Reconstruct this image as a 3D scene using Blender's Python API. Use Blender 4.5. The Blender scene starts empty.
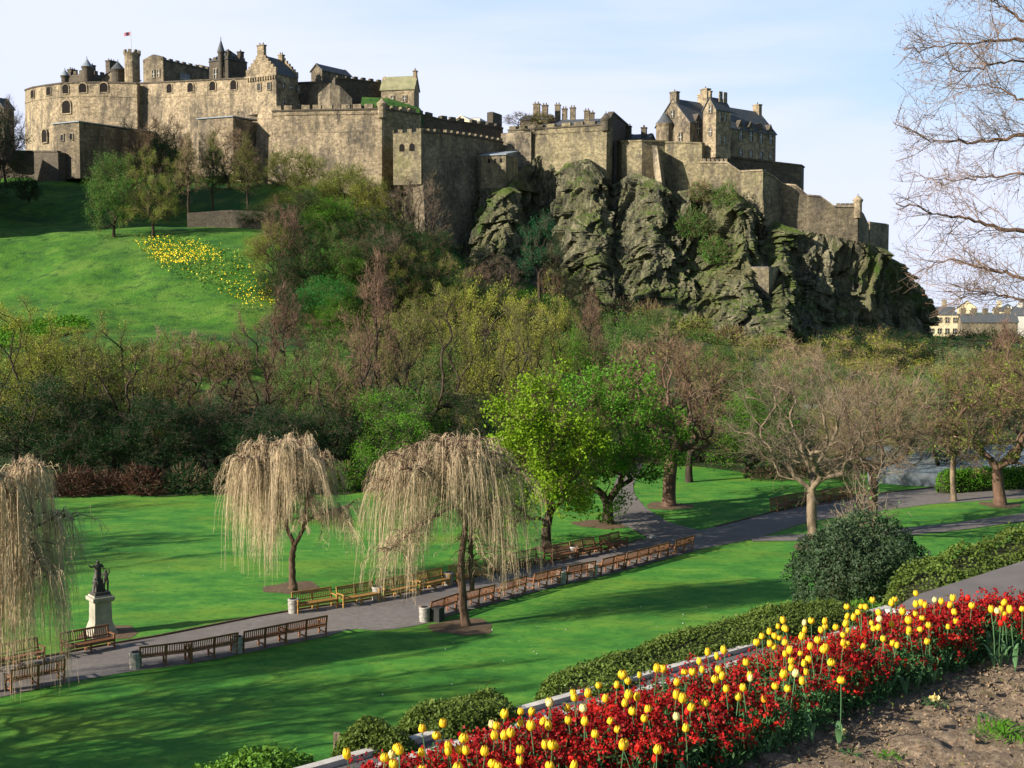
import bpy, math, random
import numpy as np
from mathutils import Vector, Matrix
R = math.radians
S = bpy.context.scene
COL = S.collection

# ------------------------------------------------------------------ camera
FPX = 1236.0
PITCH = math.atan(76 / FPX)
cd = bpy.data.cameras.new('camera'); cam = bpy.data.objects.new('camera', cd); COL.objects.link(cam)
cd.sensor_width = 36; cd.lens = FPX * 36 / 1024; cd.clip_start = 0.2; cd.clip_end = 12000
cam.location = (0, 0, 0); cam.rotation_euler = (R(90) - PITCH, 0, 0)
S.camera = cam
S.render.resolution_x = 1024; S.render.resolution_y = 768

# ------------------------------------------------------------------ light
SUN_EL, SUN_AZ = 25.0, 243.5        # azimuth clockwise from +Y
saz, sel = R(SUN_AZ), R(SUN_EL)
SUNV = Vector((math.sin(saz) * math.cos(sel), math.cos(saz) * math.cos(sel), math.sin(sel)))
ld = bpy.data.lights.new('sun', 'SUN'); sun = bpy.data.objects.new('sun', ld); COL.objects.link(sun)
ld.energy = 5.0; ld.angle = R(0.5); ld.color = (1.0, 0.90, 0.74)
sun.location = SUNV * 50
sun.rotation_euler = SUNV.to_track_quat('Z', 'Y').to_euler()
W = bpy.data.worlds.new('World'); S.world = W; W.use_nodes = True
nt = W.node_tree; nt.nodes.clear()
def N(nt, t, **k):
    n = nt.nodes.new(t)
    for a, b in k.items():
        if a.startswith('i_'): n.inputs[a[2:].replace('_', ' ')].default_value = b
        else: setattr(n, a, b)
    return n
sky = N(nt, 'ShaderNodeTexSky', sky_type='NISHITA', sun_disc=False, sun_elevation=sel, sun_rotation=saz, air_density=1.0, dust_density=0.6, ozone_density=1.2, altitude=80)
bg = N(nt, 'ShaderNodeBackground'); bg.inputs['Strength'].default_value = 0.071
out = N(nt, 'ShaderNodeOutputWorld')
tc = N(nt, 'ShaderNodeTexCoord')
mp = N(nt, 'ShaderNodeMapping'); mp.inputs['Scale'].default_value = (1.0, 1.0, 5.0); mp.inputs['Rotation'].default_value = (0, R(8), 0)
nz = N(nt, 'ShaderNodeTexNoise'); nz.inputs['Scale'].default_value = 1.9; nz.inputs['Detail'].default_value = 7; nz.inputs['Roughness'].default_value = 0.48; nz.inputs['Distortion'].default_value = 0.35
# broad bank of thin cloud: thicker to the left and low, open blue at upper right
sep = N(nt, 'ShaderNodeSeparateXYZ')
ma = N(nt, 'ShaderNodeMath', operation='MULTIPLY_ADD'); ma.inputs[1].default_value = -0.60; ma.inputs[2].default_value = 0.13
mb_ = N(nt, 'ShaderNodeMath', operation='ABSOLUTE')
mc = N(nt, 'ShaderNodeMath', operation='MULTIPLY_ADD'); mc.inputs[1].default_value = -1.5; mc.inputs[2].default_value = 0.20
ad = N(nt, 'ShaderNodeMath', operation='ADD'); ad2 = N(nt, 'ShaderNodeMath', operation='ADD')
cr = N(nt, 'ShaderNodeMapRange'); cr.inputs['From Min'].default_value = 0.28; cr.inputs['From Max'].default_value = 0.62; cr.inputs['To Min'].default_value = 0.0; cr.inputs['To Max'].default_value = 0.97
cr.interpolation_type = 'SMOOTHSTEP'
mx = N(nt, 'ShaderNodeMix', data_type='RGBA')
mx.inputs['B'].default_value = (6.1, 6.5, 8.0, 1)
L = nt.links.new
L(tc.outputs['Generated'], mp.inputs['Vector']); L(mp.outputs[0], nz.inputs['Vector'])
L(tc.outputs['Generated'], sep.inputs[0]); L(sep.outputs['X'], ma.inputs[0])
L(sep.outputs['Z'], mc.inputs[0])
L(nz.outputs[0], ad.inputs[0]); L(ma.outputs[0], ad.inputs[1]); L(ad.outputs[0], ad2.inputs[0]); L(mc.outputs[0], ad2.inputs[1])
L(ad2.outputs[0], cr.inputs['Value']); 
# cloud bank kept low ahead; unseen sky overhead and behind cleared to cut fill light
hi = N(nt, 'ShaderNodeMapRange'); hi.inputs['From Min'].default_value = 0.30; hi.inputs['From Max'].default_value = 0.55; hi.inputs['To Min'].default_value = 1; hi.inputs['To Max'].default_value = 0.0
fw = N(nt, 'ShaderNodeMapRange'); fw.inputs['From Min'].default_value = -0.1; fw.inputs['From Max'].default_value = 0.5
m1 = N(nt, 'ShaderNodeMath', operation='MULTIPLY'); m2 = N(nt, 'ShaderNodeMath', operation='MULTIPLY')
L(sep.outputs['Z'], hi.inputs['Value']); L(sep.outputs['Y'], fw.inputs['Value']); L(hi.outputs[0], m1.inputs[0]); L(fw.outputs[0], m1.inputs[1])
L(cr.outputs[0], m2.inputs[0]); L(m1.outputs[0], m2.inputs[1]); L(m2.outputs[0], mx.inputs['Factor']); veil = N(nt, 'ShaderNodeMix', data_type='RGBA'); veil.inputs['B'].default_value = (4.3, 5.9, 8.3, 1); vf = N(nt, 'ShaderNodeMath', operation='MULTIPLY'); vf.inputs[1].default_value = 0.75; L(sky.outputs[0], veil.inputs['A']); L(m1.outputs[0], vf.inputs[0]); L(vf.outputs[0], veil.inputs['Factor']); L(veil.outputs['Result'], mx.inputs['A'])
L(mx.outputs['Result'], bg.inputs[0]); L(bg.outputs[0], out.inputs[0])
S.view_settings.view_transform = 'Standard'; S.view_settings.look = 'None'
S.view_settings.exposure = 1.0; S.view_settings.gamma = 1.0; S.view_settings.use_curve_mapping = False
S.render.engine = 'CYCLES'
S.cycles.max_bounces = 5; S.cycles.diffuse_bounces = 2; S.cycles.transparent_max_bounces = 4; S.cycles.transmission_bounces = 2; S.cycles.glossy_bounces = 2

# ------------------------------------------------------------------ projection helpers (metres, camera at the origin)
cP, sP = math.cos(PITCH), math.sin(PITCH)
def ray(px, py):
    a = (px - 512) / FPX; b = (384 - py) / FPX
    return np.array((a, cP + b * sP, -sP + b * cP))
def P(px, py, D):
    r = ray(px, py); return r * (D / r[1])
def G(px, py, z):
    r = ray(px, py); return r * (z / r[2])
def PX(p):
    x, y, z = p; f = y * cP - z * sP; u = y * sP + z * cP
    return 512 + FPX * x / f, 384 - FPX * u / f

# ------------------------------------------------------------------ noise
def _h(i, j, k, s):
    n = (i * 73856093) ^ (j * 19349663) ^ (k * 83492791) ^ (s * 2654435)
    n = (n ^ (n >> 13)) & 0x7fffffff
    n = (n * (n * n * 15731 + 789221) + 1376312589) & 0x7fffffff
    return n / 1073741823.5 - 1.0
def vn(p, s=0):
    p = np.asarray(p, float); i = np.floor(p).astype(np.int64); f = p - i; f = f * f * f * (f * (f * 6 - 15) + 10)
    r = 0
    for a in (0, 1):
        for b in (0, 1):
            for c in (0, 1):
                w = (f[..., 0] if a else 1 - f[..., 0]) * (f[..., 1] if b else 1 - f[..., 1]) * (f[..., 2] if c else 1 - f[..., 2])
                r = r + w * _h(i[..., 0] + a, i[..., 1] + b, i[..., 2] + c, s)
    return r
def fbm(p, o=4, g=0.5, s=0):
    p = np.asarray(p, float); r = 0; a = 1.0; t = 0
    for k in range(o):
        r = r + a * vn(p * (2.03 ** k) + k * 17.3, s + k); t += a; a *= g
    return r / t
def ridged(p, o=4, g=0.5, s=0):
    p = np.asarray(p, float); r = 0; a = 1.0; t = 0
    for k in range(o):
        r = r + a * (1 - 2 * np.abs(vn(p * (2.1 ** k) + k * 11.7, s + k))); t += a; a *= g
    return r / t

def facets(p, s=0):
    "tilted planar facets: every cell of a jittered lattice gets its own plane, so the surface breaks along sharp edges"
    p = np.asarray(p, float); i0 = np.floor(p).astype(np.int64); best = np.full(p.shape[:-1], 1e9); val = np.zeros(p.shape[:-1])
    for a in (-1, 0, 1):
        for b in (-1, 0, 1):
            for c in (-1, 0, 1):
                i = i0[..., 0] + a; j = i0[..., 1] + b; k = i0[..., 2] + c
                q = np.stack([i + .5 + .5 * _h(i, j, k, s), j + .5 + .5 * _h(i, j, k, s + 1), k + .5 + .5 * _h(i, j, k, s + 2)], -1)
                d = p - q; dd = (d ** 2).sum(-1); v = _h(i, j, k, s + 3) * .6 + d[..., 0] * _h(i, j, k, s + 4) * 1.1 + d[..., 2] * _h(i, j, k, s + 5) * .5
                m = dd < best; best = np.where(m, dd, best); val = np.where(m, v, val)
    return val
# ------------------------------------------------------------------ mesh builder
ORG = {}
def nrm(v):
    v = np.asarray(v, float); return v / (np.linalg.norm(v, axis=-1, keepdims=True) + 1e-12)
class MB:
    def __init__(s): s.v = []; s.f = []; s.n = 0
    def add(s, v, f, m=0):
        v = np.asarray(v, float).reshape(-1, 3); f = np.asarray(f, np.int64)
        s.v.append(v); s.f.append((f + s.n, m)); s.n += len(v); return s
    def box(s, c, e1, e2, e3, m=0):
        "c corner, three edge vectors"
        c, e1, e2, e3 = [np.asarray(q, float) for q in (c, e1, e2, e3)]
        v = [c, c + e1, c + e1 + e2, c + e2]; v = v + [q + e3 for q in v]
        return s.add(v, [(0, 3, 2, 1), (4, 5, 6, 7), (0, 1, 5, 4), (1, 2, 6, 5), (2, 3, 7, 6), (3, 0, 4, 7)], m)
    def bx(s, x0, x1, y0, y1, z0, z1, m=0):
        return s.box((x0, y0, z0), (x1 - x0, 0, 0), (0, y1 - y0, 0), (0, 0, z1 - z0), m)
    def prism(s, pts, e, m=0):
        "polygon extruded along e"
        pts = np.asarray(pts, float); n = len(pts); e = np.asarray(e, float)
        v = np.vstack([pts, pts + e]); s.add(v, np.array([[i, (i + 1) % n, (i + 1) % n + n, i + n] for i in range(n)]), m)
        base = s.n - 2 * n
        s.f.append((np.array([list(range(n))[::-1]]) + base, m)); s.f.append((np.array([list(range(n, 2 * n))]) + base, m)); return s
    def cone(s, c, r0, r1, h, n=12, m=0, cap=True, up=(0, 0, 1)):
        a = np.linspace(0, 2 * np.pi, n, endpoint=False); c = np.asarray(c, float)
        ring = np.stack([np.cos(a), np.sin(a), a * 0], 1)
        v = np.vstack([c + ring * r0, c + ring * r1 + np.array((0, 0, h))])
        s.add(v, [[i, (i + 1) % n, (i + 1) % n + n, i + n] for i in range(n)], m)
        if cap: s.f.append((np.array([list(range(n, 2 * n))]) + s.n - 2 * n, m))
        return s
    def frusta(s, p0, p1, r0, r1, k=3, m=0):
        p0 = np.asarray(p0, float); p1 = np.asarray(p1, float); n = len(p0)
        if n == 0: return s
        r0 = np.broadcast_to(np.asarray(r0, float), (n,)); r1 = np.broadcast_to(np.asarray(r1, float), (n,))
        d = nrm(p1 - p0); h = np.where(np.abs(d[:, 2:3]) > 0.9, np.array([[1., 0, 0]]), np.array([[0, 0, 1.]]))
        u = nrm(np.cross(d, h)); w = np.cross(d, u)
        a = np.arange(k) * 2 * np.pi / k
        o = u[:, None] * np.cos(a)[None, :, None] + w[:, None] * np.sin(a)[None, :, None]
        A = p0[:, None] + o * r0[:, None, None]; B = p1[:, None] + o * r1[:, None, None]
        v = np.concatenate([A, B], 1).reshape(-1, 3)
        i = np.arange(k); j = (i + 1) % k
        q = np.stack([i, j, j + k, i + k], 1)[None] + (np.arange(n) * 2 * k)[:, None, None]
        return s.add(v, q.reshape(-1, 4), m)
    def tube(s, pts, r, k=6, m=0, cap=True):
        pts = np.asarray(pts, float); n = len(pts); r = np.broadcast_to(np.asarray(r, float), (n,))
        d = nrm(np.gradient(pts, axis=0)); u = None; rings = []
        h = np.array((0, 0, 1.)) if abs(d[0][2]) < 0.9 else np.array((1., 0, 0))
        u = nrm(np.cross(d[0], h)); a = np.arange(k) * 2 * np.pi / k
        for i in range(n):
            u = nrm(u - d[i] * np.dot(u, d[i])); w = np.cross(d[i], u)
            rings.append(pts[i] + r[i] * (np.cos(a)[:, None] * u + np.sin(a)[:, None] * w))
        q = [[i * k + j, i * k + (j + 1) % k, (i + 1) * k + (j + 1) % k, (i + 1) * k + j] for i in range(n - 1) for j in range(k)]
        s.add(np.vstack(rings), q, m)
        if cap:
            b = s.n - n * k
            s.f.append((np.array([list(range(k))[::-1]]) + b, m)); s.f.append((np.array([list(range((n - 1) * k, n * k))]) + b, m))
        return s
    def ribbons(s, C, w, rng, m=0):
        "C (n,k,3) centre lines, w (k,) or (n,k) half widths"
        C = np.asarray(C, float); n, k, _ = C.shape
        d = nrm(C[:, -1] - C[:, 0]); q = nrm(rng.normal(size=(n, 3))); u = nrm(np.cross(d, q))
        w = np.broadcast_to(np.asarray(w, float), (n, k))
        v = np.stack([C - u[:, None] * w[..., None], C + u[:, None] * w[..., None]], 2).reshape(-1, 3)
        i = np.arange(k - 1) * 2
        f = np.stack([i, i + 1, i + 3, i + 2], 1)[None] + (np.arange(n) * 2 * k)[:, None, None]
        return s.add(v, f.reshape(-1, 4), m)
    def leaves(s, c, size, rng, m=0, nd=None, asp=0.6):
        "diamond leaf quads"
        c = np.asarray(c, float); n = len(c)
        if n == 0: return s
        nn = nrm(rng.normal(size=(n, 3)) + (0 if nd is None else np.asarray(nd)))
        t = nrm(np.cross(nn, rng.normal(size=(n, 3)))); b = np.cross(nn, t)
        sz = np.broadcast_to(np.asarray(size, float), (n,))[:, None]
        v = np.stack([c - t * sz * .5, c + b * sz * asp * .5, c + t * sz * .5, c - b * sz * asp * .5], 1).reshape(-1, 3)
        f = np.arange(4 * n).reshape(-1, 4); return s.add(v, f, m)
    def grid(s, V, m=0):
        "V (a,b,3)"
        a, b, _ = V.shape; i = np.arange(a * b).reshape(a, b)
        f = np.stack([i[:-1, :-1], i[:-1, 1:], i[1:, 1:], i[1:, :-1]], -1).reshape(-1, 4)
        return s.add(V.reshape(-1, 3), f, m)
    def mesh(s, name, mats, org=(0, 0, 0), smooth=False):
        V = np.vstack(s.v) - np.asarray(org); me = bpy.data.meshes.new(name)
        li = []; ls = []; mi = []; t = 0
        for f, m in s.f:
            k = f.shape[1]; li.append(f.reshape(-1)); ls.append(t + np.arange(len(f)) * k); t += len(f) * k; mi.append(np.full(len(f), m))
        li = np.concatenate(li); ls = np.concatenate(ls); mi = np.concatenate(mi)
        me.vertices.add(len(V)); me.vertices.foreach_set('co', V.astype(np.float32).reshape(-1))
        me.loops.add(len(li)); me.loops.foreach_set('vertex_index', li.astype(np.int32))
        me.polygons.add(len(ls)); me.polygons.foreach_set('loop_start', ls.astype(np.int32))
        me.polygons.foreach_set('material_index', mi.astype(np.int32))
        me.polygons.foreach_set('use_smooth', np.full(len(ls), bool(smooth)))
        for q in (mats if isinstance(mats, (list, tuple)) else [mats]): me.materials.append(q)
        me.update(calc_edges=True); me.validate(verbose=False)
        return me
    def build(s, name, mats, parent=None, smooth=False, org=None):
        if parent is not None: org = ORG[parent.name]
        elif org is None:
            V = np.vstack(s.v); org = np.array(((V[:, 0].min() + V[:, 0].max()) / 2, (V[:, 1].min() + V[:, 1].max()) / 2, V[:, 2].min()))
        o = bpy.data.objects.new(name, s.mesh(name, mats, org, smooth)); COL.objects.link(o)
        if parent is not None: o.parent = parent
        else: o.location = org
        ORG[o.name] = np.asarray(org, float); return o
def tag(o, label=None, cat=None, group=None, kind=None):
    if label: o['label'] = label
    if cat: o['category'] = cat
    if group: o['group'] = group
    if kind: o['kind'] = kind
    return o
def thing(name, loc, label, cat, group=None, rz=0):
    o = bpy.data.objects.new(name, None); COL.objects.link(o); o.location = loc; o.rotation_euler = (0, 0, rz)
    o.empty_display_size = 0.2
    ORG[o.name] = np.asarray(loc, float) if rz == 0 else np.zeros(3)
    return tag(o, label, cat, group)
def struct(o): o['kind'] = 'structure'; return o
def dup(root, loc, rz, scale=(1, 1, 1), label=None, group=None, mats=None):
    r = root.copy(); COL.objects.link(r); r.location = loc; r.rotation_euler = (0, 0, rz); r.scale = scale
    if label: r['label'] = label
    if group: r['group'] = group
    for ch in list(root.children):
        c = ch.copy(); COL.objects.link(c); c.parent = r
        if mats and c.name.split('.')[0] in mats: setm(c, mats[c.name.split('.')[0]])
        for g in list(ch.children):
            d = g.copy(); COL.objects.link(d); d.parent = c
    return r
def setm(o, ms):
    for i, m in enumerate(ms):
        if m is None or i >= len(o.material_slots): continue
        o.material_slots[i].link = 'OBJECT'; o.material_slots[i].material = m

# ------------------------------------------------------------------ materials
def mat(name, cols, scale=1.0, detail=6, rough=0.85, bump=0.0, bscale=None, stretch=(1, 1, 1), coord='pos', dist=0.0, nrough=0.6,
        spec=0.2, rnd=0.0, trans=0.0, big=None, bdist=0.05, second=None):
    m = bpy.data.materials.new(name); m.use_nodes = True; t = m.node_tree; t.nodes.clear(); K = t.links.new
    o = N(t, 'ShaderNodeOutputMaterial'); b = N(t, 'ShaderNodeBsdfPrincipled')
    b.inputs['Roughness'].default_value = rough; b.inputs['Specular IOR Level'].default_value = spec
    if coord == 'pos': src = N(t, 'ShaderNodeNewGeometry').outputs['Position']
    else: src = N(t, 'ShaderNodeTexCoord').outputs['Object']
    mpn = N(t, 'ShaderNodeMapping'); mpn.inputs['Scale'].default_value = stretch; K(src, mpn.inputs[0]); vec = mpn.outputs[0]
    def noise(sc, det, v=vec):
        n = N(t, 'ShaderNodeTexNoise'); n.inputs['Scale'].default_value = sc; n.inputs['Detail'].default_value = det
        n.inputs['Roughness'].default_value = nrough; n.inputs['Distortion'].default_value = dist; K(v, n.inputs['Vector']); return n.outputs[0]
    def ramp(fac, cols):
        r = N(t, 'ShaderNodeValToRGB'); e = r.color_ramp.elements
        if len(cols) == 1: cols = [(0, cols[0][1]), (1, cols[0][1])]
        e[0].position = cols[0][0]; e[0].color = (*cols[0][1], 1); e[1].position = cols[-1][0]; e[1].color = (*cols[-1][1], 1)
        for p, c in cols[1:-1]: q = e.new(p); q.color = (*c, 1)
        K(fac, r.inputs[0]); return r.outputs[0]
    if not isinstance(cols[0][1], (tuple, list)): cols = [(0.5, cols)]
    col = ramp(noise(scale, detail), cols) if len(cols) > 1 else None
    if col is None:
        rg = N(t, 'ShaderNodeRGB'); rg.outputs[0].default_value = (*cols[0][1], 1); col = rg.outputs[0]
    if second:   # (scale, colour, lo, hi, stretch) patches of another colour
        for sc2, c2, lo, hi, st2 in second:
            m2 = N(t, 'ShaderNodeMapping'); m2.inputs['Scale'].default_value = st2; m2.inputs['Location'].default_value = (sc2 * 7, 3, 1); K(src, m2.inputs[0])
            f2 = noise(sc2, 5, m2.outputs[0]); mr = N(t, 'ShaderNodeMapRange'); mr.inputs[1].default_value = lo; mr.inputs[2].default_value = hi; K(f2, mr.inputs[0])
            x = N(t, 'ShaderNodeMix', data_type='RGBA'); K(mr.outputs[0], x.inputs['Factor']); K(col, x.inputs['A']); x.inputs['B'].default_value = (*c2, 1); col = x.outputs['Result']
    if big:      # (scale, low, high) slow brightness drift of the surface colour
        f = noise(big[0], 3); mr = N(t, 'ShaderNodeMapRange'); mr.inputs[1].default_value = .3; mr.inputs[2].default_value = .7; mr.inputs[3].default_value = big[1]; mr.inputs[4].default_value = big[2]
        K(f, mr.inputs[0]); hs = N(t, 'ShaderNodeHueSaturation'); K(mr.outputs[0], hs.inputs['Value']); K(col, hs.inputs['Color']); col = hs.outputs[0]
    if rnd:
        oi = N(t, 'ShaderNodeObjectInfo'); mr = N(t, 'ShaderNodeMapRange'); mr.inputs[3].default_value = 1 - rnd; mr.inputs[4].default_value = 1 + rnd
        K(oi.outputs['Random'], mr.inputs[0]); hs = N(t, 'ShaderNodeHueSaturation'); K(mr.outputs[0], hs.inputs['Value']); K(col, hs.inputs['Color']); col = hs.outputs[0]
    K(col, b.inputs['Base Color'])
    if bump:
        bn = N(t, 'ShaderNodeBump'); bn.inputs['Strength'].default_value = bump; bn.inputs['Distance'].default_value = bdist
        K(noise(bscale or scale * 2, 8), bn.inputs['Height']); K(bn.outputs[0], b.inputs['Normal'])
    if trans:
        tr = N(t, 'ShaderNodeBsdfTranslucent'); K(col, tr.inputs['Color']); ms = N(t, 'ShaderNodeMixShader'); ms.inputs[0].default_value = trans
        K(b.outputs[0], ms.inputs[1]); K(tr.outputs[0], ms.inputs[2]); K(ms.outputs[0], o.inputs[0])
    else: K(b.outputs[0], o.inputs[0])
    return m
M = {}
M['grass'] = mat('lawn_grass', [(0.32, (0.016, 0.11, 0.018)), (0.5, (0.055, 0.20, 0.024)), (0.68, (0.135, 0.275, 0.034))], scale=0.45, detail=12, nrough=0.72,
    stretch=(1, 1.6, 1), bump=0.5, bscale=14, bdist=0.05, second=[(0.09, (0.13, 0.22, 0.022), 0.5, 0.72, (1, 2.5, 1)), (2.2, (0.022, 0.115, 0.014), 0.5, 0.75, (1, 1, 1))])
M['hillgrass'] = mat('hill_grass', [(0.3, (0.012, 0.065, 0.012)), (0.5, (0.052, 0.15, 0.014)), (0.7, (0.13, 0.22, 0.035))], scale=0.12, detail=12, nrough=0.7,
    bump=0.8, bscale=2.5, bdist=0.3, second=[(0.05, (0.10, 0.17, 0.03), 0.5, 0.72, (1, 1, 2)), (0.45, (0.016, 0.06, 0.012), 0.5, 0.68, (1, 1, 1)), (0.022, (0.016, 0.075, 0.016), 0.52, 0.60, (1, 1, 1))])
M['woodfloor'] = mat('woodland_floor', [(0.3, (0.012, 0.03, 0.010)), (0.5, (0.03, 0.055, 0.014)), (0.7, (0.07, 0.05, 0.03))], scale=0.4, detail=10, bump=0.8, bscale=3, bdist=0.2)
M['bankgrass'] = mat('rough_bank_grass', [(0.3, (0.012, 0.045, 0.012)), (0.5, (0.03, 0.085, 0.014)), (0.7, (0.07, 0.11, 0.025))], scale=0.6, detail=10, bump=0.8, bscale=3, bdist=0.2)
M['tarmac'] = mat('path_tarmac', [(0.3, (0.12, 0.11, 0.105)), (0.7, (0.19, 0.172, 0.162))], scale=3, detail=10, rough=0.75, bump=0.2, bscale=60, bdist=0.01, second=[(0.25, (0.12, 0.105, 0.10), 0.45, 0.7, (1, 1, 1))])
M['soil'] = mat('garden_soil', [(0.30, (0.05, 0.034, 0.024)), (0.5, (0.20, 0.15, 0.105)), (0.70, (0.40, 0.315, 0.225))], scale=24, detail=12, nrough=0.75, bump=0.9, bscale=45, bdist=0.025,
    second=[(3.0, (0.075, 0.07, 0.025), 0.56, 0.72, (1, 1, 1))])
M['soilring'] = mat('bare_earth', [(0.3, (0.07, 0.05, 0.03)), (0.7, (0.16, 0.11, 0.07))], scale=4, bump=0.4, bscale=20)
M['kerb'] = mat('kerb_stone', [(0.3, (0.36, 0.34, 0.32)), (0.7, (0.55, 0.52, 0.48))], scale=7, detail=10, bump=0.3, bscale=50, bdist=0.01)
M['gutter'] = mat('dark_tarmac', [(0.3, (0.07, 0.07, 0.075)), (0.7, (0.14, 0.13, 0.13))], scale=9, bump=0.2, bscale=60, bdist=.01)  # darker paving strip between the two kerbs
def stone(name, a, b, c, moss=(0.10, 0.11, 0.035), mlo=0.55, dark=(0.085, 0.075, 0.062)):
    a, b, c = [tuple(.86 * q + .14 * sum(k) / 3 for q in k) for k in (a, b, c)]
    return mat(name, [(0.36, a), (0.5, b), (0.64, c)], scale=0.9, detail=12, nrough=0.82, stretch=(1, 1, 1.8), rough=0.95, bump=1.0, bscale=1.3, bdist=0.35,
        second=[(0.10, moss, mlo, mlo + 0.2, (1, 1, 1)), (0.28, dark, 0.46, 0.66, (1, 1, 0.28)), (0.12, dark, 0.52, 0.66, (1, 1, .8)), (0.8, dark, 0.55, 0.68, (1, 1, 1.3)), (1.6, (0.45, 0.38, 0.26), 0.62, 0.82, (1, 1, 2))], big=(0.06, 0.8, 1.2))
M['stone'] = stone('sandstone_rubble', (0.13, 0.10, 0.062), (0.35, 0.27, 0.165), (0.56, 0.45, 0.29), mlo=.64)
M['stone2'] = stone('weathered_sandstone', (0.085, 0.068, 0.045), (0.22, 0.175, 0.11), (0.40, 0.32, 0.21), mlo=0.60)
M['stonegreen'] = stone('mossy_stone', (0.09, 0.078, 0.042), (0.25, 0.21, 0.115), (0.43, 0.36, 0.21), moss=(0.11, 0.125, 0.045), mlo=0.54)
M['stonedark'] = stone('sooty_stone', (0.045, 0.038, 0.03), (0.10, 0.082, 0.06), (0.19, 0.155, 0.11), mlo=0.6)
M['stonelight'] = stone('pale_ashlar', (0.24, 0.19, 0.12), (0.36, 0.29, 0.19), (0.48, 0.40, 0.28), mlo=0.68)
M['cream'] = mat('cream_render', [(0.3, (0.52, 0.44, 0.28)), (0.7, (0.68, 0.60, 0.42))], scale=0.3, rough=0.9)
M['palewall'] = mat('pale_grey_render', [(0.3, (0.45, 0.43, 0.40)), (0.7, (0.6, 0.57, 0.52))], scale=0.3)
M['slate'] = mat('slate_roof', [(0.3, (0.045, 0.052, 0.06)), (0.7, (0.10, 0.11, 0.12))], scale=1.2, detail=9, stretch=(1, 1, 4), rough=0.6, bump=0.4, bscale=3, bdist=0.08)
M['slatemoss'] = mat('lichened_slate', [(0.3, (0.15, 0.15, 0.09)), (0.7, (0.27, 0.26, 0.15))], scale=0.8, detail=9, rough=0.8)
M['lead'] = mat('lead_roof', [(0.3, (0.16, 0.19, 0.23)), (0.7, (0.26, 0.30, 0.34))], scale=0.8, rough=0.6)
M['glass'] = mat('window_glass', [(0.5, (0.012, 0.014, 0.018))], rough=0.15, spec=0.6)
M['frame'] = mat('window_frame_paint', [(0.5, (0.55, 0.55, 0.52))], rough=0.6)
M['inner_shade'] = mat('opening_shade', [(0.5, (0.012, 0.010, 0.010))], rough=1)  # flat black panels: the shade inside openings is put into the colour
M['rock'] = mat('crag_rock', [(0.35, (0.014, 0.014, 0.013)), (0.45, (0.070, 0.068, 0.050)), (0.55, (0.185, 0.172, 0.11)), (0.68, (0.35, 0.32, 0.21))], scale=0.42, detail=14, nrough=0.76, dist=0.6, rough=0.95,
    stretch=(1.5, 1, 0.45), bump=1.0, bscale=0.6, bdist=1.2,
    second=[(0.055, (0.14, 0.135, 0.06), 0.50, 0.68, (1, 1, 0.5)), (0.35, (0.07, 0.08, 0.032), 0.54, 0.66, (1.4, 1, .4)), (0.045, (0.06, 0.12, 0.018), 0.60, 0.68, (1, 1, .8)), (1.1, (0.03, 0.028, 0.024), 0.58, 0.72, (1.5, 1, 0.5))])
M['bark'] = mat('dark_bark', [(0.3, (0.022, 0.016, 0.012)), (0.7, (0.075, 0.055, 0.04))], scale=3, coord='obj', stretch=(1, 1, .3), bump=0.5, bscale=9, rnd=.2)
M['barkpale'] = mat('pale_bark', [(0.35, (0.07, 0.052, 0.038)), (0.65, (0.25, 0.19, 0.13))], scale=3, coord='obj', stretch=(1, 1, .3), bump=0.6, bscale=9)
M['barkred'] = mat('ruddy_bark', [(0.3, (0.07, 0.042, 0.03)), (0.7, (0.17, 0.105, 0.075))], scale=3, coord='obj', stretch=(1, 1, .3), bump=0.6, bscale=9)
def twig(n, c): M[n] = mat(n, [(0.3, tuple(q * .7 for q in c)), (0.7, tuple(q * 1.25 for q in c))], scale=0.9, coord='obj', rnd=.12, rough=.8)
twig('twig_brown', (0.16, 0.105, 0.065)); twig('twig_red', (0.17, 0.105, 0.075)); twig('twig_grey', (0.15, 0.115, 0.085)); twig('twig_sky', (0.20, 0.14, 0.11)); twig('twig_tan', (0.27, 0.19, 0.12)); twig('twig_olive', (0.13, 0.12, 0.045))
twig('twig_willow', (0.44, 0.34, 0.22)); twig('twig_pinkish', (0.27, 0.17, 0.13))
def leaf(n, c, t=.35): M[n] = mat(n, [(0.32, tuple(q * .62 for q in c)), (0.68, tuple(q * 1.35 for q in c))], scale=0.8, detail=8, coord='obj', rnd=.15, rough=.6, trans=t)
leaf('leaf_yellow', (0.28, 0.30, 0.04)); leaf('leaf_olive', (0.175, 0.215, 0.035)); leaf('leaf_green', (0.08, 0.18, 0.03)); leaf('leaf_bright', (0.20, 0.34, 0.012))
leaf('leaf_dark', (0.014, 0.055, 0.012)); leaf('leaf_mid', (0.085, 0.225, 0.014)); leaf('leaf_emerald', (0.035, 0.19, 0.03)); leaf('leaf_rust', (0.075, 0.032, 0.02)); leaf('leaf_pale', (0.20, 0.25, 0.10)); leaf('leaf_pine', (0.012, 0.085, 0.03))
leaf('leaf_holly', (0.032, 0.058, 0.026), .1); leaf('leaf_box', (0.10, 0.15, 0.025), .2); leaf('leaf_bed', (0.05, 0.13, 0.04), .2); leaf('leaf_tulip', (0.10, 0.21, 0.09), .2)
leaf('bud_red', (0.24, 0.10, 0.07)); leaf('bud_ginger', (0.30, 0.17, 0.09)); leaf('leaf_boxgreen', (0.09, 0.20, 0.02), .2)
M['hedgecore'] = mat('hedge_inside', [(0.3, (0.012, 0.016, 0.006)), (0.7, (0.03, 0.035, 0.012))], scale=20, bump=0.5)
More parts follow.
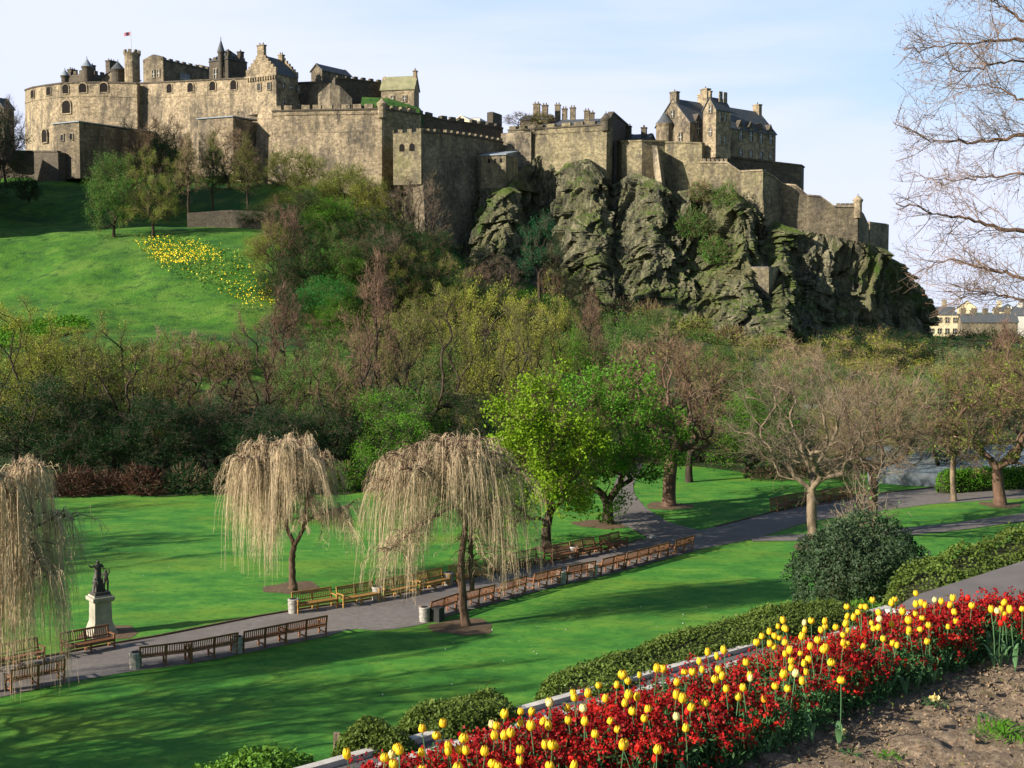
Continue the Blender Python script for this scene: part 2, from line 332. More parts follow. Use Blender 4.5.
M['petal_y'] = mat('yellow_petal', [(0.3, (0.80, 0.48, 0.012)), (0.7, (0.88, 0.62, 0.04))], scale=30, coord='obj', rough=.5, rnd=.08, trans=.25)
M['petal_p'] = mat('cream_petal', [(0.3, (0.80, 0.66, 0.22)), (0.7, (0.85, 0.74, 0.36))], scale=30, coord='obj', rough=.5, trans=.25)
M['petal_r'] = mat('scarlet_petal', [(0.3, (0.65, 0.012, 0.008)), (0.7, (0.75, 0.03, 0.012))], scale=30, coord='obj', rough=.5, trans=.2)
M['petal_o'] = mat('orange_petal', [(0.3, (0.80, 0.28, 0.01)), (0.7, (0.85, 0.36, 0.02))], scale=30, coord='obj', rough=.5, trans=.2)
M['wall_red'] = mat('crimson_petal', [(0.3, (0.16, 0.003, 0.005)), (0.5, (0.25, 0.005, 0.007)), (0.68, (0.58, 0.022, 0.012))], scale=4.5, detail=5, rough=.6, trans=.2)
M['wood'] = mat('bench_teak', [(0.3, (0.11, 0.05, 0.026)), (0.7, (0.25, 0.115, 0.06))], scale=5, coord='obj', stretch=(1, 8, 8), rough=.6, rnd=.35)
M['woodyellow'] = mat('bench_golden_teak', [(0.3, (0.24, 0.135, 0.04)), (0.7, (0.38, 0.215, 0.06))], scale=5, coord='obj', stretch=(1, 8, 8), rough=.6, rnd=.1)
M['concrete'] = mat('bin_concrete', [(0.35, (0.20, 0.19, 0.175)), (0.65, (0.42, 0.40, 0.37))], scale=9, coord='obj', rough=.9, bump=.3, bscale=50)
M['metal'] = mat('dark_metal', [(0.5, (0.03, 0.03, 0.032))], rough=.5)
M['bronze'] = mat('dark_bronze', [(0.3, (0.018, 0.016, 0.014)), (0.7, (0.05, 0.045, 0.038))], scale=4, rough=.55, spec=.5)
M['pedestal'] = mat('pedestal_stone', [(0.3, (0.22, 0.205, 0.17)), (0.7, (0.40, 0.37, 0.31))], scale=2, detail=9, bump=.3, second=[(1.2, (0.16, 0.15, 0.11), 0.55, 0.75, (1, 1, .4))])
M['plaza'] = mat('pale_paving', [(0.3, (0.20, 0.25, 0.28)), (0.7, (0.32, 0.38, 0.41))], scale=.5)
M['greenroof'] = mat('copper_green_roof', [(0.3, (0.22, 0.36, 0.30)), (0.7, (0.36, 0.48, 0.40))], scale=1)
M['bluewall'] = mat('blue_grey_panel', [(0.3, (0.08, 0.10, 0.12)), (0.7, (0.14, 0.165, 0.19))], scale=1)
M['postwood'] = mat('post_wood', [(0.3, (0.16, 0.12, 0.08)), (0.7, (0.30, 0.23, 0.16))], scale=14, stretch=(1, 1, .2), bump=.4)
M['daff'] = mat('daffodil_yellow', [(0.5, (0.78, 0.60, 0.02))], rough=.5, trans=.2)
M['flagred'] = mat('flag_cloth', [(0.5, (0.32, 0.13, 0.16))], rough=.8)
M['flagwhite'] = mat('flag_cloth_white', [(0.5, (0.6, 0.6, 0.6))], rough=.8)

# grass rooted on the level ledges of the crag
t_ = M['rock'].node_tree; bs = [n for n in t_.nodes if n.type == 'BSDF_PRINCIPLED'][0]; src_ = bs.inputs['Base Color'].links[0].from_socket
ge = N(t_, 'ShaderNodeNewGeometry'); sx = N(t_, 'ShaderNodeSeparateXYZ'); t_.links.new(ge.outputs['True Normal'], sx.inputs[0])
nn_ = N(t_, 'ShaderNodeTexNoise'); nn_.inputs['Scale'].default_value = .12; nn_.inputs['Detail'].default_value = 6; t_.links.new(ge.outputs['Position'], nn_.inputs['Vector'])
aa = N(t_, 'ShaderNodeMath', operation='ADD'); t_.links.new(sx.outputs['Z'], aa.inputs[0]); t_.links.new(nn_.outputs[0], aa.inputs[1])
mr_ = N(t_, 'ShaderNodeMapRange'); mr_.inputs[1].default_value = 1.18; mr_.inputs[2].default_value = 1.42; t_.links.new(aa.outputs[0], mr_.inputs[0])
mg = N(t_, 'ShaderNodeMix', data_type='RGBA'); t_.links.new(mr_.outputs[0], mg.inputs['Factor']); t_.links.new(src_, mg.inputs['A']); mg.inputs['B'].default_value = (0.085, 0.13, 0.022, 1); t_.links.new(mg.outputs['Result'], bs.inputs['Base Color'])
# ------------------------------------------------------------------ terrain
LZ, TZ = -15.0, -3.1
HX = [-400, -120, -40, -22, -8, 18, 38, 80, 150, 400]; HH = [38, 46, 46, 38, 26, 18, 12, 8, 5, 3]
def edge_y(x): return 8.33 + (x + 1.26) * 0.864 + 0.15
def sm(t): t = np.clip(t, 0, 1); return t * t * (3 - 2 * t)
def terrain(x, y):
    x = np.asarray(x, float); y = np.asarray(y, float)
    d = y - edge_y(x); z = np.maximum(LZ, TZ - 0.25 - 0.62 * np.clip(d, 0, 99))
    z = np.where(x < -14, np.minimum(z, np.maximum(LZ, TZ - 0.52 * (y - 2) )), z)
    H = np.interp(x, HX, HH); t = np.clip((y - 128) / 172, 0, 1)
    q = np.stack([x, y, x * 0], -1)
    n = fbm(q * 0.022, 3, s=3) * 4.0 * sm((y - 150) / 50) + fbm(q * 0.11, 3, s=5) * 0.8 * sm((y - 140) / 30)
    # gentle terraces on the left hill
    ter = 1.6 * np.sin(t * 17 + x * 0.02) * sm((y - 150) / 30) * (x < 30) * sm((300 - y) / 30)
    back = sm((y - 430) / 160)
    z = z + (H * t + n * sm((330 - y) / 30 + 0.3) + ter) * (1 - back)
    return z
def D_at(px, py):
    "depth at which the sight line through a pixel meets the rising ground"
    r = ray(px, py); D = np.arange(110, 330, .5); k = D / r[1]; h = terrain(r[0] * k, D) - r[2] * k; i = np.argmax(h > 0); return float(D[i]) if h[i] > 0 else None
def tz(x, y): return float(terrain(np.array([x]), np.array([y]))[0])
xs = np.unique(np.concatenate([np.arange(-1500, -170, 60), np.arange(-170, 150, 1.4), np.arange(150, 1600, 50)]))
ys = np.unique(np.concatenate([np.arange(-40, 4, 4), np.arange(4, 50, 0.7), np.arange(50, 130, 3), np.arange(130, 330, 1.4), np.arange(330, 620, 10), np.geomspace(620, 9000, 26)]))
X, Y = np.meshgrid(xs, ys)
T = MB().grid(np.stack([X, Y, terrain(X, Y)], -1)); o = T.build('grass_ground', M['grass'], smooth=True, org=(0, 0, 0)); struct(o)
o.data.materials.append(M['hillgrass'])
pc = np.zeros(len(o.data.polygons) * 3); o.data.polygons.foreach_get('center', pc); pc = pc.reshape(-1, 3)
o.data.polygons.foreach_set('material_index', (pc[:, 1] > 128).astype(np.int32))
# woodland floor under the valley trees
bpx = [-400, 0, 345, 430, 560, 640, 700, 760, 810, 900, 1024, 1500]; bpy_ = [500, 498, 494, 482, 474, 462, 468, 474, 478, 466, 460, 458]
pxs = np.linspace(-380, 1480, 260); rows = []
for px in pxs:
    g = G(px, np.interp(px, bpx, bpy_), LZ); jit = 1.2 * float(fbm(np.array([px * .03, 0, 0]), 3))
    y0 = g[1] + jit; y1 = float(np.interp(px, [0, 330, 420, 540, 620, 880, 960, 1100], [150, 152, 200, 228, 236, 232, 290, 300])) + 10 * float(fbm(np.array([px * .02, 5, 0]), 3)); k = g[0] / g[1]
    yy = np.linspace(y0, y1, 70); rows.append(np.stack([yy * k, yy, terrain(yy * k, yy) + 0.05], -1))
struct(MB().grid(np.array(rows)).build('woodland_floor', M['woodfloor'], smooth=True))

def sheet(name, far, near, z, m, n=60, par=None):
    far = np.array([G(a, b, z) for a, b in far]); near = np.array([G(a, b, z) for a, b in near])
    def rs(p):
        s = np.r_[0, np.cumsum(np.linalg.norm(np.diff(p, axis=0), axis=1))]; t = np.linspace(0, s[-1], n)
        return np.stack([np.interp(t, s, p[:, i]) for i in range(3)], 1)
    a, b = rs(far), rs(near); t = np.linspace(0, 1, 5)[:, None, None]
    return struct(MB().grid((a[None] * (1 - t) + b[None] * t)).build(name, m)), a, b
main_far = [(-260, 722), (-60, 679), (20, 662), (107, 645), (160, 636), (256, 617), (310, 608), (355, 602), (393, 595), (425, 588), (497, 572), (555, 560), (607, 549), (647, 538), (702, 530), (735, 522), (785, 509), (850, 497), (930, 488), (1024, 481), (1300, 474)]
main_near = [(-260, 760), (-60, 710), (0, 697), (64, 683), (132, 671), (195, 663), (256, 651), (328, 636), (350, 628), (382, 631), (425, 624), (457, 613), (500, 602), (530, 593), (562, 585), (595, 578), (629, 569), (670, 558), (700, 549), (758, 538), (810, 521), (880, 511), (930, 504), (1024, 498), (1300, 486)]
_, mf, mn = sheet('park_path', main_far, main_near, LZ + 0.02, M['tarmac'], 120)
sheet('branch_path', [(622, 460), (618, 475), (609, 498), (607, 508), (613, 520), (630, 528), (650, 539)], [(643, 460), (641, 470), (633, 484), (634, 494), (646, 508), (668, 522), (702, 531)], LZ + 0.03, M['tarmac'], 30)
sheet('narrow_path', [(752, 537), (815, 533), (900, 528), (960, 522), (1024, 513), (1200, 492)], [(752, 541), (815, 540.5), (900, 536), (960, 530), (1024, 521), (1200, 499)], LZ + 0.035, M['tarmac'], 30)
# low dark strip standing in for the lawn edge's shadow line beside the path
eb = MB()
for i in range(len(mf) - 1):
    p, q = mf[i], mf[i + 1]
    if 640 < PX(p)[0] < 712: continue
    d = nrm(q - p); nn = np.array((-d[1], d[0], 0)) * 0.08
    eb.box(p - nn * .5 - (0, 0, .05), q - p, nn, (0, 0, 0.13))
struct(eb.build('edge_shadow_strip', M['soilring']))
def ring(px, py, r, z=LZ):
    c = G(px, py, z); a = np.linspace(0, 2 * np.pi, 28, endpoint=False); rr = r * (1 + 0.12 * np.sin(a * 3 + px) + .06 * np.sin(a * 7))
    v = np.vstack([[c + (0, 0, .05)], c + np.stack([np.cos(a) * rr, np.sin(a) * rr, a * 0 + 0.012], 1)])
    struct(MB().add(v, [[0, i + 1, (i + 1) % 28 + 1] for i in range(28)]).build('bare_soil_ring', M['soilring']))
for a in [(293, 588, 1.5), (463, 627, 1.5), (110, 633, 1.3), (602, 524, 1.9), (668, 506, 1.8), (813, 547, 1.3), (1000, 505, 1.5), (553, 549, 1.2)]: ring(*a)

# ------------------------------------------------------------------ terrace: soil, kerb, paths
def tp(px, py, h=0.0): return G(px, py, TZ + h)
K0, K1 = tp(325, 768), tp(885, 611)          # outer kerb line
kd = nrm(K1 - K0); kn = np.array((kd[1], -kd[0], 0))     # towards the bed
K0 = K0 - kd * 5
klen = float(np.linalg.norm(K1 - K0))
xs2 = np.arange(-5, 13, 0.045); ys2 = np.arange(4.5, 18.5, 0.045); X, Y = np.meshgrid(xs2, ys2); q = np.stack([X, Y, X * 0], -1)
perp = (X - K0[0]) * kn[0] + (Y - K0[1]) * kn[1]
along = (X - K0[0]) * kd[0] + (Y - K0[1]) * kd[1]
zz = TZ + 0.02 + 0.05 * fbm(q * 1.3, 2, s=8) + 0.05 * fbm(q * 5.5, 4, 0.6, s=9) + 0.03 * ridged(q * 17, 2, s=12) - 0.04
inside = (perp > 0.05) & (along < klen + 3.6)
zz = np.where(inside, zz, TZ - 0.2)
i_ = np.arange(zz.size).reshape(zz.shape); f_ = np.stack([i_[:-1, :-1], i_[:-1, 1:], i_[1:, 1:], i_[1:, :-1]], -1).reshape(-1, 4)
f_ = f_[inside.reshape(-1)[f_].all(1)]; struct(MB().add(np.stack([X, Y, zz], -1).reshape(-1, 3), f_).build('garden_soil', M['soil'], smooth=True))
kb = MB()
kb.box(K0 + (0, 0, -.3), kd * klen, kn * 0.075, (0, 0, 0.36))
kb.box(K1 + (0, 0, -.1) - kd * .13, kd * .10, kn * 1.0, (0, 0, 0.158))
struct(kb.build('outer_kerb', M['kerb']))
gm = MB(); gm.box(K0 + kn * 0.078 + (0, 0, -.1), kd * (klen - .14), kn * 0.17, (0, 0, 0.12)); struct(gm.build('terrace_gutter', M['gutter']))
ib = MB(); ib.box(K0 + kn * 0.252 + (0, 0, -.1), kd * (klen - .14), kn * 0.09, (0, 0, 0.145)); struct(ib.build('inner_kerb', M['kerb']))
# upper path running off to the right beyond the bed
a0 = K1 + kd * .02
pv = [a0 + kn * -1.3, a0 + kd * 1.7 + kn * -1.6, a0 + kd * 2.4 + kn * 12, a0 + kn * 12, ]
pm = MB(); pm.add([tuple(v[:2]) + (TZ + 0.03,) for v in [G(893, 612, TZ), G(915, 598, TZ), G(1024, 563, TZ), G(1180, 524, TZ), G(1180, 590, TZ), G(1024, 650, TZ)]], [(0, 5, 4, 3, 2, 1)])
pm.build('terrace_path', M['tarmac'])['kind'] = 'structure'

# ------------------------------------------------------------------ far right terrace of the bandstand and hills
pz = LZ + 0.4
pl = MB(); p0 = G(868, 473, pz); p1 = G(1100, 470, pz)
pl.box((p0[0], p0[1], LZ - .3), (p1[0] - p0[0] + 20, p1[1] - p0[1], 0), (6, 22, 0), (0, 0, .7)); struct(pl.build('paved_terrace', M['plaza']))

# ------------------------------------------------------------------ the crag
CC = [ # top(px,py,D)      middle            bottom
 ((368,160,298),(366,196,290),(366,236,276)), ((392,176,286),(392,212,279),(392,262,264)), ((419,186,279),(420,228,272),(420,280,258)),
 ((436,205,289),(438,240,283),(440,292,264)), ((466,196,293),(462,236,285),(455,296,264)), ((482,188,283),(478,236,273),(468,298,259)),
 ((507,188,279.5),(503,236,269),(498,302,256)), ((518,172,291),(518,222,284),(522,298,264)), ((540,154,295),(540,215,286),(548,304,259)),
 ((560,165,293),(562,225,282),(566,308,254)), ((588,158,284),(584,236,269),(578,314,250)), ((607,178,283),(598,240,267),(590,316,249)),
 ((613,185,286.5),(607,240,273),(606,320,252)), ((621,180,286.5),(617,238,272.5),(618,324,250)), ((632,172,284),(630,238,271),(630,328,248)),
 ((661,182,278.5),(652,240,264),(648,334,243)), ((671,192,282),(676,246,267),(682,340,243)), ((700,188,281),(700,246,268),(700,346,241)),
 ((742,196,274),(744,246,259),(736,350,236)), ((764,216,278),(768,262,264),(762,352,231)), ((786,226,276),(782,268,257),(784,353,228)),
 ((812,232,273.5),(806,276,264),(806,353,246)), ((838,237,274),(838,288,269),(840,354,256)), ((864,243,274),(874,294,275),(878,354,267)),
 ((882,248,280),(900,298,285),(912,354,279)), ((890,258,287),(911,305,300),(926,354,298)), ((888,256,310),(911,300,320),(929,350,325)),
 ((870,235,335),(890,290,350),(915,345,360)), ((780,200,350),(780,270,370),(780,340,390)), ((600,160,360),(600,240,380),(600,330,400)), ((400,150,360),(400,240,380),(400,330,400)) ]
CC = [((c[0][0], c[0][1], c[0][2] - (3.2 if i < 26 else 0)), c[1], c[2]) for i, c in enumerate(CC)]
cc = np.array([[P(*q) for q in c] for c in CC])              # (n,3,3)
nf = 26
def resample(A, n):
    s = np.r_[0, np.cumsum(np.linalg.norm(np.diff(A[:, 1, :2], axis=0), axis=1))]; t = np.linspace(0, s[-1], n)
    return np.stack([np.stack([np.interp(t, s, A[:, j, i]) for i in range(3)], -1) for j in range(A.shape[1])], 1)
fr = resample(cc[:27], 820)
def smooth_cols(A, k):
    ker = np.hanning(k + 2)[1:-1]; ker /= ker.sum(); out = A.copy()
    for j in range(A.shape[1]):
        for i in range(3):
            e = np.r_[np.full(k // 2, A[0, j, i]), A[:, j, i], np.full(k // 2, A[-1, j, i])]; out[:, j, i] = np.convolve(e, ker, 'valid')[:len(A)]
    return out
fr = smooth_cols(fr, 9); bk = resample(cc[26:], 60)[1:]
A = np.vstack([fr, bk]); nr = 300
v = np.linspace(0, 1, nr)
c0, c1, c2 = A[:, 0], A[:, 1], A[:, 2]
# quadratic through the three rows (middle at v = .42)
vm = 0.42
l0 = (v - vm) * (v - 1) / (vm * 1.0); l1 = v * (v - 1) / (vm * (vm - 1)); l2 = v * (v - vm) / (1 - vm)
V = c0[:, None] * l0[None, :, None] + c1[:, None] * l1[None, :, None] + c2[:, None] * l2[None, :, None]
du = nrm(np.gradient(A[:, 1], axis=0)); nh = np.stack([du[:, 1], -du[:, 0], du[:, 0] * 0], 1)
ker = np.hanning(43)[1:-1]; ker /= ker.sum()
for i in range(3): nh[:, i] = np.convolve(np.r_[np.full(20, nh[0, i]), nh[:, i], np.full(20, nh[-1, i])], ker, 'valid')
nh = nrm(nh)
q = V.copy(); sh = q[..., 2] * 0.45                      # strata leaning up to the right
q2 = np.stack([q[..., 0] - sh, q[..., 1] * 0.6, q[..., 2] * 0.42], -1)
amp = np.clip(v / 0.07, 0.0, 1)[None]
q2 = np.stack([q[..., 0] - sh, q[..., 1] * 0.6, q[..., 2] * 0.16], -1)
fq = np.stack([q[..., 0] * 1.25 - q[..., 2] * .35 + 2 * fbm(q * .2, 2, s=60), q[..., 1] * .8, q[..., 2] * .26 + 2 * fbm(q * .2, 2, s=64)], -1)
disp = amp * (2.6 * facets(fq / 7.5, 70) + 1.7 * facets(fq / 3.1, 80) + .7 * facets(fq / 1.5, 90) + 1.0 * ridged(q2 * 0.10, 3, 0.55, s=21) + 0.9 * ridged(q2 * 0.30, 4, 0.66, s=25) + 0.8 * fbm(q * np.array((.6, .4, .2)), 4, 0.7, s=29)) + 0.4 * fbm(q * np.array((1.6, 1, .5)), 3, .7, s=33)
# blocky ledges
led = np.stack([(q[..., 0] - q[..., 2] * .5) * .42, q[..., 1] * .15, (q[..., 2] + q[..., 0] * .5) * 0.30], -1); lv = vn(led, 41); disp = disp + amp * 0.12 * np.sign(lv) * np.abs(lv) ** .35
fade = np.ones(len(A)); fade[820:] = .5
V = V + nh[:, None] * (disp * fade[:, None])[..., None]
# cap: plateau running inwards behind the wall foot
cen = np.array((10, 330, 0)); cap = []
for t in np.linspace(0.06, 1, 10):
    r = V[:, 0] * (1 - t) + t * np.c_[np.full(len(A), V[:, 0, 0].mean()), np.full(len(A), 335.0), V[:, 0, 2]]; cap.append(r)
V = np.concatenate([np.array(cap[::-1]).transpose(1, 0, 2), V], 1)
crag = MB().grid(V.transpose(1, 0, 2)).build('castle_crag', M['rock'], smooth=False)
struct(crag)
# ------------------------------------------------------------------ castle walls
def seg_lin(pts): return [P(a, t, D) for a, t, b, D in pts], [P(a, b, D) for a, t, b, D in pts]
def wall(name, label, pts, m, thick=2.5, cat='castle wall', coping=True, crenel=None, course=None, ports=None, batter=0.0, ext=8.0):
    """pts (px, py_top, py_bottom, D). A masonry wall following its plan line, with coping, merlons, string course, gun ports as parts."""
    tp_, bt = seg_lin(pts); tp_ = np.array(tp_); bt = np.array(bt)
    org = np.array((tp_[:, 0].mean(), tp_[:, 1].mean(), bt[:, 2].min()))
    t = thing(name, org, label, cat)
    d = np.gradient(tp_[:, :2], axis=0) if len(tp_) > 2 else np.repeat((tp_[1:] - tp_[:1])[:, :2], 2, 0)
    d = nrm(d); n = np.c_[d[:, 1], -d[:, 0], np.zeros(len(d))]        # outward (towards the viewer)
    bot = tp_.copy(); bot[:, 2] = bt[:, 2] - ext; bot = bot + n * (batter * (tp_[:, 2] - bt[:, 2]))[:, None]
    tb = tp_ - n * thick; bb = bot - n * thick
    mb = MB(); k = len(tp_)
    nz_ = 8
    for i in range(k - 1):
        mb.add([bot[i], bot[i + 1], tp_[i + 1], tp_[i]], [(0, 1, 2, 3)]); mb.add([tb[i], tb[i + 1], bb[i + 1], bb[i]], [(0, 1, 2, 3)])
        mb.add([tp_[i], tp_[i + 1], tb[i + 1], tb[i]], [(0, 1, 2, 3)])
    for i, s_ in ((0, 1), (k - 1, -1)): mb.add([bot[i], tp_[i], tb[i], bb[i]], [(0, 1, 2, 3)])
    mb.build('masonry', m, t)
    def along(mb, off, h, out_, dep, i0=0, i1=None):
        for i in range(i0, (i1 or k) - 1):
            p, q_ = tp_[i] + (0, 0, off), tp_[i + 1] + (0, 0, off)
            mb.box(p + n[i] * out_, q_ - p + (n[i + 1] - n[i]) * out_, -n[i] * dep, (0, 0, h))
    if coping:
        c = MB(); along(c, 0.003, 0.35, 0.22, thick * .5 + .3); c.build('coping', M['stonedark'] if coping is True else coping, t)
    if course:
        c = MB()
        for off in course: along(c, -off, 0.32, 0.2, 0.35)
        c.build('string_course', m, t)
    if crenel:
        w, gap, h = crenel; c = MB()
        for i in range(k - 1):
            p, q_ = tp_[i], tp_[i + 1]; L_ = np.linalg.norm(q_ - p); e = (q_ - p) / L_; s_ = gap * .5
            while s_ + w < L_ + .2:
                c.box(p + e * s_ + n[i] * .1 + (0, 0, .3), e * w, -n[i] * 0.9, (0, 0, h)); s_ += w + gap
        c.build('battlement', m, t)
    if ports:
        for (px, py, w, h) in ports:      # gun openings: splayed stone surround with a flat black panel for the shade inside
            i = max(j for j in range(k) if pts[j][0] <= px) if px >= pts[0][0] else 0; i = min(i, k - 2)
            f = (px - pts[i][0]) / (pts[i + 1][0] - pts[i][0]); D = pts[i][3] + f * (pts[i + 1][3] - pts[i][3])
            c_ = P(px, py, D); e = nrm(tp_[i + 1] - tp_[i]); e[2] = 0; e = nrm(e); nn = np.array((e[1], -e[0], 0))
            if batter: c_ = c_ + nn * batter * max(0, (tp_[i][2] - c_[2]))
            a = np.linspace(0, np.pi, 9)
            def arch(w, h): return [c_ + e * (-w / 2) - (0, 0, h / 2), c_ + e * (w / 2) - (0, 0, h / 2)] + [c_ + e * (np.cos(x) * w / 2) + (0, 0, h * .15 + np.sin(x) * h * .35) for x in a]
            s_ = MB(); s_.prism([p_ + nn * .02 for p_ in arch(w, h)], nn * .05); g = s_.build('gun_opening', M['inner_shade'], t)
            s_ = MB(); o2 = arch(w * 1.25, h * 1.2); i2 = arch(w, h)
            for j in range(len(o2)):
                jn = (j + 1) % len(o2); s_.prism([i2[j] + nn * .02, o2[j] + nn * .02, o2[jn] + nn * .02, i2[jn] + nn * .02], nn * .16)
            s_.build('surround', m, g)
    return t, tp_, n

def bldg(name, label, cat, pl, pc, pr, D, ye, yb, al, m, roof='gable', rh=4.0, ridge='R', rm=None, crow=False, overhang=0.25, parapet=0):
    "corner at pc; left wall ends at pixel column pl, right wall at pr; al = degrees the left wall recedes"
    a = R(al); C = P(pc, ye, D); zb = P(pc, yb, D)[2]; ze = C[2]; kl = (pl - 512) / FPX / (cP * 1.0) ; 
    kl = ray(pl, ye)[0] / ray(pl, ye)[1]; kr = ray(pr, ye)[0] / ray(pr, ye)[1]
    A = (C[0] - kl * D) / (math.cos(a) + kl * math.sin(a)); B = (kr * D - C[0]) / (math.sin(a) - kr * math.cos(a)) if pr > pc else 8.0
    if pr <= pc or B <= 0: B = 8.0
    if A <= 0.1: A = 6.0
    e1 = np.array((-math.cos(a), math.sin(a), 0)); e2 = np.array((math.sin(a), math.cos(a), 0)); up = np.array((0, 0, 1.0))
    C0 = np.array((C[0], C[1], zb)); H = ze - zb
    t = thing(name, tuple(C0 + e1 * A / 2 + e2 * B / 2), label, cat)
    def pt(x, y, z): return C0 + e1 * x + e2 * y + up * z
    mb = MB(); mb.box(pt(0, 0, 0), e1 * A, e2 * B, up * H)
    if roof == 'gable':
        if ridge == 'R':
            for y0 in (0, B - .5): mb.prism([pt(0, y0, H), pt(A, y0, H), pt(A / 2, y0, H + rh + .35)], e2 * .5)
        else:
            for x0 in (0, A - .5): mb.prism([pt(x0, 0, H), pt(x0, B, H), pt(x0, B / 2, H + rh + .35)], e1 * .5)
    if crow:
        st = 6
        for s_ in range(st):
            f = s_ / st; 
            if ridge == 'R':
                for y0 in (-.05, B - .45):
                    for x in (f * A / 2, A - f * A / 2 - A / 2 / st): mb.box(pt(x, y0, H + f * rh), e1 * A / 2 / st, e2 * .6, up * (rh / st + .7))
            else:
                for x0 in (-.05, A - .45):
                    for y in (f * B / 2, B - f * B / 2 - B / 2 / st): mb.box(pt(x0, y, H + f * rh), e2 * B / 2 / st, e1 * .6, up * (rh / st + .7))
    if parapet:
        w = 1.1; s_ = 0
        while s_ < A: mb.box(pt(s_, -.05, H), e1 * min(w, A - s_), e2 * .5, up * parapet); s_ += w * 2
        s_ = 0
        while s_ < B: mb.box(pt(-.05, s_, H), e1 * .5, e2 * min(w, B - s_), up * parapet); s_ += w * 2
    wo = mb.build('walls', m, t)
    rf = MB(); rm = rm or M['slate']; g = .5 if crow else -overhang
    if roof == 'gable':
        if ridge == 'R':
            for sx in (0, 1):
                x0 = -overhang if sx == 0 else A + overhang; zl = H - overhang * rh / (A / 2)
                rf.prism([pt(x0, g, zl), pt(A / 2, g, H + rh), pt(A / 2, g, H + rh + .25), pt(x0, g, zl + .25)], e2 * (B - 2 * g))
        else:
            for sy in (0, 1):
                y0 = -overhang if sy == 0 else B + overhang; zl = H - overhang * rh / (B / 2)
                rf.prism([pt(g, y0, zl), pt(g, B / 2, H + rh), pt(g, B / 2, H + rh + .25), pt(g, y0, zl + .25)], e1 * (A - 2 * g))
    elif roof == 'hip':
        o_ = overhang; b = [pt(-o_, -o_, H + .01), pt(A + o_, -o_, H + .01), pt(A + o_, B + o_, H + .01), pt(-o_, B + o_, H + .01)]
        if A > B: r = [pt(B / 2, B / 2, H + rh), pt(A - B / 2, B / 2, H + rh)]; f = [(0, 1, 5, 4), (2, 3, 4, 5)]; f3 = [(1, 2, 5), (3, 0, 4)]
        else: r = [pt(A / 2, A / 2, H + rh), pt(A / 2, B - A / 2, H + rh)]; f = [(3, 0, 4, 5), (1, 2, 5, 4)]; f3 = [(0, 1, 4), (2, 3, 5)]
        rf.add(b + r, f); rf.f.append((np.array(f3) + rf.n - 6, 0))
    elif roof == 'pyramid':
        o_ = overhang; rf.add([pt(-o_, -o_, H + .01), pt(A + o_, -o_, H + .01), pt(A + o_, B + o_, H + .01), pt(-o_, B + o_, H + .01), pt(A / 2, B / 2, H + rh)], [(0, 1, 4), (1, 2, 4), (2, 3, 4), (3, 0, 4)])
    elif roof == 'lean': # rises to the back
        rf.prism([pt(-.2, -.3, H + .02), pt(-.2, B, H + rh), pt(-.2, B, H + rh + .25), pt(-.2, -.3, H + .27)], e1 * (A + .4))
    else:
        rf.box(pt(.3, .3, H + .003), e1 * (A - .6), e2 * (B - .6), up * .15)
    ro = rf.build('roof', rm, t)
    return dict(t=t, pt=pt, A=A, B=B, H=H, e1=e1, e2=e2, up=up, m=m, roof=ro, rh=rh)
def window(b, face, u, z, w, h, nm='window', bars=True):
    "a framed pane on face L (left wall) or R (right wall), u metres from the corner, z above the base"
    if face == 'L': o_, e, n = b['pt'](u, 0, z), b['e1'], -b['e2']
    else: o_, e, n = b['pt'](0, u, z), b['e2'], -b['e1']
    up = b['up']
    s = MB(); s.box(o_ + n * .03, e * w, n * .04, up * h); g = s.build(nm, M['glass'], b['t'])
    f = MB(); t_ = .16
    for (x, y, ww, hh) in ((-t_, -t_, w + 2 * t_, t_), (-t_, h, w + 2 * t_, t_), (-t_, 0, t_, h), (w, 0, t_, h)): f.box(o_ + n * .02 + e * x + up * y, e * ww, n * .2, up * hh)
    f.build('surround', M['stonelight'], g)
    if bars:
        f = MB(); q = .10; f.box(o_ + n * .08 + up * (h * .5 - q / 2), e * w, n * .05, up * q); f.box(o_ + n * .09 + e * (w * .5 - q / 2), e * q, n * .05, up * h); f.build('frame', M['frame'], g)
def chimney(b, x, y, z0, w, d, h, pots=3):
    s = MB(); pt = b['pt']; e1, e2, up = b['e1'], b['e2'], b['up']
    s.box(pt(x, y, z0), e1 * w, e2 * d, up * h); s.box(pt(x - .12, y - .12, z0 + h + .002), e1 * (w + .24), e2 * (d + .24), up * .25)
    c = s.build('chimney', b['m'], b['t'])
    for i in range(pots):
        f = (i + .5) / pots; s = MB(); p_ = pt(x + (w * f if w > d else w / 2), y + (d * f if d >= w else d / 2), z0 + h + .25); s.cone(p_, .16, .12, .55, 8); s.build('chimney_pot', M['soilring'], c)
    
def round_tower(name, label, px, pyt, pyb, D, r, m, roof=None, rh=3, mer=True, cat='turret'):
    c = P(px, pyt, D); zb = P(px, pyb, D)[2]; H = c[2] - zb; t = thing(name, (c[0], c[1], zb), label, cat)
    s = MB(); s.cone((c[0], c[1], zb), r, r, H, 20); s.cone((c[0], c[1], c[2] - .7), r + .01, r + .3, .7, 20)
    if mer:
        for i in range(8):
            a = i * np.pi / 4; e = np.array((math.cos(a), math.sin(a), 0)); u = np.array((-e[1], e[0], 0)); w = r * .42
            s.box(c + e * (r + .25) - u * w / 2, u * w, -e * .5, (0, 0, r * .45))
    s.build('shaft', m, t)
    if roof is not None:
        s = MB(); s.cone((c[0], c[1], c[2] + .003), r + .3, 0.05, rh, 20); s.build('roof', roof, t)
        s = MB(); s.cone((c[0], c[1], c[2] + rh), .1, .05, rh * .25, 6); s.build('finial', M['metal'], t)
    return t, c

LW = 'left end of the castle'
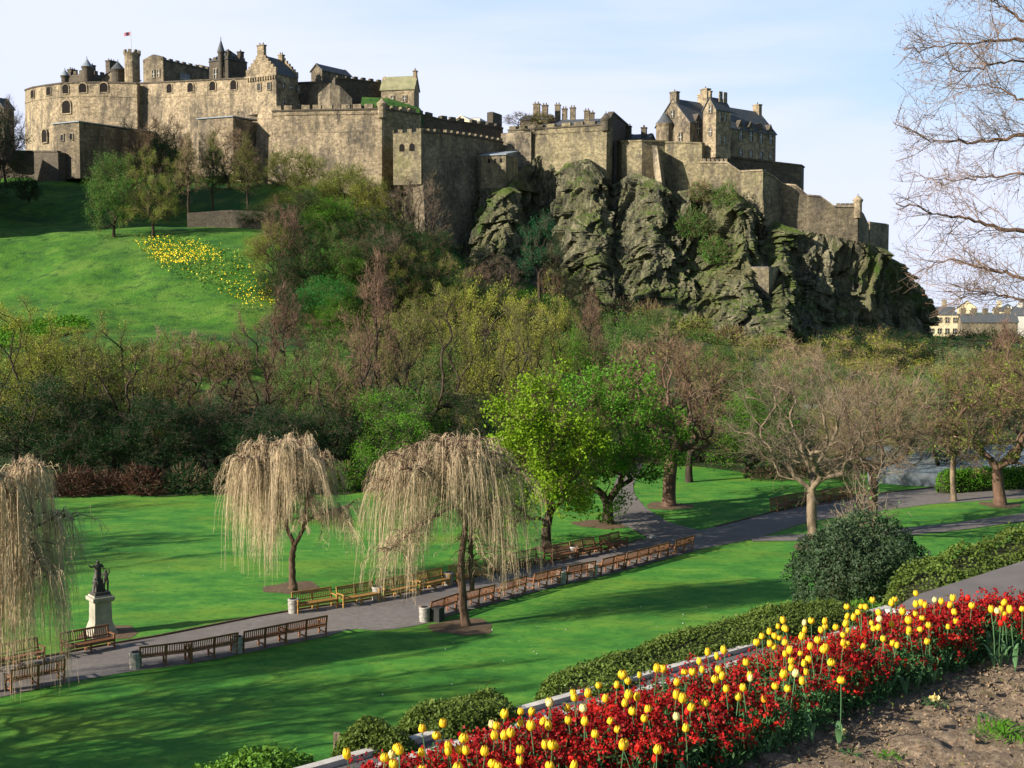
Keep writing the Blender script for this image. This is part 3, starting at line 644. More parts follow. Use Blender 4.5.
# A: great upper battery wall, curved at its left end, lit by the morning sun
wall('battery_wall', 'curved sandstone battery wall with a row of gun openings at the far left of the castle',
     [(25, 91, 165, 338), (27, 90, 160, 333), (33, 88, 160, 328), (45, 86, 160, 323), (60, 84, 160, 319), (80, 83, 160, 316.5), (110, 83, 160, 315), (137, 84, 160, 314)], M['stone'], 3, batter=.03,
     ports=[(33, 94, 1.7, 2.0), (49, 91, 1.8, 2.1), (66, 89, 1.9, 2.3), (83, 88, 2.0, 2.3), (104, 87.5, 2.1, 2.3), (67, 107, 2.6, 3.2), (46, 136, 2.2, 3.2)], course=[3.4])
wall('battery_wall', 'high sandstone palace wall with four gun openings below the great hall',
     [(137, 84, 155, 317), (150, 83.5, 160, 315), (200, 81, 165, 306), (245, 79, 170, 299), (276, 76, 172, 294)], M['stone'], 3, batter=.05,
     ports=[(170, 88.5, 1.8, 2.2), (191, 87.5, 1.9, 2.2), (213, 86, 1.9, 2.2), (234, 85, 1.9, 2.2)], course=[3.6])
w_ = MB(); 
# B: lower buildings in front of it
b = bldg('gatehouse_block', 'long low stone block with lead roof and dim side wall below the curved battery', 'building', 53, 79, 190, 292, 122, 178, 28, M['stone2'], 'lean', .9, rm=M['lead'])
for u, z in ((2.0, 9.0), (5.0, 9.0)): window(b, 'L', u, z, .9, 1.4, bars=False)
for u in (6, 12, 17): window(b, 'R', u, 9, 1.3, 1.6, bars=False)
b = bldg('gatehouse_block', 'flat-topped sunlit stone block at the foot of the palace wall, behind the tall thin trees', 'building', 198, 233, 258, 284, 117, 175, 22, M['stone'], 'lean', .5, rm=M['lead'])
wall('outer_wall', 'dark low stone wall under the curved battery at the left edge of the picture', [(-40, 150, 190, 305), (30, 152, 190, 300), (58, 152, 188, 292)], M['stonedark'], 2, crenel=None)
b = bldg('gate_building', 'dark narrow tower block on the left edge beside a bare tree', 'building', -10, 4, 14, 296, 108, 160, 30, M['stonedark'], 'gable', 2.5)
# C: skyline of the upper ward
b = bldg('palace_block', 'dark crenellated palace range on the skyline behind the curved battery', 'building', 62, 88, 118, 330, 73, 90, 30, M['stonedark'], 'flat', parapet=1.0)
chimney(b, 1, 1, b['H'], 1.6, 2.5, 2.4); chimney(b, b['A'] - 3, .5, b['H'], 1.5, 2, 1.6); chimney(b, .3, b['B'] * .75, b['H'], 1.6, 2.6, 4.5)
b = bldg('palace_block', 'low sunlit range with slate roof just left of the round flag tower', 'building', 100, 124, 140, 326, 77, 90, 25, M['stone2'], 'gable', 2.0)
round_tower('cone_turret', 'small turret with lead cone at the left end of the palace roofs', 65, 76, 92, 327, .95, M['stonedark'], M['lead'], 1.7, False)
round_tower('cone_turret', 'larger turret with lead cone and finial beside the palace chimneys', 87, 67, 90, 327, 1.25, M['stonedark'], M['lead'], 2.2, False)
round_tower('cone_turret', 'turret with dark cone roof between the chimneys and the round flag tower', 118, 70, 90, 325, 1.7, M['stonedark'], M['slate'], 2.2, False)
round_tower('round_tower', 'round crenellated sandstone clock tower carrying the flagpole', 132, 54, 90, 322, 1.9, M['stone'], None, 0, True, 'tower')
# flag
fp = P(131, 53, 322); t = thing('flagpole', tuple(fp), 'tall white flagpole with a small flag above the round tower', 'flagpole')
MB().cone(fp, .12, .07, 5.8, 8).build('pole', M['frame'], t)
s = MB(); u = np.linspace(0, 1, 9); fl = np.array([[fp + (-.06 - 1.7 * x, .15 * math.sin(7 * x), 4.5 + .9 * y - .35 * x) for x in u] for y in (0, .5, 1)]); s.grid(fl); s.build('flag', M['flagred'], t)
# great hall & war memorial
b = bldg('great_hall', 'long great hall with sunlit end and dark battlemented side wall on the skyline', 'building', 143, 163, 209, 314, 60, 86, 32, M['stone2'], 'gable', 1.0, parapet=.7, ridge='R', crow=True, rm=M['slate'])
window(b, 'R', b['B'] * .35, 1.6, 3.6, 2.6, bars=True); window(b, 'L', 1.2, 2.4, .8, 1.8); window(b, 'L', 3.0, 2.4, .8, 1.8)
b = bldg('memorial_hall', 'dark gothic hall with steep pyramid roof and spire on the skyline', 'building', 209, 228, 247, 310, 59, 84, 36, M['stonedark'], 'pyramid', 3.4, rm=M['slate'], parapet=1.0)
window(b, 'L', 1.4, 1.6, 1.1, 2.6); window(b, 'L', 4.0, 1.6, 1.1, 2.6)
chimney(b, .2, b['B'] - 2, b['H'], 1.2, 1.2, 2.4, 1); chimney(b, .2, .3, b['H'], 1.0, 1.0, 1.8, 1)
round_tower('spire_turret', 'slim gothic turret with the tallest spire on the skyline', 221, 52, 84, 311, .7, M['stonedark'], M['slate'], 3.0, False)
b = bldg('crow_stepped_house', 'tall sunlit crow-stepped house with corbelled top at the corner of the palace wall', 'building', 246, 276, 298, 288, 73, 112, 30, M['stone'], 'gable', 4.4, crow=True, rm=M['slate'])
for u in (1.6, 4.6): window(b, 'L', u, b['H'] - 3.6, .9, 1.6, bars=False)
for u in (2, 4.6, 7.2): window(b, 'R', u, b['H'] - 3.2, .9, 1.4)
for u in (2, 4.6, 7.2): window(b, 'R', u, b['H'] - 6.8, .9, 1.4)
chimney(b, b['A'] / 2 - 1, -.1, b['H'] + 3.4, 2.0, .9, 3.2, 2); chimney(b, b['A'] / 2 - .6, b['B'] - 1, b['H'] + 3.2, 1.2, .9, 2.4, 2)
s = MB(); co = b['pt']
for i in range(12): s.box(co(i * b['A'] / 12, -.32, b['H'] - 1.3), b['e1'] * .35, b['e2'] * .34, b['up'] * .8)
s.box(co(-.3, -.35, b['H'] - .5), b['e1'] * (b['A'] + .6), b['e2'] * .34, b['up'] * .45); s.build('corbels', M['stone'], b['t'])
# buttress with shaded flank at the right end of the palace wall
wall('sloping_buttress', 'tall sloping wall end casting a dark triangle left of the long crenellated wall', [(258, 112, 172, 291), (276, 110, 172, 287), (284, 112, 175, 297)], M['stone'], 3, coping=False, batter=.16)
# D: structures behind the long wall
b = bldg('powder_store', 'small flat-roofed stone block with lead roof above the long crenellated wall', 'building', 311, 322, 351, 300, 70, 110, 35, M['stone2'], 'gable', 1.5, rm=M['slate'])
wall('retaining_wall', 'sunlit upper ward wall joining the crow-stepped house to the small stone block', [(290, 84, 112, 302), (312, 83, 112, 298), (330, 84, 112, 297)], M['stone2'], 2)
wall('retaining_wall', 'dark upper ward wall behind the grassy bank and turret', [(335, 79, 112, 294), (352, 80, 112, 296), (391, 85, 112, 303)], M['stonedark'], 2, crenel=(1.0, 1.2, .6))
wall('rock_outcrop_wall', 'patched pale rock-faced wall in front of the small stone block', [(318, 94, 112, 290), (330, 83, 112, 289), (340, 86, 112, 289), (352, 98, 112, 290)], M['stonelight'], 2, coping=False)
b = bldg('chapel', 'small gabled chapel with yellowish lichened roof above the grass bank', 'building', 381, 414, 419, 296, 88, 106, 12, M['stone'], 'gable', 3.0, ridge='L', rm=M['slatemoss'])
window(b, 'L', 2, 1.2, .7, 1.3); window(b, 'L', 5, 1.2, .7, 1.3); chimney(b, -.1, b['B'] / 2 - .5, b['H'] + 2.0, .8, 1.0, 2.2, 1)
gb = MB(); pa = [P(362, 97, 291), P(388, 98, 290), P(420, 108, 289), P(424, 118, 290)]
gb.grid(np.array([[p + (0, -3.0, -2.5) for p in pa], [p for p in pa], [p + (0, 7, 0.2) for p in pa], [p + (0, 9, -6) for p in pa]])); struct(gb.build('castle_grass_bank', M['bankgrass']))
# E: long crenellated wall
wall('battery_wall', 'long sunlit crenellated wall in the middle of the castle above the thicket', [(272, 112, 165, 281), (300, 111, 165, 279), (340, 110.5, 168, 277), (382, 109.5, 172, 275)], M['stone'], 3, crenel=(1.9, 0.75, 1.0), course=[4.8, .9], batter=.05)
round_tower('corner_turret', 'small corbelled corner turret at the right end of the long crenellated wall', 382, 104, 118, 275.2, .95, M['stone'], M['stone'], 1.3, False)
wall('battery_wall', 'mossy shaded wall stepping right from the corner turret', [(382, 110, 175, 276), (400, 112, 190, 280), (421, 115, 190, 285)], M['stonegreen'], 3, crenel=(1.9, .75, .9))
# F: tower
b = bldg('square_bastion', 'square sunlit bastion with two arched openings below the corner turret', 'tower', 393, 421, 452, 268, 132, 184, 22, M['stonegreen'], 'flat', parapet=.8)
for u in (1.6, 4.0): 
    c_ = b['pt'](u, 0, b['H'] - 3.9); a_ = np.linspace(0, np.pi, 8)
    MB().prism([c_ - b['e2'] * .03, c_ + b['e1'] * 1.2 - b['e2'] * .03] + [c_ + b['e1'] * (.6 + .6 * math.cos(x)) + b['up'] * (1.0 + .6 * math.sin(x)) - b['e2'] * .03 for x in a_], -b['e2'] * .06).build('arched_opening', M['inner_shade'], b['t'])
wall('curtain_wall', 'dark shaded curtain wall running back to the right from the square bastion', [(421, 133, 205, 268.5), (445, 134, 215, 275), (475, 138, 215, 284), (503, 143, 210, 293)], M['stone2'], 3, crenel=(1.4, .8, .7), batter=.08)
wall('upper_curtain_wall', 'upper dark wall with battlements behind the curtain wall, sloping down to the right', [(405, 111, 150, 287), (440, 120, 160, 292), (470, 124, 160, 298), (503, 129, 160, 305)], M['stonedark'], 2.5, crenel=(1.6, 1.0, .8))
# H: little lean-to block and small tower
b = bldg('lean_to_store', 'small sunlit store with a grey lean-to roof among the dark curtain walls', 'building', 501, 531, 545, 292, 132, 195, 20, M['stonelight'], 'flat')
b = bldg('small_bastion', 'small sunlit bastion with slots under a grey lean-to roof, standing on a crag', 'tower', 481, 506, 518, 279, 155, 194, 20, M['stonegreen'], 'lean', 1.6, rm=M['lead'])
for u in (1, 2.4, 3.8): MB().box(b['pt'](u, -.04, b['H'] - 1.6), b['e1'] * .5, -b['e2'] * .05, b['up'] * .9).build('slot_opening', M['inner_shade'], b['t'])
wall('curtain_wall', 'narrow stone wall with slots linking the curtain wall to the small bastion', [(455, 156, 190, 287), (481, 155, 195, 284)], M['stone2'], 2, crenel=(.8, .8, .6))
# I: big lit wall with chimneys behind
wall('battery_wall', 'broad mossy sunlit wall with a turret at its right end, left of the dark cleft', [(508, 131, 170, 299), (533, 130, 185, 293), (560, 128, 190, 289), (607, 125, 188, 283)], M['stonegreen'], 3, crenel=(2.2, 1.0, .8), course=[1.2], batter=.06)
round_tower('corner_turret', 'domed corbelled turret at the right corner of the broad mossy wall', 606, 119, 131, 283.3, 1.0, M['stonedark'], M['stonedark'], 1.4, False)
wall('gable_wall', 'dark receding gable wall right of the domed turret', [(607, 124, 190, 283.5), (613, 113, 190, 289), (628, 126, 175, 305)], M['stonedark'], 2)
b = bldg('barrack_range', 'long low range with slate roof and tall chimneys behind the broad mossy wall', 'building', 541, 604, 612, 300, 124, 140, 12, M['stone2'], 'gable', 2.2, ridge='L', rm=M['slate'])
for x, w, h in ((4.5, 1.6, 3.2), (9.2, 1.3, 4.6), (11.3, 1.2, 4.4), (13.0, 1.3, 5.4)): chimney(b, x - 1, b['B'] * .5, b['H'] + .6, w, 1.0, h, 2)
chimney(b, 3.6, .3, b['H'], 1.3, 1.0, 3.2, 2)
b = bldg('barrack_range', 'second chimneyed range just left of the slate-roofed one, half hidden by bushes', 'building', 520, 548, 556, 304, 119, 140, 15, M['stone2'], 'gable', 1.4, ridge='L', rm=M['slate'])
chimney(b, 1.0, b['B'] * .4, b['H'] + .6, 1.4, 1.0, 3.2, 2); chimney(b, 3.0, b['B'] * .4, b['H'] + .6, 1.6, 1.0, 3.6, 2)
b = bldg('distant_house', 'pale flat distant roof block on the skyline left of the barrack chimneys', 'building', 462, 480, 488, 330, 118, 140, 15, M['palewall'], 'flat')
b = bldg('distant_house', 'pale gabled distant house with a white roof slope on the skyline', 'building', 452, 470, 480, 322, 121, 140, 25, M['cream'], 'gable', 1.4, rm=M['palewall'])
b = bldg('distant_house', 'dark chimney block between the pale distant roofs and the bushes', 'building', 487, 493, 502, 322, 112, 140, 25, M['stonedark'], 'flat')
b = bldg('distant_house', 'tiny dark chimney block at the left end of the pale distant roofs', 'building', 438, 441, 447, 322, 116, 140, 25, M['stonedark'], 'flat')
# J: right group of walls
wall('battery_wall', 'mossy sunlit wall between the dark cleft and the thin leaning buttress', [(617, 142, 200, 291), (622, 142, 195, 286), (642, 141.5, 190, 283), (665, 142, 195, 285)], M['stonegreen'], 3, coping=M['stonegreen'])
b = bldg('small_roof_house', 'low dark roof with two chimneys left of the great hospital block', 'building', 627, 648, 656, 300, 139, 150, 20, M['stonedark'], 'gable', 1.6, ridge='L'); chimney(b, .8, 1, b['H'], 1.2, 1.2, 2.8, 2); chimney(b, 4.6, 1, b['H'] + .5, 1.3, 1.2, 2.8, 2)
s = MB(); a_, b_, c_ = P(652, 145, 279), P(660, 147, 277), P(663, 200, 275)
e = nrm(P(662, 200, 288) - P(660, 200, 279)) * 9
s.prism([P(652, 145, 280), P(657, 146, 279), P(664, 200, 275.5), P(659, 200, 277), P(654, 172, 279)], (2.2, 9, 0)); o = s.build('leaning_buttress', M['stonelight']); tag(o, 'thin leaning stone buttress on the bare crag below the mossy wall', 'buttress')
wall('battery_wall', 'sunlit wall under the hospital block, half shaded by the leaning buttress', [(665, 143, 205, 285), (680, 143, 205, 282.5), (702, 144, 200, 280)], M['stonegreen'], 3, coping=M['stonegreen'])
wall('stepped_wall', 'crenellated wall descending right from below the hospital block', [(700, 163, 205, 279), (727, 163, 205, 276), (741, 173, 205, 275)], M['stonegreen'], 2, crenel=None, coping=M['stonelight'])
wall('upper_terrace_wall', 'long dark terrace wall carrying the hospital block', [(700, 154, 185, 287), (740, 159, 195, 290), (801, 166, 200, 297)], M['stonedark'], 2.5)
wall('end_wall', 'narrow end of the dark terrace wall above the zigzag wall', [(801, 166, 200, 297), (804, 168, 205, 305)], M['stonedark'], 2.5)
s_ = thing('merlon_row', tuple(P(715, 160, 279)), 'row of small battlements between the hospital block and the stepped wall', 'battlement')
mm = MB()
for i in range(6): mm.box(P(703 + i * 4.3, 163, 279.2), (.62, 0, 0), (0, .8, 0), (0, 0, 1.0))
mm.build('merlons', M['stonelight'], s_)
wall('bastion_wall', 'sunlit corner bastion with pale coping in the zigzag wall', [(741, 172, 215, 275), (763, 171, 222, 271)], M['stonegreen'], 2.5, coping=M['stonelight'])
wall('zigzag_wall', 'long wall zigzagging down to the right towards the lone turret', [(763, 172, 235, 271.2), (773, 177, 238, 274), (783, 185, 238, 277), (796, 186, 238, 275.5), (807, 196, 245, 275.5), (820, 197, 240, 275.2), (834, 207, 241, 275), (858, 207, 242, 274.5)], M['stone2'], 2.5, coping=M['stonelight'], batter=.04, ext=3.0)
s = thing('merlon_row', tuple(P(845, 206, 276)), 'short row of battlements beside the lone turret', 'battlement'); mm = MB()
for i in range(4): mm.box(P(837 + i * 4.6, 207, 275.2 - i * .08), (.75, 0, 0), (0, .8, 0), (0, 0, .85))
mm.build('merlons', M['stone2'], s)
round_tower('corner_turret', 'lone domed turret at the right tip of the zigzag wall', 858, 200, 218, 274.7, .88, M['stone'], M['stone'], 1.1, False)
wall('flank_wall', 'dark flank wall behind the lone turret', [(859, 208, 242, 275), (864, 214, 246, 279.5), (869, 225, 250, 284.5)], M['stone2'], 2, coping=False, ext=1.0)
b = bldg('end_bastion', 'small dark bastion at the extreme right end of the castle walls', 'tower', 866, 870, 889, 286, 222, 262, 40, M['stone2'], 'flat')
b = bldg('rock_tower_stub', 'ruined square tower stub standing on the lower crag', 'tower', 749, 769, 783, 251, 267, 310, 30, M['stonegreen'], 'flat')
# K: hospital block
b = bldg('hospital_block', 'large sandstone hospital block with slate roof, gables and rows of windows on the crag', 'building', 656, 690, 776, 282, 122, 157, 50, M['stone'], 'gable', 5.7, crow=False, rm=M['slate'])
H, A, B = b['H'], b['A'], b['B']
s = MB(); pt = b['pt']
for i, u in enumerate(np.linspace(2.2, B - 2.6, 8)):
    if 2 <= i <= 3: continue
    window(b, 'R', u, H - 2.6, 1.2, 2.9); window(b, 'R', u + .1, H - 6.2, 1.1, 1.6)
    g = MB(); g.prism([pt(-.12, u - .5, H + .35), pt(-.12, u + 1.7, H + .35), pt(-.12, u + .6, H + 2.2)], b['e1'] * 2.4); dm = g.build('dormer', M['stonedark'], b['t'])
chimney(b, A / 2 - 1.1, -.1, H + 4.8, 2.0, 1.1, 2.4, 1); chimney(b, A / 2 - 1.0, B - 1.2, H + 4.4, 1.9, 1.1, 3.0, 1); chimney(b, A * .3, B * .30, H + 2.5, 2.0, 1.3, 6.3, 1); chimney(b, A * .55, B * .36, H + 3.5, 1.9, 1.2, 4.6, 1)
window(b, 'L', A * .5 - .3, H - 4.5, .8, 3.0); window(b, 'L', A * .22, H - 4, .9, 1.8); window(b, 'L', A * .5 - .3, H + 1.6, .7, 1.5)
# projecting gabled bay
bb = bldg('gabled_bay', 'gabled bay of the hospital block', 'bay', 703, 716, 731, 280, 109, 157, 50, M['stone'], 'gable', 2.7, ridge='R', rm=M['slate'])
for z in (3, 8, 12.5): window(bb, 'R', 1.0, z, .8, 2.0); window(bb, 'R', 2.6, z, .8, 2.0)
for z in (5, 10): window(bb, 'L', 1.2, z, .7, 1.6)
chimney(bb, bb['A'] / 2 - .3, -.1, bb['H'] + 2.8, .6, .6, 1.2, 1)
# the bay becomes part of the block
bay = [c for c in bb['t'].children if c.name.startswith('walls')][0]
off = ORG[bb['t'].name] - ORG[b['t'].name]
bay.name = 'projecting_bay'; bay.parent = b['t']; bay.location = off
for c in list(bb['t'].children):
    if c is bay: continue
    if c.name.startswith('window'):
        c.parent = b['t']; c.location = off
    else:
        for g in list(c.children): 
            bpy.data.objects.remove(g)
        c.parent = bay; c.name = 'bay_' + c.name.split('.')[0]
ob = bb['t']; bpy.data.objects.remove(ob)
round_tower('cone_turret', 'round stair turret with conical slate roof at the left of the hospital block', 665, 124, 145, 287, 1.9, M['stone'], M['slate'], 2.6, False)

# ------------------------------------------------------------------ distant town on the right
def house(lbl, pl, pc, pr, D, ye, yb, al, m, roof, rh, rm, ridge='L', win=0, ch=0):
    b = bldg('distant_house', lbl, 'building', pl, pc, pr, D, ye, yb, al, M[m], roof, rh, ridge=ridge, rm=M[rm], overhang=.4)
    for i in range(win): window(b, 'L', b['A'] * (i + .5) / win - .7, b['H'] - 3.4, 1.5, 2.2)
    for i in range(win): window(b, 'L', b['A'] * (i + .5) / win - .7, b['H'] - 8.4, 1.5, 2.2)
    for i in range(ch): chimney(b, b['A'] * (i + .5) / ch, b['B'] * .45, b['H'] + rh * .5, 2.2, 1.6, 4, 3)
house('long pale distant house with grey hipped roof and five windows right of the crag', 921, 959, 962, 560, 315, 350, 8, 'cream', 'hip', 3.6, 'slate', win=5)
house('row of distant chimneyed houses behind the grey hipped roof', 915, 955, 960, 640, 309, 340, 6, 'stonelight', 'gable', 1.0, 'slate', ch=3)
house('cream gabled distant house catching the sun behind the branches', 957, 977, 1000, 600, 308, 340, 20, 'cream', 'gable', 3.5, 'soilring', ridge='R', win=2)
house('wide cream distant building right of the cream gabled house', 996, 1010, 1013, 640, 311, 340, 10, 'cream', 'gable', 2.0, 'slate', win=1, ch=1)
house('long grey-roofed terrace of distant houses below the cream ones', 962, 1018, 1024, 540, 322, 350, 8, 'stone2', 'gable', 3.4, 'slate', ch=5)
house('distant building with dark domed-looking roof near the right edge', 1002, 1016, 1021, 700, 309, 330, 10, 'palewall', 'hip', 3.2, 'slate')
house('distant grey roof at the right edge of the town', 1012, 1036, 1044, 620, 315, 345, 10, 'palewall', 'gable', 4.0, 'slate', ch=1)
house('pale distant tenement beyond the right edge houses', 1024, 1080, 1090, 680, 306, 345, 10, 'stonelight', 'gable', 4.0, 'slate', win=6, ch=3)
for (x0, y0, w_, d_, h_, lb) in [(-136, 212, 16, 34, 60, 'tall stone tenement beyond the left edge, nearer of the two'), (-142, 252, 20, 34, 27, 'tall stone tenement beyond the left edge, farther of the two')]:  # unseen blocks added and sized so their shadow darkens the upper hill
    z0 = tz(x0, y0) - 6; t = thing('tenement', (x0 + w_ / 2, y0 + d_ / 2, z0), lb, 'building'); s = MB(); s.bx(x0, x0 + w_, y0, y0 + d_, z0, z0 + h_); s.build('walls', M['stone'], t)
    s = MB(); 
    for sx in (0, 1):
        xa = x0 - .4 if sx == 0 else x0 + w_ + .4; s.prism([(xa, y0 - .3, z0 + h_ + .01), (x0 + w_ / 2, y0 - .3, z0 + h_ + 6), (x0 + w_ / 2, y0 - .3, z0 + h_ + 6.3), (xa, y0 - .3, z0 + h_ + .35)], (0, d_ + .6, 0))
    s.build('roof', M['slate'], t)
    for k in range(6):
        for j in range(int((h_ - 14) / 4) + 1):
            s = MB(); s.bx(x0 + w_ - .02, x0 + w_ + .06, y0 + 2 + k * 5.2, y0 + 3.4 + k * 5.2, z0 + 9 + j * 4, z0 + 11.3 + j * 4); s.build('window', M['glass'], t)
# ------------------------------------------------------------------ retaining wall on the hill
p0, p1 = P(187, 213, 236), P(270, 212, 236); zz0 = tz(p0[0], 237)
wall('hill_retaining_wall', 'low dark stone retaining wall across the grass hill below the thin trees', [(187, 213, 222, 236), (230, 210, 220, 236), (272, 212, 222, 235)], M['stonedark'], 1.2, cat='garden wall', coping=False)
# bandstand, screen wall
b = bldg('bandstand_pavilion', 'low pavilion with flat pale green roof seen through the bare branches', 'pavilion', 772, 880, 900, 150, 414, 440, 8, M['bluewall'], 'flat', rm=M['greenroof'])
b['roof'].location = (0, 0, .25)
s = MB(); s.box(b['pt'](-1, -1.5, b['H'] + .003), b['e1'] * (b['A'] + 2), b['e2'] * 8, b['up'] * .6); s.build('canopy', M['greenroof'], b['t'])
wall('screen_wall', 'blue-grey panelled screen wall by the pale terrace at the right', [(868, 471, 490, 106), (905, 472, 491, 104), (938, 474, 493, 103)], M['bluewall'], .3, cat='wall', coping=False)
# ------------------------------------------------------------------ trees
def skeleton(rng, root, base_h, targets, seg, lean=(0, 0), bias=0.25, wob=0.10, forks=None):
    "grow limbs from a trunk to each target point; returns nodes, parents"
    n0 = max(3, int(base_h / seg)); t = np.linspace(0, 1, n0)
    nodes = [np.array(root) + np.array((lean[0] * x ** 1.5 + .04 * math.sin(5 * x + 1), lean[1] * x + .03 * math.sin(4 * x), base_h * x)) for x in t]
    par = [-1] + list(range(n0 - 1)); ln = [seg * i for i in range(n0)]
    P_ = np.zeros((40000, 3)); P_[:n0] = nodes; Ln = np.zeros(40000); Ln[:n0] = 0; D_ = np.zeros((40000, 3)); D_[:n0] = (0, 0, 1); n = n0
    c = nodes[-1]; order = np.argsort(np.linalg.norm(targets - c, axis=1))
    for k in order:
        tg = targets[k]; d = tg - P_[n0 - 1:n]; dist = np.linalg.norm(d, axis=1)
        cosv = (d * D_[n0 - 1:n]).sum(1) / (dist + 1e-6)
        cost = dist * (1.25 - 0.35 * cosv) + bias * Ln[n0 - 1:n]
        j = int(np.argmin(cost)) + n0 - 1; dj = dist[j - n0 + 1]; m = max(1, int(math.ceil(dj / seg)))
        a = P_[j]; ctrl = a + D_[j] * dj * 0.35 + np.array((0, 0, .06 * dj)); prev = j
        for i in range(1, m + 1):
            x = i / m; q = (1 - x) ** 2 * a + 2 * x * (1 - x) * ctrl + x * x * tg
            if i < m: q = q + rng.normal(size=3) * seg * wob
            P_[n] = q; par.append(prev); D_[n] = nrm(q - P_[prev]); Ln[n] = Ln[prev] + np.linalg.norm(q - P_[prev]); prev = n; n += 1
    return P_[:n].copy(), np.array(par), D_[:n].copy()
def radii(par, tip, base, ex=2.3):
    n = len(par); s = np.zeros(n); ch = np.zeros(n, int)
    for i in range(n - 1, 0, -1):
        if s[i] == 0: s[i] = 1.0
        s[par[i]] += s[i]
    s[0] = max(s[0], s[1])
    r = s ** (1 / ex); r = tip + (base - tip) * (r - 1) / (r[0] - 1); return r
def crown_pts(rng, n, rx, ry, rz, cz, lump=0.25, shell=0.55, zlo=-0.9, seed=0):
    out = []
    while len(out) < n:
        v = nrm(rng.normal(size=3)); 
        if v[2] < zlo: continue
        rr = (shell + (1 - shell) * rng.random() ** .6) * (1 + lump * float(vn(v * 2.2 + seed * 7.1, 3)) + lump * .5 * float(vn(v * 5 + seed, 9)))
        out.append((v[0] * rx * rr, v[1] * ry * rr, cz + v[2] * rz * rr * (1 if v[2] > 0 else .75)))
    return np.array(out)
def tree_mesh(seed, H=12.0, rx=4.5, trunk=.30, base=.28, nt=170, seg=.55, twigs=6, twl=(.5, 1.2), tww=.016, leaf=0, lsize=.2, lspread=.45, clump=3, leanf=1.0, wob=.10, cshape='round', lump=.3, tr=.26, tips=.022, shell=.5, buds=0, upw=.25, root_flare=True, rthr=.06):
    rng = np.random.default_rng(seed); bh = H * base
    if cshape == 'round': rz = (H - bh) * .56; cz = bh + (H - bh) * .46
    elif cshape == 'tall': rz = (H - bh) * .56; cz = bh + (H - bh) * .46
    tg = crown_pts(rng, nt, rx, rx, rz, cz, lump, shell, seed=seed)
    if cshape == 'tall':
        f = np.clip((tg[:, 2] - bh) / (H - bh), 0, 1); tg[:, :2] *= (1.15 - .85 * f)[:, None]
        st = np.c_[rng.normal(size=12) * .15, rng.normal(size=12) * .15, np.linspace(bh, H, 12)]; tg = np.vstack([st, tg])
    tg = tg[tg[:, 2] > bh * .8]
    nd, par, dr = skeleton(rng, (0, 0, -.3), bh + .3, tg, seg, lean=(rng.normal() * .25 * leanf, rng.normal() * .25 * leanf), bias=.22, wob=wob)
    r = radii(par, tips, trunk)
    if root_flare: r[0] *= 1.45; r[1] *= 1.1
    T = MB(); i = np.arange(1, len(nd)); p = par[i]
    big = r[i] > .09
    for msk, k in ((big, 7), (~big & (r[i] > .04), 4), (r[i] <= .04, 3)):
        T.frusta(nd[p[msk]], nd[i[msk]] + dr[i[msk]] * .04, np.minimum(r[p[msk]], r[i[msk]] * 1.25 + .01), r[i[msk]], k)
    # twigs
    Cn = MB(); ti = i[r[i] < rthr]; src = np.repeat(nd[ti], twigs, 0) + rng.normal(size=(len(ti) * twigs, 3)) * .03; sd = np.repeat(dr[ti], twigs, 0)
    n = len(src); out = nrm(src - np.array((0, 0, cz * .8))); d = nrm(sd * .6 + rng.normal(size=(n, 3)) * .55 + out * .35 + np.array((0, 0, upw)))
    l = rng.uniform(twl[0], twl[1], n)[:, None]; bend = rng.normal(size=(n, 3)) * .18
    C = np.stack([src, src + d * l * .5 + bend * l * .3, src + d * l + bend * l], 1)
    Cn.ribbons(C, np.array((tww, tww * .7, tww * .25)), rng)
    s3 = np.concatenate([C[:, 1], C[:, 2], C[:, 1] * .5 + C[:, 0] * .5]); n3 = len(s3); d3 = nrm(np.tile(d, (3, 1)) + rng.normal(size=(n3, 3)) * .9); Cn.ribbons(np.stack([s3, s3 + d3 * rng.uniform(.2, .6, (n3, 1)) * twl[1] * .7], 1), np.array((tww * .6, tww * .3)), rng)
    # sub twigs
    src2 = C[:, 1]; d2 = nrm(d + rng.normal(size=(n, 3)) * .6); Cn.ribbons(np.stack([src2, src2 + d2 * l * .55], 1), np.array((tww * .6, tww * .25)), rng)
    if leaf:
        m_ = int(n * leaf); kc = rng.integers(0, n, max(8, n // clump)); k = kc[rng.integers(0, len(kc), m_)]; f = rng.random((m_, 1)); c = C[k, 1] * (1 - f) + C[k, 2] * f + rng.normal(size=(m_, 3)) * lspread * .35
        Cn.leaves(c, rng.uniform(.6, 1.3, m_) * lsize, rng, 1, nd=(-.2, -.2, .7))
    return T, Cn
def proto(name, seed, label='x', cat='tree', mats=('bark', 'twig_brown', 'leaf_olive'), **k):
    T, Cn = tree_mesh(seed, **k); t = thing(name, (0, 0, 0), label, cat)
    T.build('trunk', M[mats[0]], t, smooth=True); Cn.build('crown', [M[mats[1]], M[mats[2]]], t); t['_'] = k.get('H', 12.0); del t['_']
    return t
PR = {}; HT = {}; RXs = {}
def defp(key, seed, **k): PR[key] = (seed, k); HT[key] = k['H']; RXs[key] = k['rx']
made = {}
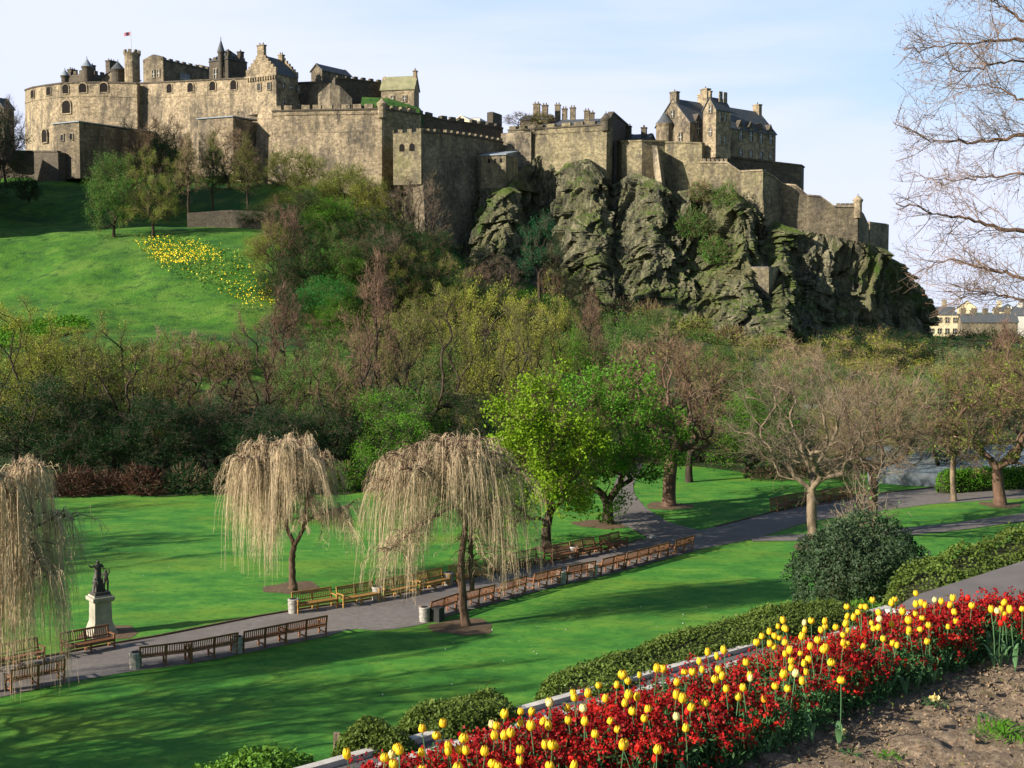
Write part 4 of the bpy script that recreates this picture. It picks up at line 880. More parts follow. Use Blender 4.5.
def shrubmesh(seed, rx=1.5, rz=1.3, n=2600, lsize=.16, lump=.35, twn=500, core=True):
    rng = np.random.default_rng(seed); T = MB(); Cn = MB()
    st = 9; a = rng.random(st) * 6.28; tips = np.c_[np.cos(a) * rx * .55, np.sin(a) * rx * .55, rng.uniform(.7, 1.3, st) * rz]
    for q in tips:
        x = np.linspace(0, 1, 5)[:, None]; T.tube(np.array((0, 0, -.2)) + (q - (0, 0, -.2)) * x + np.array((0, 0, .2)) * np.sin(x * 3.1) + rng.normal(size=(5, 3)) * .04, np.linspace(.05, .015, 5), 4)
    v = nrm(rng.normal(size=(n, 3))); rr = (0.45 + .55 * rng.random(n) ** .4) * (1 + lump * vn(v * 2.3 + seed, 4) + lump * .6 * vn(v * 5.5 + seed, 8))
    c = np.c_[v[:, 0] * rx * rr, v[:, 1] * rx * rr, rz * .8 + v[:, 2] * rz * rr]; c = c[c[:, 2] > 0]
    if twn:
        k = rng.integers(0, len(c), twn); b = c[k]; d = nrm(b - np.array((0, 0, rz * .4)) + rng.normal(size=b.shape) * .25); L_ = rng.uniform(.35, .8, (twn, 1)) * rx * .45
        Cn.ribbons(np.stack([b - d * L_ * .6, b, b + d * L_ * .5 + rng.normal(size=b.shape) * .05], 1), np.array((.016, .012, .005)), rng)
    Cn.leaves(c, rng.uniform(.6, 1.35, len(c)) * lsize, rng, 1, nd=(-.1, -.1, .8))
    return T, Cn
def getp(key):
    "first use builds the thing itself; later uses copy it"
    if key in made: return made[key], False
    seed, k = PR[key]; k = dict(k)
    if k.pop('shrub', False): k.pop('H', 0); T, Cn = shrubmesh(seed, **k)
    else: T, Cn = tree_mesh(seed, **k)
    t = thing('tree', (0, 0, 0), 'x', 'tree')
    T.build('trunk', M['bark'], t, smooth=True); Cn.build('crown', [M['twig_brown'], M['leaf_olive']], t); made[key] = t; return t, True
defp('round_a', 11, H=12, rx=4.6, nt=200, leaf=.35, lsize=.12, base=.2, trunk=.28, tips=.035); defp('round_b', 12, H=12, rx=5.0, nt=220, leaf=.35, lsize=.12, base=.16, trunk=.28, tips=.035)
defp('sparse_a', 21, H=12, rx=4.6, nt=200, leaf=7, lsize=.15, tww=.011, tips=.04, base=.14, trunk=.28, clump=6, lspread=.9); defp('sparse_b', 22, H=12, rx=5.0, nt=210, leaf=8, lsize=.15, tww=.011, tips=.04, base=.12, lump=.6, trunk=.28, clump=6, lspread=.9)
defp('sparse_c', 23, H=12, rx=4.2, nt=180, leaf=6, lsize=.15, tww=.011, tips=.042, base=.2, lump=.55, trunk=.28, clump=5, lspread=.9)
defp('leafy_a', 31, H=11, rx=4.8, nt=210, leaf=9.0, lsize=.19, tww=.01, base=.06, lump=.42, lspread=1.3); defp('leafy_b', 32, H=11, rx=4.6, nt=210, leaf=8.0, lsize=.19, tww=.01, base=.1, lump=.55, lspread=1.3)
defp('vase_a', 61, H=14, rx=4.2, nt=120, tips=.034, wob=.04, seg=.7, trunk=.30, base=.26, twigs=7, tww=.014, leaf=1.6, lsize=.15, upw=.5, lump=.4, clump=6, lspread=.9); defp('vase_b', 62, H=14, rx=4.6, nt=105, tips=.036, wob=.04, seg=.7, trunk=.32, base=.22, twigs=8, tww=.014, leaf=1.0, lsize=.14, upw=.5, lump=.5, clump=6, lspread=.9); defp('leafy_c', 35, H=12, rx=3.4, nt=120, leaf=10, lsize=.2, tww=.01, base=.42, lump=.5, lspread=1.0, clump=5); defp('tall_a', 41, H=15, rx=2.8, nt=210, cshape='tall', base=.15, trunk=.2, upw=.6, leaf=.0); defp('tall_b', 42, H=15, rx=3.2, nt=190, cshape='tall', base=.3, trunk=.2, upw=.4, leaf=.9, lsize=.2)
defp('bush_a', 51, shrub=True, rx=1.6, rz=1.3, H=2.4); defp('bush_b', 52, shrub=True, rx=1.7, rz=1.2, H=2.3, n=1200, twn=1400); defp('bush_c', 53, shrub=True, rx=1.8, rz=1.1, H=2.2, lsize=.13, n=3200)
KIND = dict(bare='bare_tree', leafy='leafy_tree', shrub='shrub', pine='pine_tree', poplar='poplar_tree')
rt = random.Random(5)
def plant(key, px, top, base, w, D, nm, label, twigm, leafm, cat='tree', bark='bark', group=None, sink=0.0):
    """tree with its foot on the terrain at depth D, crown top at pixel row `top`, crown w pixels wide"""
    if base == 'gnd': D, base = D_at(px, D) or 250, None
    x = (px - 512) / FPX * D * 1.0; g = tz(x, D) if base is None else P(px, base, D)[2]
    ztop = P(px, top, D)[2]; H = max(1.0, ztop - g + sink); W_ = w / FPX * D
    src, first = getp(key); sc = (W_ / (2.05 * RXs[key]), W_ / (2.05 * RXs[key]), H / HT[key]); loc = (x, D, g - sink)
    if first: t = src; t.location = loc; t.rotation_euler = (0, 0, rt.random() * 6.28); t.scale = sc; t['label'] = label
    else: t = dup(src, loc, rt.random() * 6.28, sc, label)
    t.name = nm; t['category'] = cat
    if group: t['group'] = group
    elif 'group' in t: del t['group']
    for c in t.children:
        if c.name.startswith('trunk'): setm(c, [M[bark]])
        else: setm(c, [M[twigm], M[leafm]])
    return t
# --- valley trees: key, px, top, crown width, depth, name, label, twig, leaf
VT = [
 ('sparse_b', 12, 322, 105, 112, 'leafy_tree', 'yellow-green budding tree at the very left edge of the wood', 'twig_olive', 'leaf_yellow'),
 ('sparse_a', 62, 338, 95, 122, 'leafy_tree', 'olive budding tree second from the left edge in the back row of the wood', 'twig_olive', 'leaf_olive'),
 ('leafy_b', 40, 385, 100, 106, 'leafy_tree', 'low dark green tree at the foot of the wood on the far left', 'twig_grey', 'leaf_dark'),
 ('vase_a', 112, 328, 105, 110, 'leafy_tree', 'yellow-green tree with crooked dark trunk left of the first weeping tree by the lawn', 'twig_olive', 'leaf_yellow'),
 ('sparse_b', 158, 350, 90, 124, 'leafy_tree', 'dull olive tree behind the crooked yellow-green one in the left wood', 'twig_brown', 'leaf_olive'),
 ('leafy_a', 145, 400, 95, 106, 'leafy_tree', 'dark green undergrowth tree above the rusty shrubs at the lawn edge', 'twig_grey', 'leaf_dark'),
 ('vase_b', 178, 340, 80, 128, 'bare_tree', 'bare pinkish leaning tree whose tips show against the lower green hill', 'twig_pinkish', 'leaf_olive'),
 ('vase_b', 215, 346, 95, 113, 'bare_tree', 'dark bare tree with tangled limbs left above the straw-coloured weeping tree', 'twig_brown', 'leaf_olive'),
 ('vase_a', 252, 326, 90, 117, 'bare_tree', 'reddish-brown bare tree leaning left over the straw-coloured weeping tree', 'twig_red', 'leaf_olive'),
 ('leafy_b', 205, 408, 90, 107, 'leafy_tree', 'dark green low tree between the rusty shrubs and the straw-coloured weeping tree', 'twig_grey', 'leaf_dark'),
 ('tall_a', 285, 288, 62, 121, 'bare_tree', 'slim reddish bare tree below the bright green round tree on the hill', 'twig_red', 'leaf_olive'),
 ('sparse_a', 318, 350, 80, 113, 'leafy_tree', 'olive-green tree just right of the slim reddish tree behind the first weeping tree', 'twig_brown', 'leaf_green'),
 ('tall_a', 377, 256, 66, 118, 'poplar_tree', 'tallest reddish bare poplar in the wood, its tip reaching the foot of the crag', 'twig_red', 'leaf_olive'),
 ('vase_b', 352, 326, 80, 108, 'bare_tree', 'bare tree with several dark leaning stems left of the tall reddish poplar', 'twig_brown', 'leaf_olive'),
 ('vase_a', 432, 290, 95, 110, 'leafy_tree', 'tall vase-shaped olive tree with pale branching stems in the middle of the wood', 'twig_olive', 'leaf_olive'),
 ('leafy_b', 395, 395, 80, 106, 'leafy_tree', 'dark green low tree behind the middle weeping tree', 'twig_grey', 'leaf_mid'),
 ('sparse_b', 487, 302, 82, 120, 'leafy_tree', 'yellowish spreading tree right of the vase-shaped olive tree', 'twig_olive', 'leaf_yellow'),
 ('vase_b', 512, 318, 70, 112, 'bare_tree', 'bare olive-brown tree behind the left side of the bright green tree', 'twig_olive', 'leaf_olive'),
 ('leafy_b', 470, 400, 80, 108, 'leafy_tree', 'dark green low tree filling the gap above the large weeping tree', 'twig_grey', 'leaf_dark'),
 ('sparse_c', 547, 305, 52, 128, 'leafy_tree', 'small pointed golden-green tree above the bright green tree', 'twig_olive', 'leaf_yellow'),
 ('tall_a', 592, 293, 40, 140, 'bare_tree', 'narrow brown bare tree in front of the foot of the crag', 'twig_red', 'leaf_olive'),
 ('leafy_a', 622, 318, 48, 146, 'leafy_tree', 'small fresh green tree right of the narrow brown bare one below the crag', 'twig_grey', 'leaf_green'),
 ('vase_a', 660, 330, 105, 122, 'leafy_tree', 'olive-brown budding tree behind the dark green tree, below the crag', 'twig_tan', 'leaf_olive'),
 ('vase_b', 690, 358, 100, 106, 'leafy_tree', 'brownish spreading tree with a few green buds right of the dark-trunked tree', 'twig_brown', 'leaf_olive'),
 ('sparse_a', 715, 342, 70, 140, 'leafy_tree', 'fresh green tree at the foot of the ruined tower stub crag', 'twig_olive', 'leaf_green'),
 ('sparse_b', 760, 352, 92, 134, 'leafy_tree', 'olive tree directly below the ruined tower stub', 'twig_tan', 'leaf_olive'),
 ('round_a', 800, 346, 80, 128, 'bare_tree', 'twiggy brown bare tree rising just behind the big pale bare tree', 'twig_tan', 'leaf_olive'),
 ('leafy_a', 745, 395, 90, 112, 'leafy_tree', 'dark green rounded tree left of the big pale bare tree', 'twig_grey', 'leaf_mid'),
 ('sparse_b', 838, 372, 90, 118, 'leafy_tree', 'grey-green tree behind the right side of the big pale bare tree', 'twig_grey', 'leaf_green'),
 ('sparse_b', 885, 344, 115, 142, 'leafy_tree', 'broad yellow-green dome of a tree at the foot of the dark rock face', 'twig_tan', 'leaf_yellow'),
 ('sparse_a', 912, 372, 90, 122, 'leafy_tree', 'bluish-green budding tree under the broad yellow-green dome', 'twig_grey', 'leaf_green'),
 ('leafy_b', 958, 353, 46, 165, 'leafy_tree', 'small pale whitish-green rounded tree right of the broad yellow-green dome', 'twig_grey', 'leaf_pale'),
 ('sparse_b', 985, 362, 80, 150, 'leafy_tree', 'olive tree between the pale rounded tree and the right edge', 'twig_brown', 'leaf_olive'),
 ('tall_a', 1006, 322, 52, 150, 'bare_tree', 'reddish bare pointed tree near the right edge below the town', 'twig_red', 'leaf_olive'),
 ('sparse_c', 1030, 350, 80, 135, 'leafy_tree', 'olive-brown tree cut by the right edge in the back row', 'twig_brown', 'leaf_olive'),
 ('leafy_b', 940, 400, 70, 114, 'leafy_tree', 'dark green tree above the pale terrace at the right', 'twig_grey', 'leaf_dark'),
 ('sparse_a', 860, 400, 90, 108, 'leafy_tree', 'brownish tree between the two pale bare trees at the right', 'twig_tan', 'leaf_olive'),
 ('leafy_b', 700, 425, 60, 120, 'leafy_tree', 'dark shaded tree between the dark trunk and the back of the round lawn', 'twig_grey', 'leaf_dark'),
 ('sparse_c', 648, 395, 70, 125, 'leafy_tree', 'shaded olive tree behind the fork of the branch path', 'twig_brown', 'leaf_green'),
 ('leafy_a', 330, 402, 80, 108, 'leafy_tree', 'dark green low tree right of the straw-coloured weeping tree', 'twig_grey', 'leaf_dark'),
 ('leafy_a', 268, 410, 90, 106, 'leafy_tree', 'dark green low tree right behind the straw-coloured weeping tree', 'twig_grey', 'leaf_dark'),
 ('leafy_b', 88, 405, 85, 106, 'leafy_tree', 'dark green low tree left of the rusty shrubs', 'twig_grey', 'leaf_dark'),
 ('leafy_a', 530, 395, 70, 118, 'leafy_tree', 'dark green tree hidden behind the left half of the bright green tree', 'twig_grey', 'leaf_dark'),
]
for key, px, top, w, D, nm, lb, tw, lf in VT: plant(key, px, top, None, w, D, nm, lb, tw, lf)
# --- hill and crag trees
HTR = [
 ('leafy_b', 116, 160, 237, 44, 222, 'leafy_tree', 'fresh green round tree alone on the hill below the left castle walls', 'twig_olive', 'leaf_green'),
 ('sparse_b', 155, 159, 238, 52, 224, 'leafy_tree', 'brownish olive tree right beside the fresh green round tree on the hill', 'twig_brown', 'leaf_olive'),
 ('tall_b', 191, 138, 208, 34, 240, 'bare_tree', 'thin upright tree with pale stem standing on the lip of the hill retaining wall', 'twig_tan', 'leaf_olive'),
 ('tall_b', 215, 136, 206, 36, 246, 'bare_tree', 'thin olive tree against the sunlit stone block, second of the tall thin trees', 'twig_olive', 'leaf_green'),
 ('tall_b', 249, 138, 207, 36, 240, 'bare_tree', 'thin tree on the right end of the hill retaining wall', 'twig_olive', 'leaf_olive'),
 ('round_a', 131, 124, 175, 40, 262, 'bare_tree', 'bare tree with spreading dark branches against the dim gatehouse wall', 'twig_brown', 'leaf_olive'),
 ('round_b', 165, 118, 176, 60, 284, 'bare_tree', 'wide bare tree with twigs veiling the palace wall', 'twig_brown', 'leaf_olive'),
 ('leafy_a', 170, 135, 200, 44, 258, 'leafy_tree', 'dark green tree in front of the dim gatehouse wall', 'twig_brown', 'leaf_dark'),
 ('round_b', 232, 128, 170, 60, 278, 'bare_tree', 'low bare tree in front of the bright upper part of the palace wall', 'twig_tan', 'leaf_olive'),
 ('sparse_a', 292, 148, 208, 56, 264, 'leafy_tree', 'olive tree at the foot of the dark triangular buttress', 'twig_olive', 'leaf_olive'),
 ('sparse_b', 318, 165, 225, 56, 256, 'leafy_tree', 'olive-green tree under the left part of the long crenellated wall', 'twig_olive', 'leaf_olive'),
 ('leafy_a', 352, 168, 240, 62, 250, 'leafy_tree', 'olive-green bushy tree under the middle of the long crenellated wall', 'twig_olive', 'leaf_olive'),
 ('sparse_c', 372, 188, 262, 52, 246, 'leafy_tree', 'yellowish olive tree left of the grey bare one below the square bastion', 'twig_olive', 'leaf_yellow'),
 ('round_b', 416, 178, 272, 68, 246, 'bare_tree', 'large grey-brown bare tree at the foot of the square bastion', 'twig_grey', 'leaf_olive'),
 ('round_a', 284, 206, 292, 52, 226, 'bare_tree', 'brown bare tree with dark stem at the right end of the daffodil bank', 'twig_red', 'leaf_olive'),
 ('sparse_c', 324, 228, 292, 36, 222, 'leafy_tree', 'grey-green narrow tree above the bright green round tree', 'twig_olive', 'leaf_green'),
 ('leafy_a', 322, 279, 336, 56, 192, 'leafy_tree', 'bright emerald round tree on the lower hill', 'twig_olive', 'leaf_emerald'),
 ('round_b', 352, 238, 300, 50, 222, 'bare_tree', 'brownish bare tree left of the foot of the first crag spur', 'twig_brown', 'leaf_olive'),
 ('leafy_b', 350, 262, 312, 44, 212, 'leafy_tree', 'dark green low tree right of the bright emerald tree', 'twig_grey', 'leaf_mid'),
 ('round_a', 388, 232, 298, 50, 228, 'bare_tree', 'dense grey bare tree in the shade under the square bastion crag', 'twig_grey', 'leaf_olive'),
 ('sparse_c', 440, 262, 310, 46, 218, 'leafy_tree', 'grey-olive twiggy tree at the left foot of the first crag spur', 'twig_tan', 'leaf_olive'),
 ('round_b', 500, 256, 305, 44, 228, 'bare_tree', 'small pale twiggy tree at the foot of the small bastion crag', 'twig_grey', 'leaf_olive'),
 ('round_a', 476, 268, 306, 40, 226, 'bare_tree', 'brown twiggy low tree left of the pine below the crag', 'twig_red', 'leaf_olive'),
 ('leafy_c', 540, 222, 296, 38, 238, 'pine_tree', 'dark green pine with bare lower stem in the shaded cleft of the crag', 'twig_grey', 'leaf_pine'),
 ('round_a', 552, 250, 300, 26, 238, 'bare_tree', 'slim bare tree just right of the pine on the crag', 'twig_brown', 'leaf_olive'),
 ('sparse_a', 575, 275, 320, 44, 232, 'bare_tree', 'brown scrubby tree under the shaded middle of the crag', 'twig_brown', 'leaf_dark'),
 ('leafy_b', 660, 312, 348, 40, 208, 'leafy_tree', 'small dark green tree at the foot of the crag right of the fresh green one', 'twig_grey', 'leaf_green'),
 ('round_b', 10, 96, 183, 40, 262, 'bare_tree', 'bare tree against the sky at the left edge beside the curved battery', 'twig_grey', 'leaf_olive'),
 ('bush_a', 32, 176, 200, 24, 262, 'shrub', 'dark rounded bush on the shaded top of the hill at the left', 'twig_grey', 'leaf_dark'),
 ('round_b', 518, 112, 128, 30, 292, 'bare_tree', 'small round leafless tree behind the battlements left of the barrack chimneys', 'twig_grey', 'leaf_olive'),
 ('bush_b', 540, 112, 124, 26, 293, 'shrub', 'low brown bush behind the battlements beside the barrack chimneys', 'twig_brown', 'leaf_olive'),
]
for key, px, top, base, w, D, nm, lb, tw, lf in HTR:
    if nm == 'shrub' or px in (518, 10): plant(key, px, top, base, w, D, nm, lb, tw, lf, cat='bush' if nm == 'shrub' else 'tree')
    else: plant(key, px, top, None, w, D if D > 234 or D_at(px, base) is None else D_at(px, base), nm, lb, tw, lf)
# trees standing outside the frame on the left, whose shadows streak the lawn and the hill
OFF = [('round_a', -25, 36.5, 13), ('round_b', -34, 33, 15), ('round_b', -26.5, 31, 10), ('round_a', -52, 60, 15), ('round_b', -58, 78, 15), ('sparse_a', -60, 92, 14), ('round_b', -45, 68, 13), ('round_b', -45, 22, 17)]
pos = ['first', 'second', 'third', 'fourth', 'fifth', 'sixth', 'seventh', 'eighth', 'ninth', 'tenth']
for i, (k_, x, y, h) in enumerate(OFF):
    src, first = getp(k_); s_ = h / HT[k_]; t = dup(src, (x, y, tz(x, y) - .2), i * 1.3, (s_, s_, s_), 'leafless park tree outside the left edge of the view'); t.name = 'bare_tree'; t['category'] = 'tree'; t['group'] = 'park trees beyond the left edge'
    for c in t.children: setm(c, [M['bark']] if c.name.startswith('trunk') else [M['twig_brown'], M['leaf_olive']])
for i, (x, y, h) in enumerate([(-122, 232, 26), (-132, 245, 28), (-145, 262, 28), (-125, 262, 24), (-150, 240, 26), (-138, 225, 24), (-112, 172, 12), (-136, 182, 14), (-118, 275, 20)]):
    src, first = getp('leafy_a'); s_ = h / 11; t = dup(src, (x, y, tz(x, y) - .5), i * 2.1, (s_, s_, s_), 'leafy tree on the hill outside the left edge of the view'); t.name = 'leafy_tree'; t['category'] = 'tree'; t['group'] = 'hill trees beyond the left edge'
    for c in t.children: setm(c, [M['bark']] if c.name.startswith('trunk') else [M['twig_brown'], M['leaf_dark']])
# --- scrub on the crag and at the lawn edge: individual bushes
BU = [
 ('bush_a', 70, 468, 498, 46, 98.5, 'rusty brown shrub at the left end of the lawn edge thicket', 'leaf_rust'), ('bush_c', 103, 466, 498, 48, 99.5, 'second rusty shrub from the left at the far lawn edge', 'leaf_rust'),
 ('bush_a', 140, 466, 497, 50, 99, 'rusty shrub right of centre at the far lawn edge', 'leaf_rust'), ('bush_c', 182, 462, 496, 50, 100, 'large dark green shrub at the far lawn edge left of the straw-coloured weeping tree', 'leaf_dark'),
 ('bush_a', 222, 464, 495, 46, 100, 'dark green shrub behind the left tips of the straw-coloured weeping tree', 'leaf_dark'), ('bush_c', 262, 464, 494, 44, 100, 'dark shrub behind the straw-coloured weeping tree', 'leaf_dark'),
 ('bush_a', 345, 462, 492, 44, 101, 'dark green shrub in the gap between the two large weeping trees', 'leaf_mid'), ('bush_c', 315, 466, 494, 40, 100, 'dark shrub just left of the gap between the two large weeping trees', 'leaf_dark'),
 ('bush_c', 20, 466, 500, 52, 98, 'dark shrub behind the left weeping tree', 'leaf_dark'), ('bush_a', 405, 456, 486, 46, 104, 'dark green shrub behind the top of the large weeping tree', 'leaf_dark'),
 ('bush_b', 765, 466, 492, 44, 108, 'dim brown thicket shrub behind the back benches', 'leaf_dark'), ('bush_b', 808, 462, 490, 46, 108, 'dark shrub behind the big pale bare tree trunk', 'leaf_dark'),
 ('bush_c', 848, 468, 492, 36, 107, 'dark shrub left of the pale terrace', 'leaf_dark'), ('bush_a', 725, 462, 482, 34, 116, 'shaded shrub at the back of the round lawn', 'leaf_dark'),
 ('bush_b', 700, 178, 200, 24, 274, 'tuft of green scrub under the shaded wall on the crag', 'leaf_green'), ('bush_c', 690, 205, 236, 34, 267, 'bright grassy scrub in the shaded gully of the crag', 'leaf_green'),
 ('bush_c', 726, 180, 208, 30, 271, 'green scrub on the knob below the crenellated stepped wall', 'leaf_green'), ('bush_a', 712, 236, 262, 30, 262, 'green scrub halfway down the gully', 'leaf_green'),
 ('bush_b', 650, 300, 330, 44, 240, 'brown-green scrub low on the crag', 'leaf_olive'), ('bush_b', 620, 296, 322, 40, 243, 'olive scrub at the shaded crag foot', 'leaf_dark'),
 ('bush_a', 690, 316, 346, 44, 232, 'olive scrub at the crag foot left of the tower stub', 'leaf_olive'), ('bush_c', 640, 322, 345, 40, 232, 'emerald scrub on the grass below the crag', 'leaf_mid'),
 ('bush_a', 700, 330, 350, 40, 222, 'yellow-green scrub below the tower stub crag', 'leaf_green'), ('bush_b', 728, 322, 350, 44, 226, 'tan scrub against the tower stub crag', 'leaf_olive'),
 ('bush_b', 770, 334, 356, 50, 215, 'brown scrub below the dark rock face', 'leaf_olive'), ('bush_a', 830, 335, 358, 50, 215, 'low scrub at the foot of the dark rock face', 'leaf_dark'),
 ('bush_a', 935, 335, 358, 40, 260, 'dark scrub at the right foot of the crag', 'leaf_dark'), ('bush_c', 960, 330, 352, 50, 300, 'dark green scrub between the crag and the hipped-roof house', 'leaf_dark'),
 ('bush_c', 990, 328, 352, 50, 320, 'dark green trees-like scrub below the cream houses', 'leaf_mid'), ('bush_c', 1018, 330, 352, 46, 300, 'olive scrub at the right edge below the town', 'leaf_olive'),
 ('bush_a', 420, 245, 280, 44, 236, 'dim scrub in the shade below the square bastion', 'leaf_dark'), ('bush_b', 455, 280, 312, 44, 222, 'grey scrub below the first crag spur', 'leaf_olive'),
 ('bush_a', 520, 290, 318, 44, 222, 'green scrub on the bank below the pine', 'leaf_mid'), ('bush_c', 555, 296, 318, 40, 224, 'dark green bank scrub right of the pine', 'leaf_mid'),
 ('bush_a', 340, 205, 240, 44, 240, 'dark scrub at the left foot of the castle crag', 'leaf_dark'), ('bush_c', 300, 215, 250, 44, 236, 'dark green scrub right of the retaining wall', 'leaf_dark'),
 ('bush_a', 308, 248, 285, 40, 226, 'dark green scrub at the right end of the daffodils', 'leaf_dark'), ('bush_c', 345, 250, 290, 44, 224, 'dark scrub right of the narrow grey-green tree', 'leaf_mid'),
 ('bush_a', 385, 205, 240, 40, 246, 'olive scrub on the broken rocks below the long wall', 'leaf_olive'), ('bush_c', 405, 275, 312, 50, 214, 'olive-brown scrub above the wood', 'leaf_olive'),
]
for key, px, top, base, w, D, lb, lf in BU:
    plant(key, px, top, base + 2, w, D, 'shrub', lb, 'twig_brown', lf, cat='bush')
for px, py, w, h_, D, lb in [(40, 312, 95, 11, 176, 'low dark ivy patch on the lower left of the hill'), (205, 335, 60, 14, 160, 'low dark bramble patch at the foot of the green hill'), (28, 318, 70, 10, 170, 'dark ground cover patch at the left edge of the hill')]:
    rng = np.random.default_rng(px); n = 2600; xx = (px - 512) / FPX * D; a = rng.random(n) * 6.28; r_ = rng.random(n) ** .5
    gx = xx + np.cos(a) * r_ * w / FPX * D * .5; gy = D + np.sin(a) * r_ * 7
    c = np.c_[gx, gy, terrain(gx, gy) + rng.random(n) * .5]; o = MB().leaves(c, .45, rng, nd=(0, 0, 1)).build('ground_cover', M['leaf_mid']); o['kind'] = 'stuff'; tag(o, lb, 'ground cover')

# --- bright green chestnut pair and other specimen trees
def specimen(nm, label, px, base_py, top, w, seed, mats, z=LZ, D=None, **k):
    c = G(px, base_py, z) if D is None else np.array(((px - 512) / FPX * D, D, z)); D_ = c[1]; H = P(px, top, D_)[2] - c[2]; k['H'] = H; k['rx'] = w / FPX * D_ / 2.05
    T, Cn = tree_mesh(seed, **k); t = thing(nm, tuple(c), label, 'tree'); ORG[t.name] = np.zeros(3)
    T.build('trunk', M[mats[0]], t, smooth=True); Cn.build('crown', [M[mats[1]], M[mats[2]]], t); return t
specimen('chestnut_tree', 'bright yellow-green leafy tree in front, left one of the dense green pair', 546, 549, 386, 122, 101, ('bark', 'twig_brown', 'leaf_bright'), nt=300, leaf=9, lsize=.21, lspread=.9, base=.14, trunk=.30, lump=.75, clump=9, leanf=.1, shell=.4, tww=.01, twigs=5, seg=.5)
specimen('chestnut_tree', 'darker green dense tree behind, right one of the dense green pair', 608, 524, 372, 122, 102, ('bark', 'twig_brown', 'leaf_mid'), nt=300, leaf=9, lsize=.22, lspread=.9, base=.12, trunk=.36, lump=.6, clump=9, leanf=.1, shell=.4, tww=.01, twigs=5, seg=.55)
specimen('bare_tree', 'brown bare tree with thick dark trunk on the round lawn beside the branch path', 668, 506, 345, 120, 103, ('barkred', 'twig_brown', 'leaf_olive'), nt=260, leaf=.25, lsize=.2, base=.3, trunk=.5, lump=.3, tww=.02)
specimen('bare_tree', 'big pale grey bare tree with spreading limbs standing on the lawn', 813, 547, 352, 190, 104, ('barkpale', 'twig_grey', 'leaf_olive'), nt=380, base=.24, trunk=.33, lump=.5, tww=.009, twigs=3, tips=.016, shell=.35, seg=.5)
specimen('bare_tree', 'ruddy bare tree behind the big holly bush', 873, 532, 372, 110, 105, ('barkred', 'twig_tan', 'leaf_olive'), nt=260, base=.3, trunk=.3, lump=.45, tww=.012, twigs=5, tips=.016)
specimen('leafy_tree', 'dark olive spreading tree with a thick trunk at the right edge of the lawn', 1000, 505, 360, 135, 106, ('barkred', 'twig_brown', 'leaf_olive'), nt=260, leaf=1.6, lsize=.2, base=.22, trunk=.42, lump=.4)
specimen('leafy_tree', 'slender green-budding tree by the pale terrace left of the thick-trunked olive tree', 953, 501, 385, 88, 107, ('barkpale', 'twig_grey', 'leaf_green'), nt=200, leaf=1.5, lsize=.18, base=.35, trunk=.22, lump=.4)
specimen('sapling', 'slim budding sapling sprouting above the big holly bush', 868, 560, 478, 52, 108, ('bark', 'twig_grey', 'leaf_green'), nt=60, leaf=1.2, lsize=.13, base=.2, trunk=.07, lump=.4, D=48, z=-13.6)

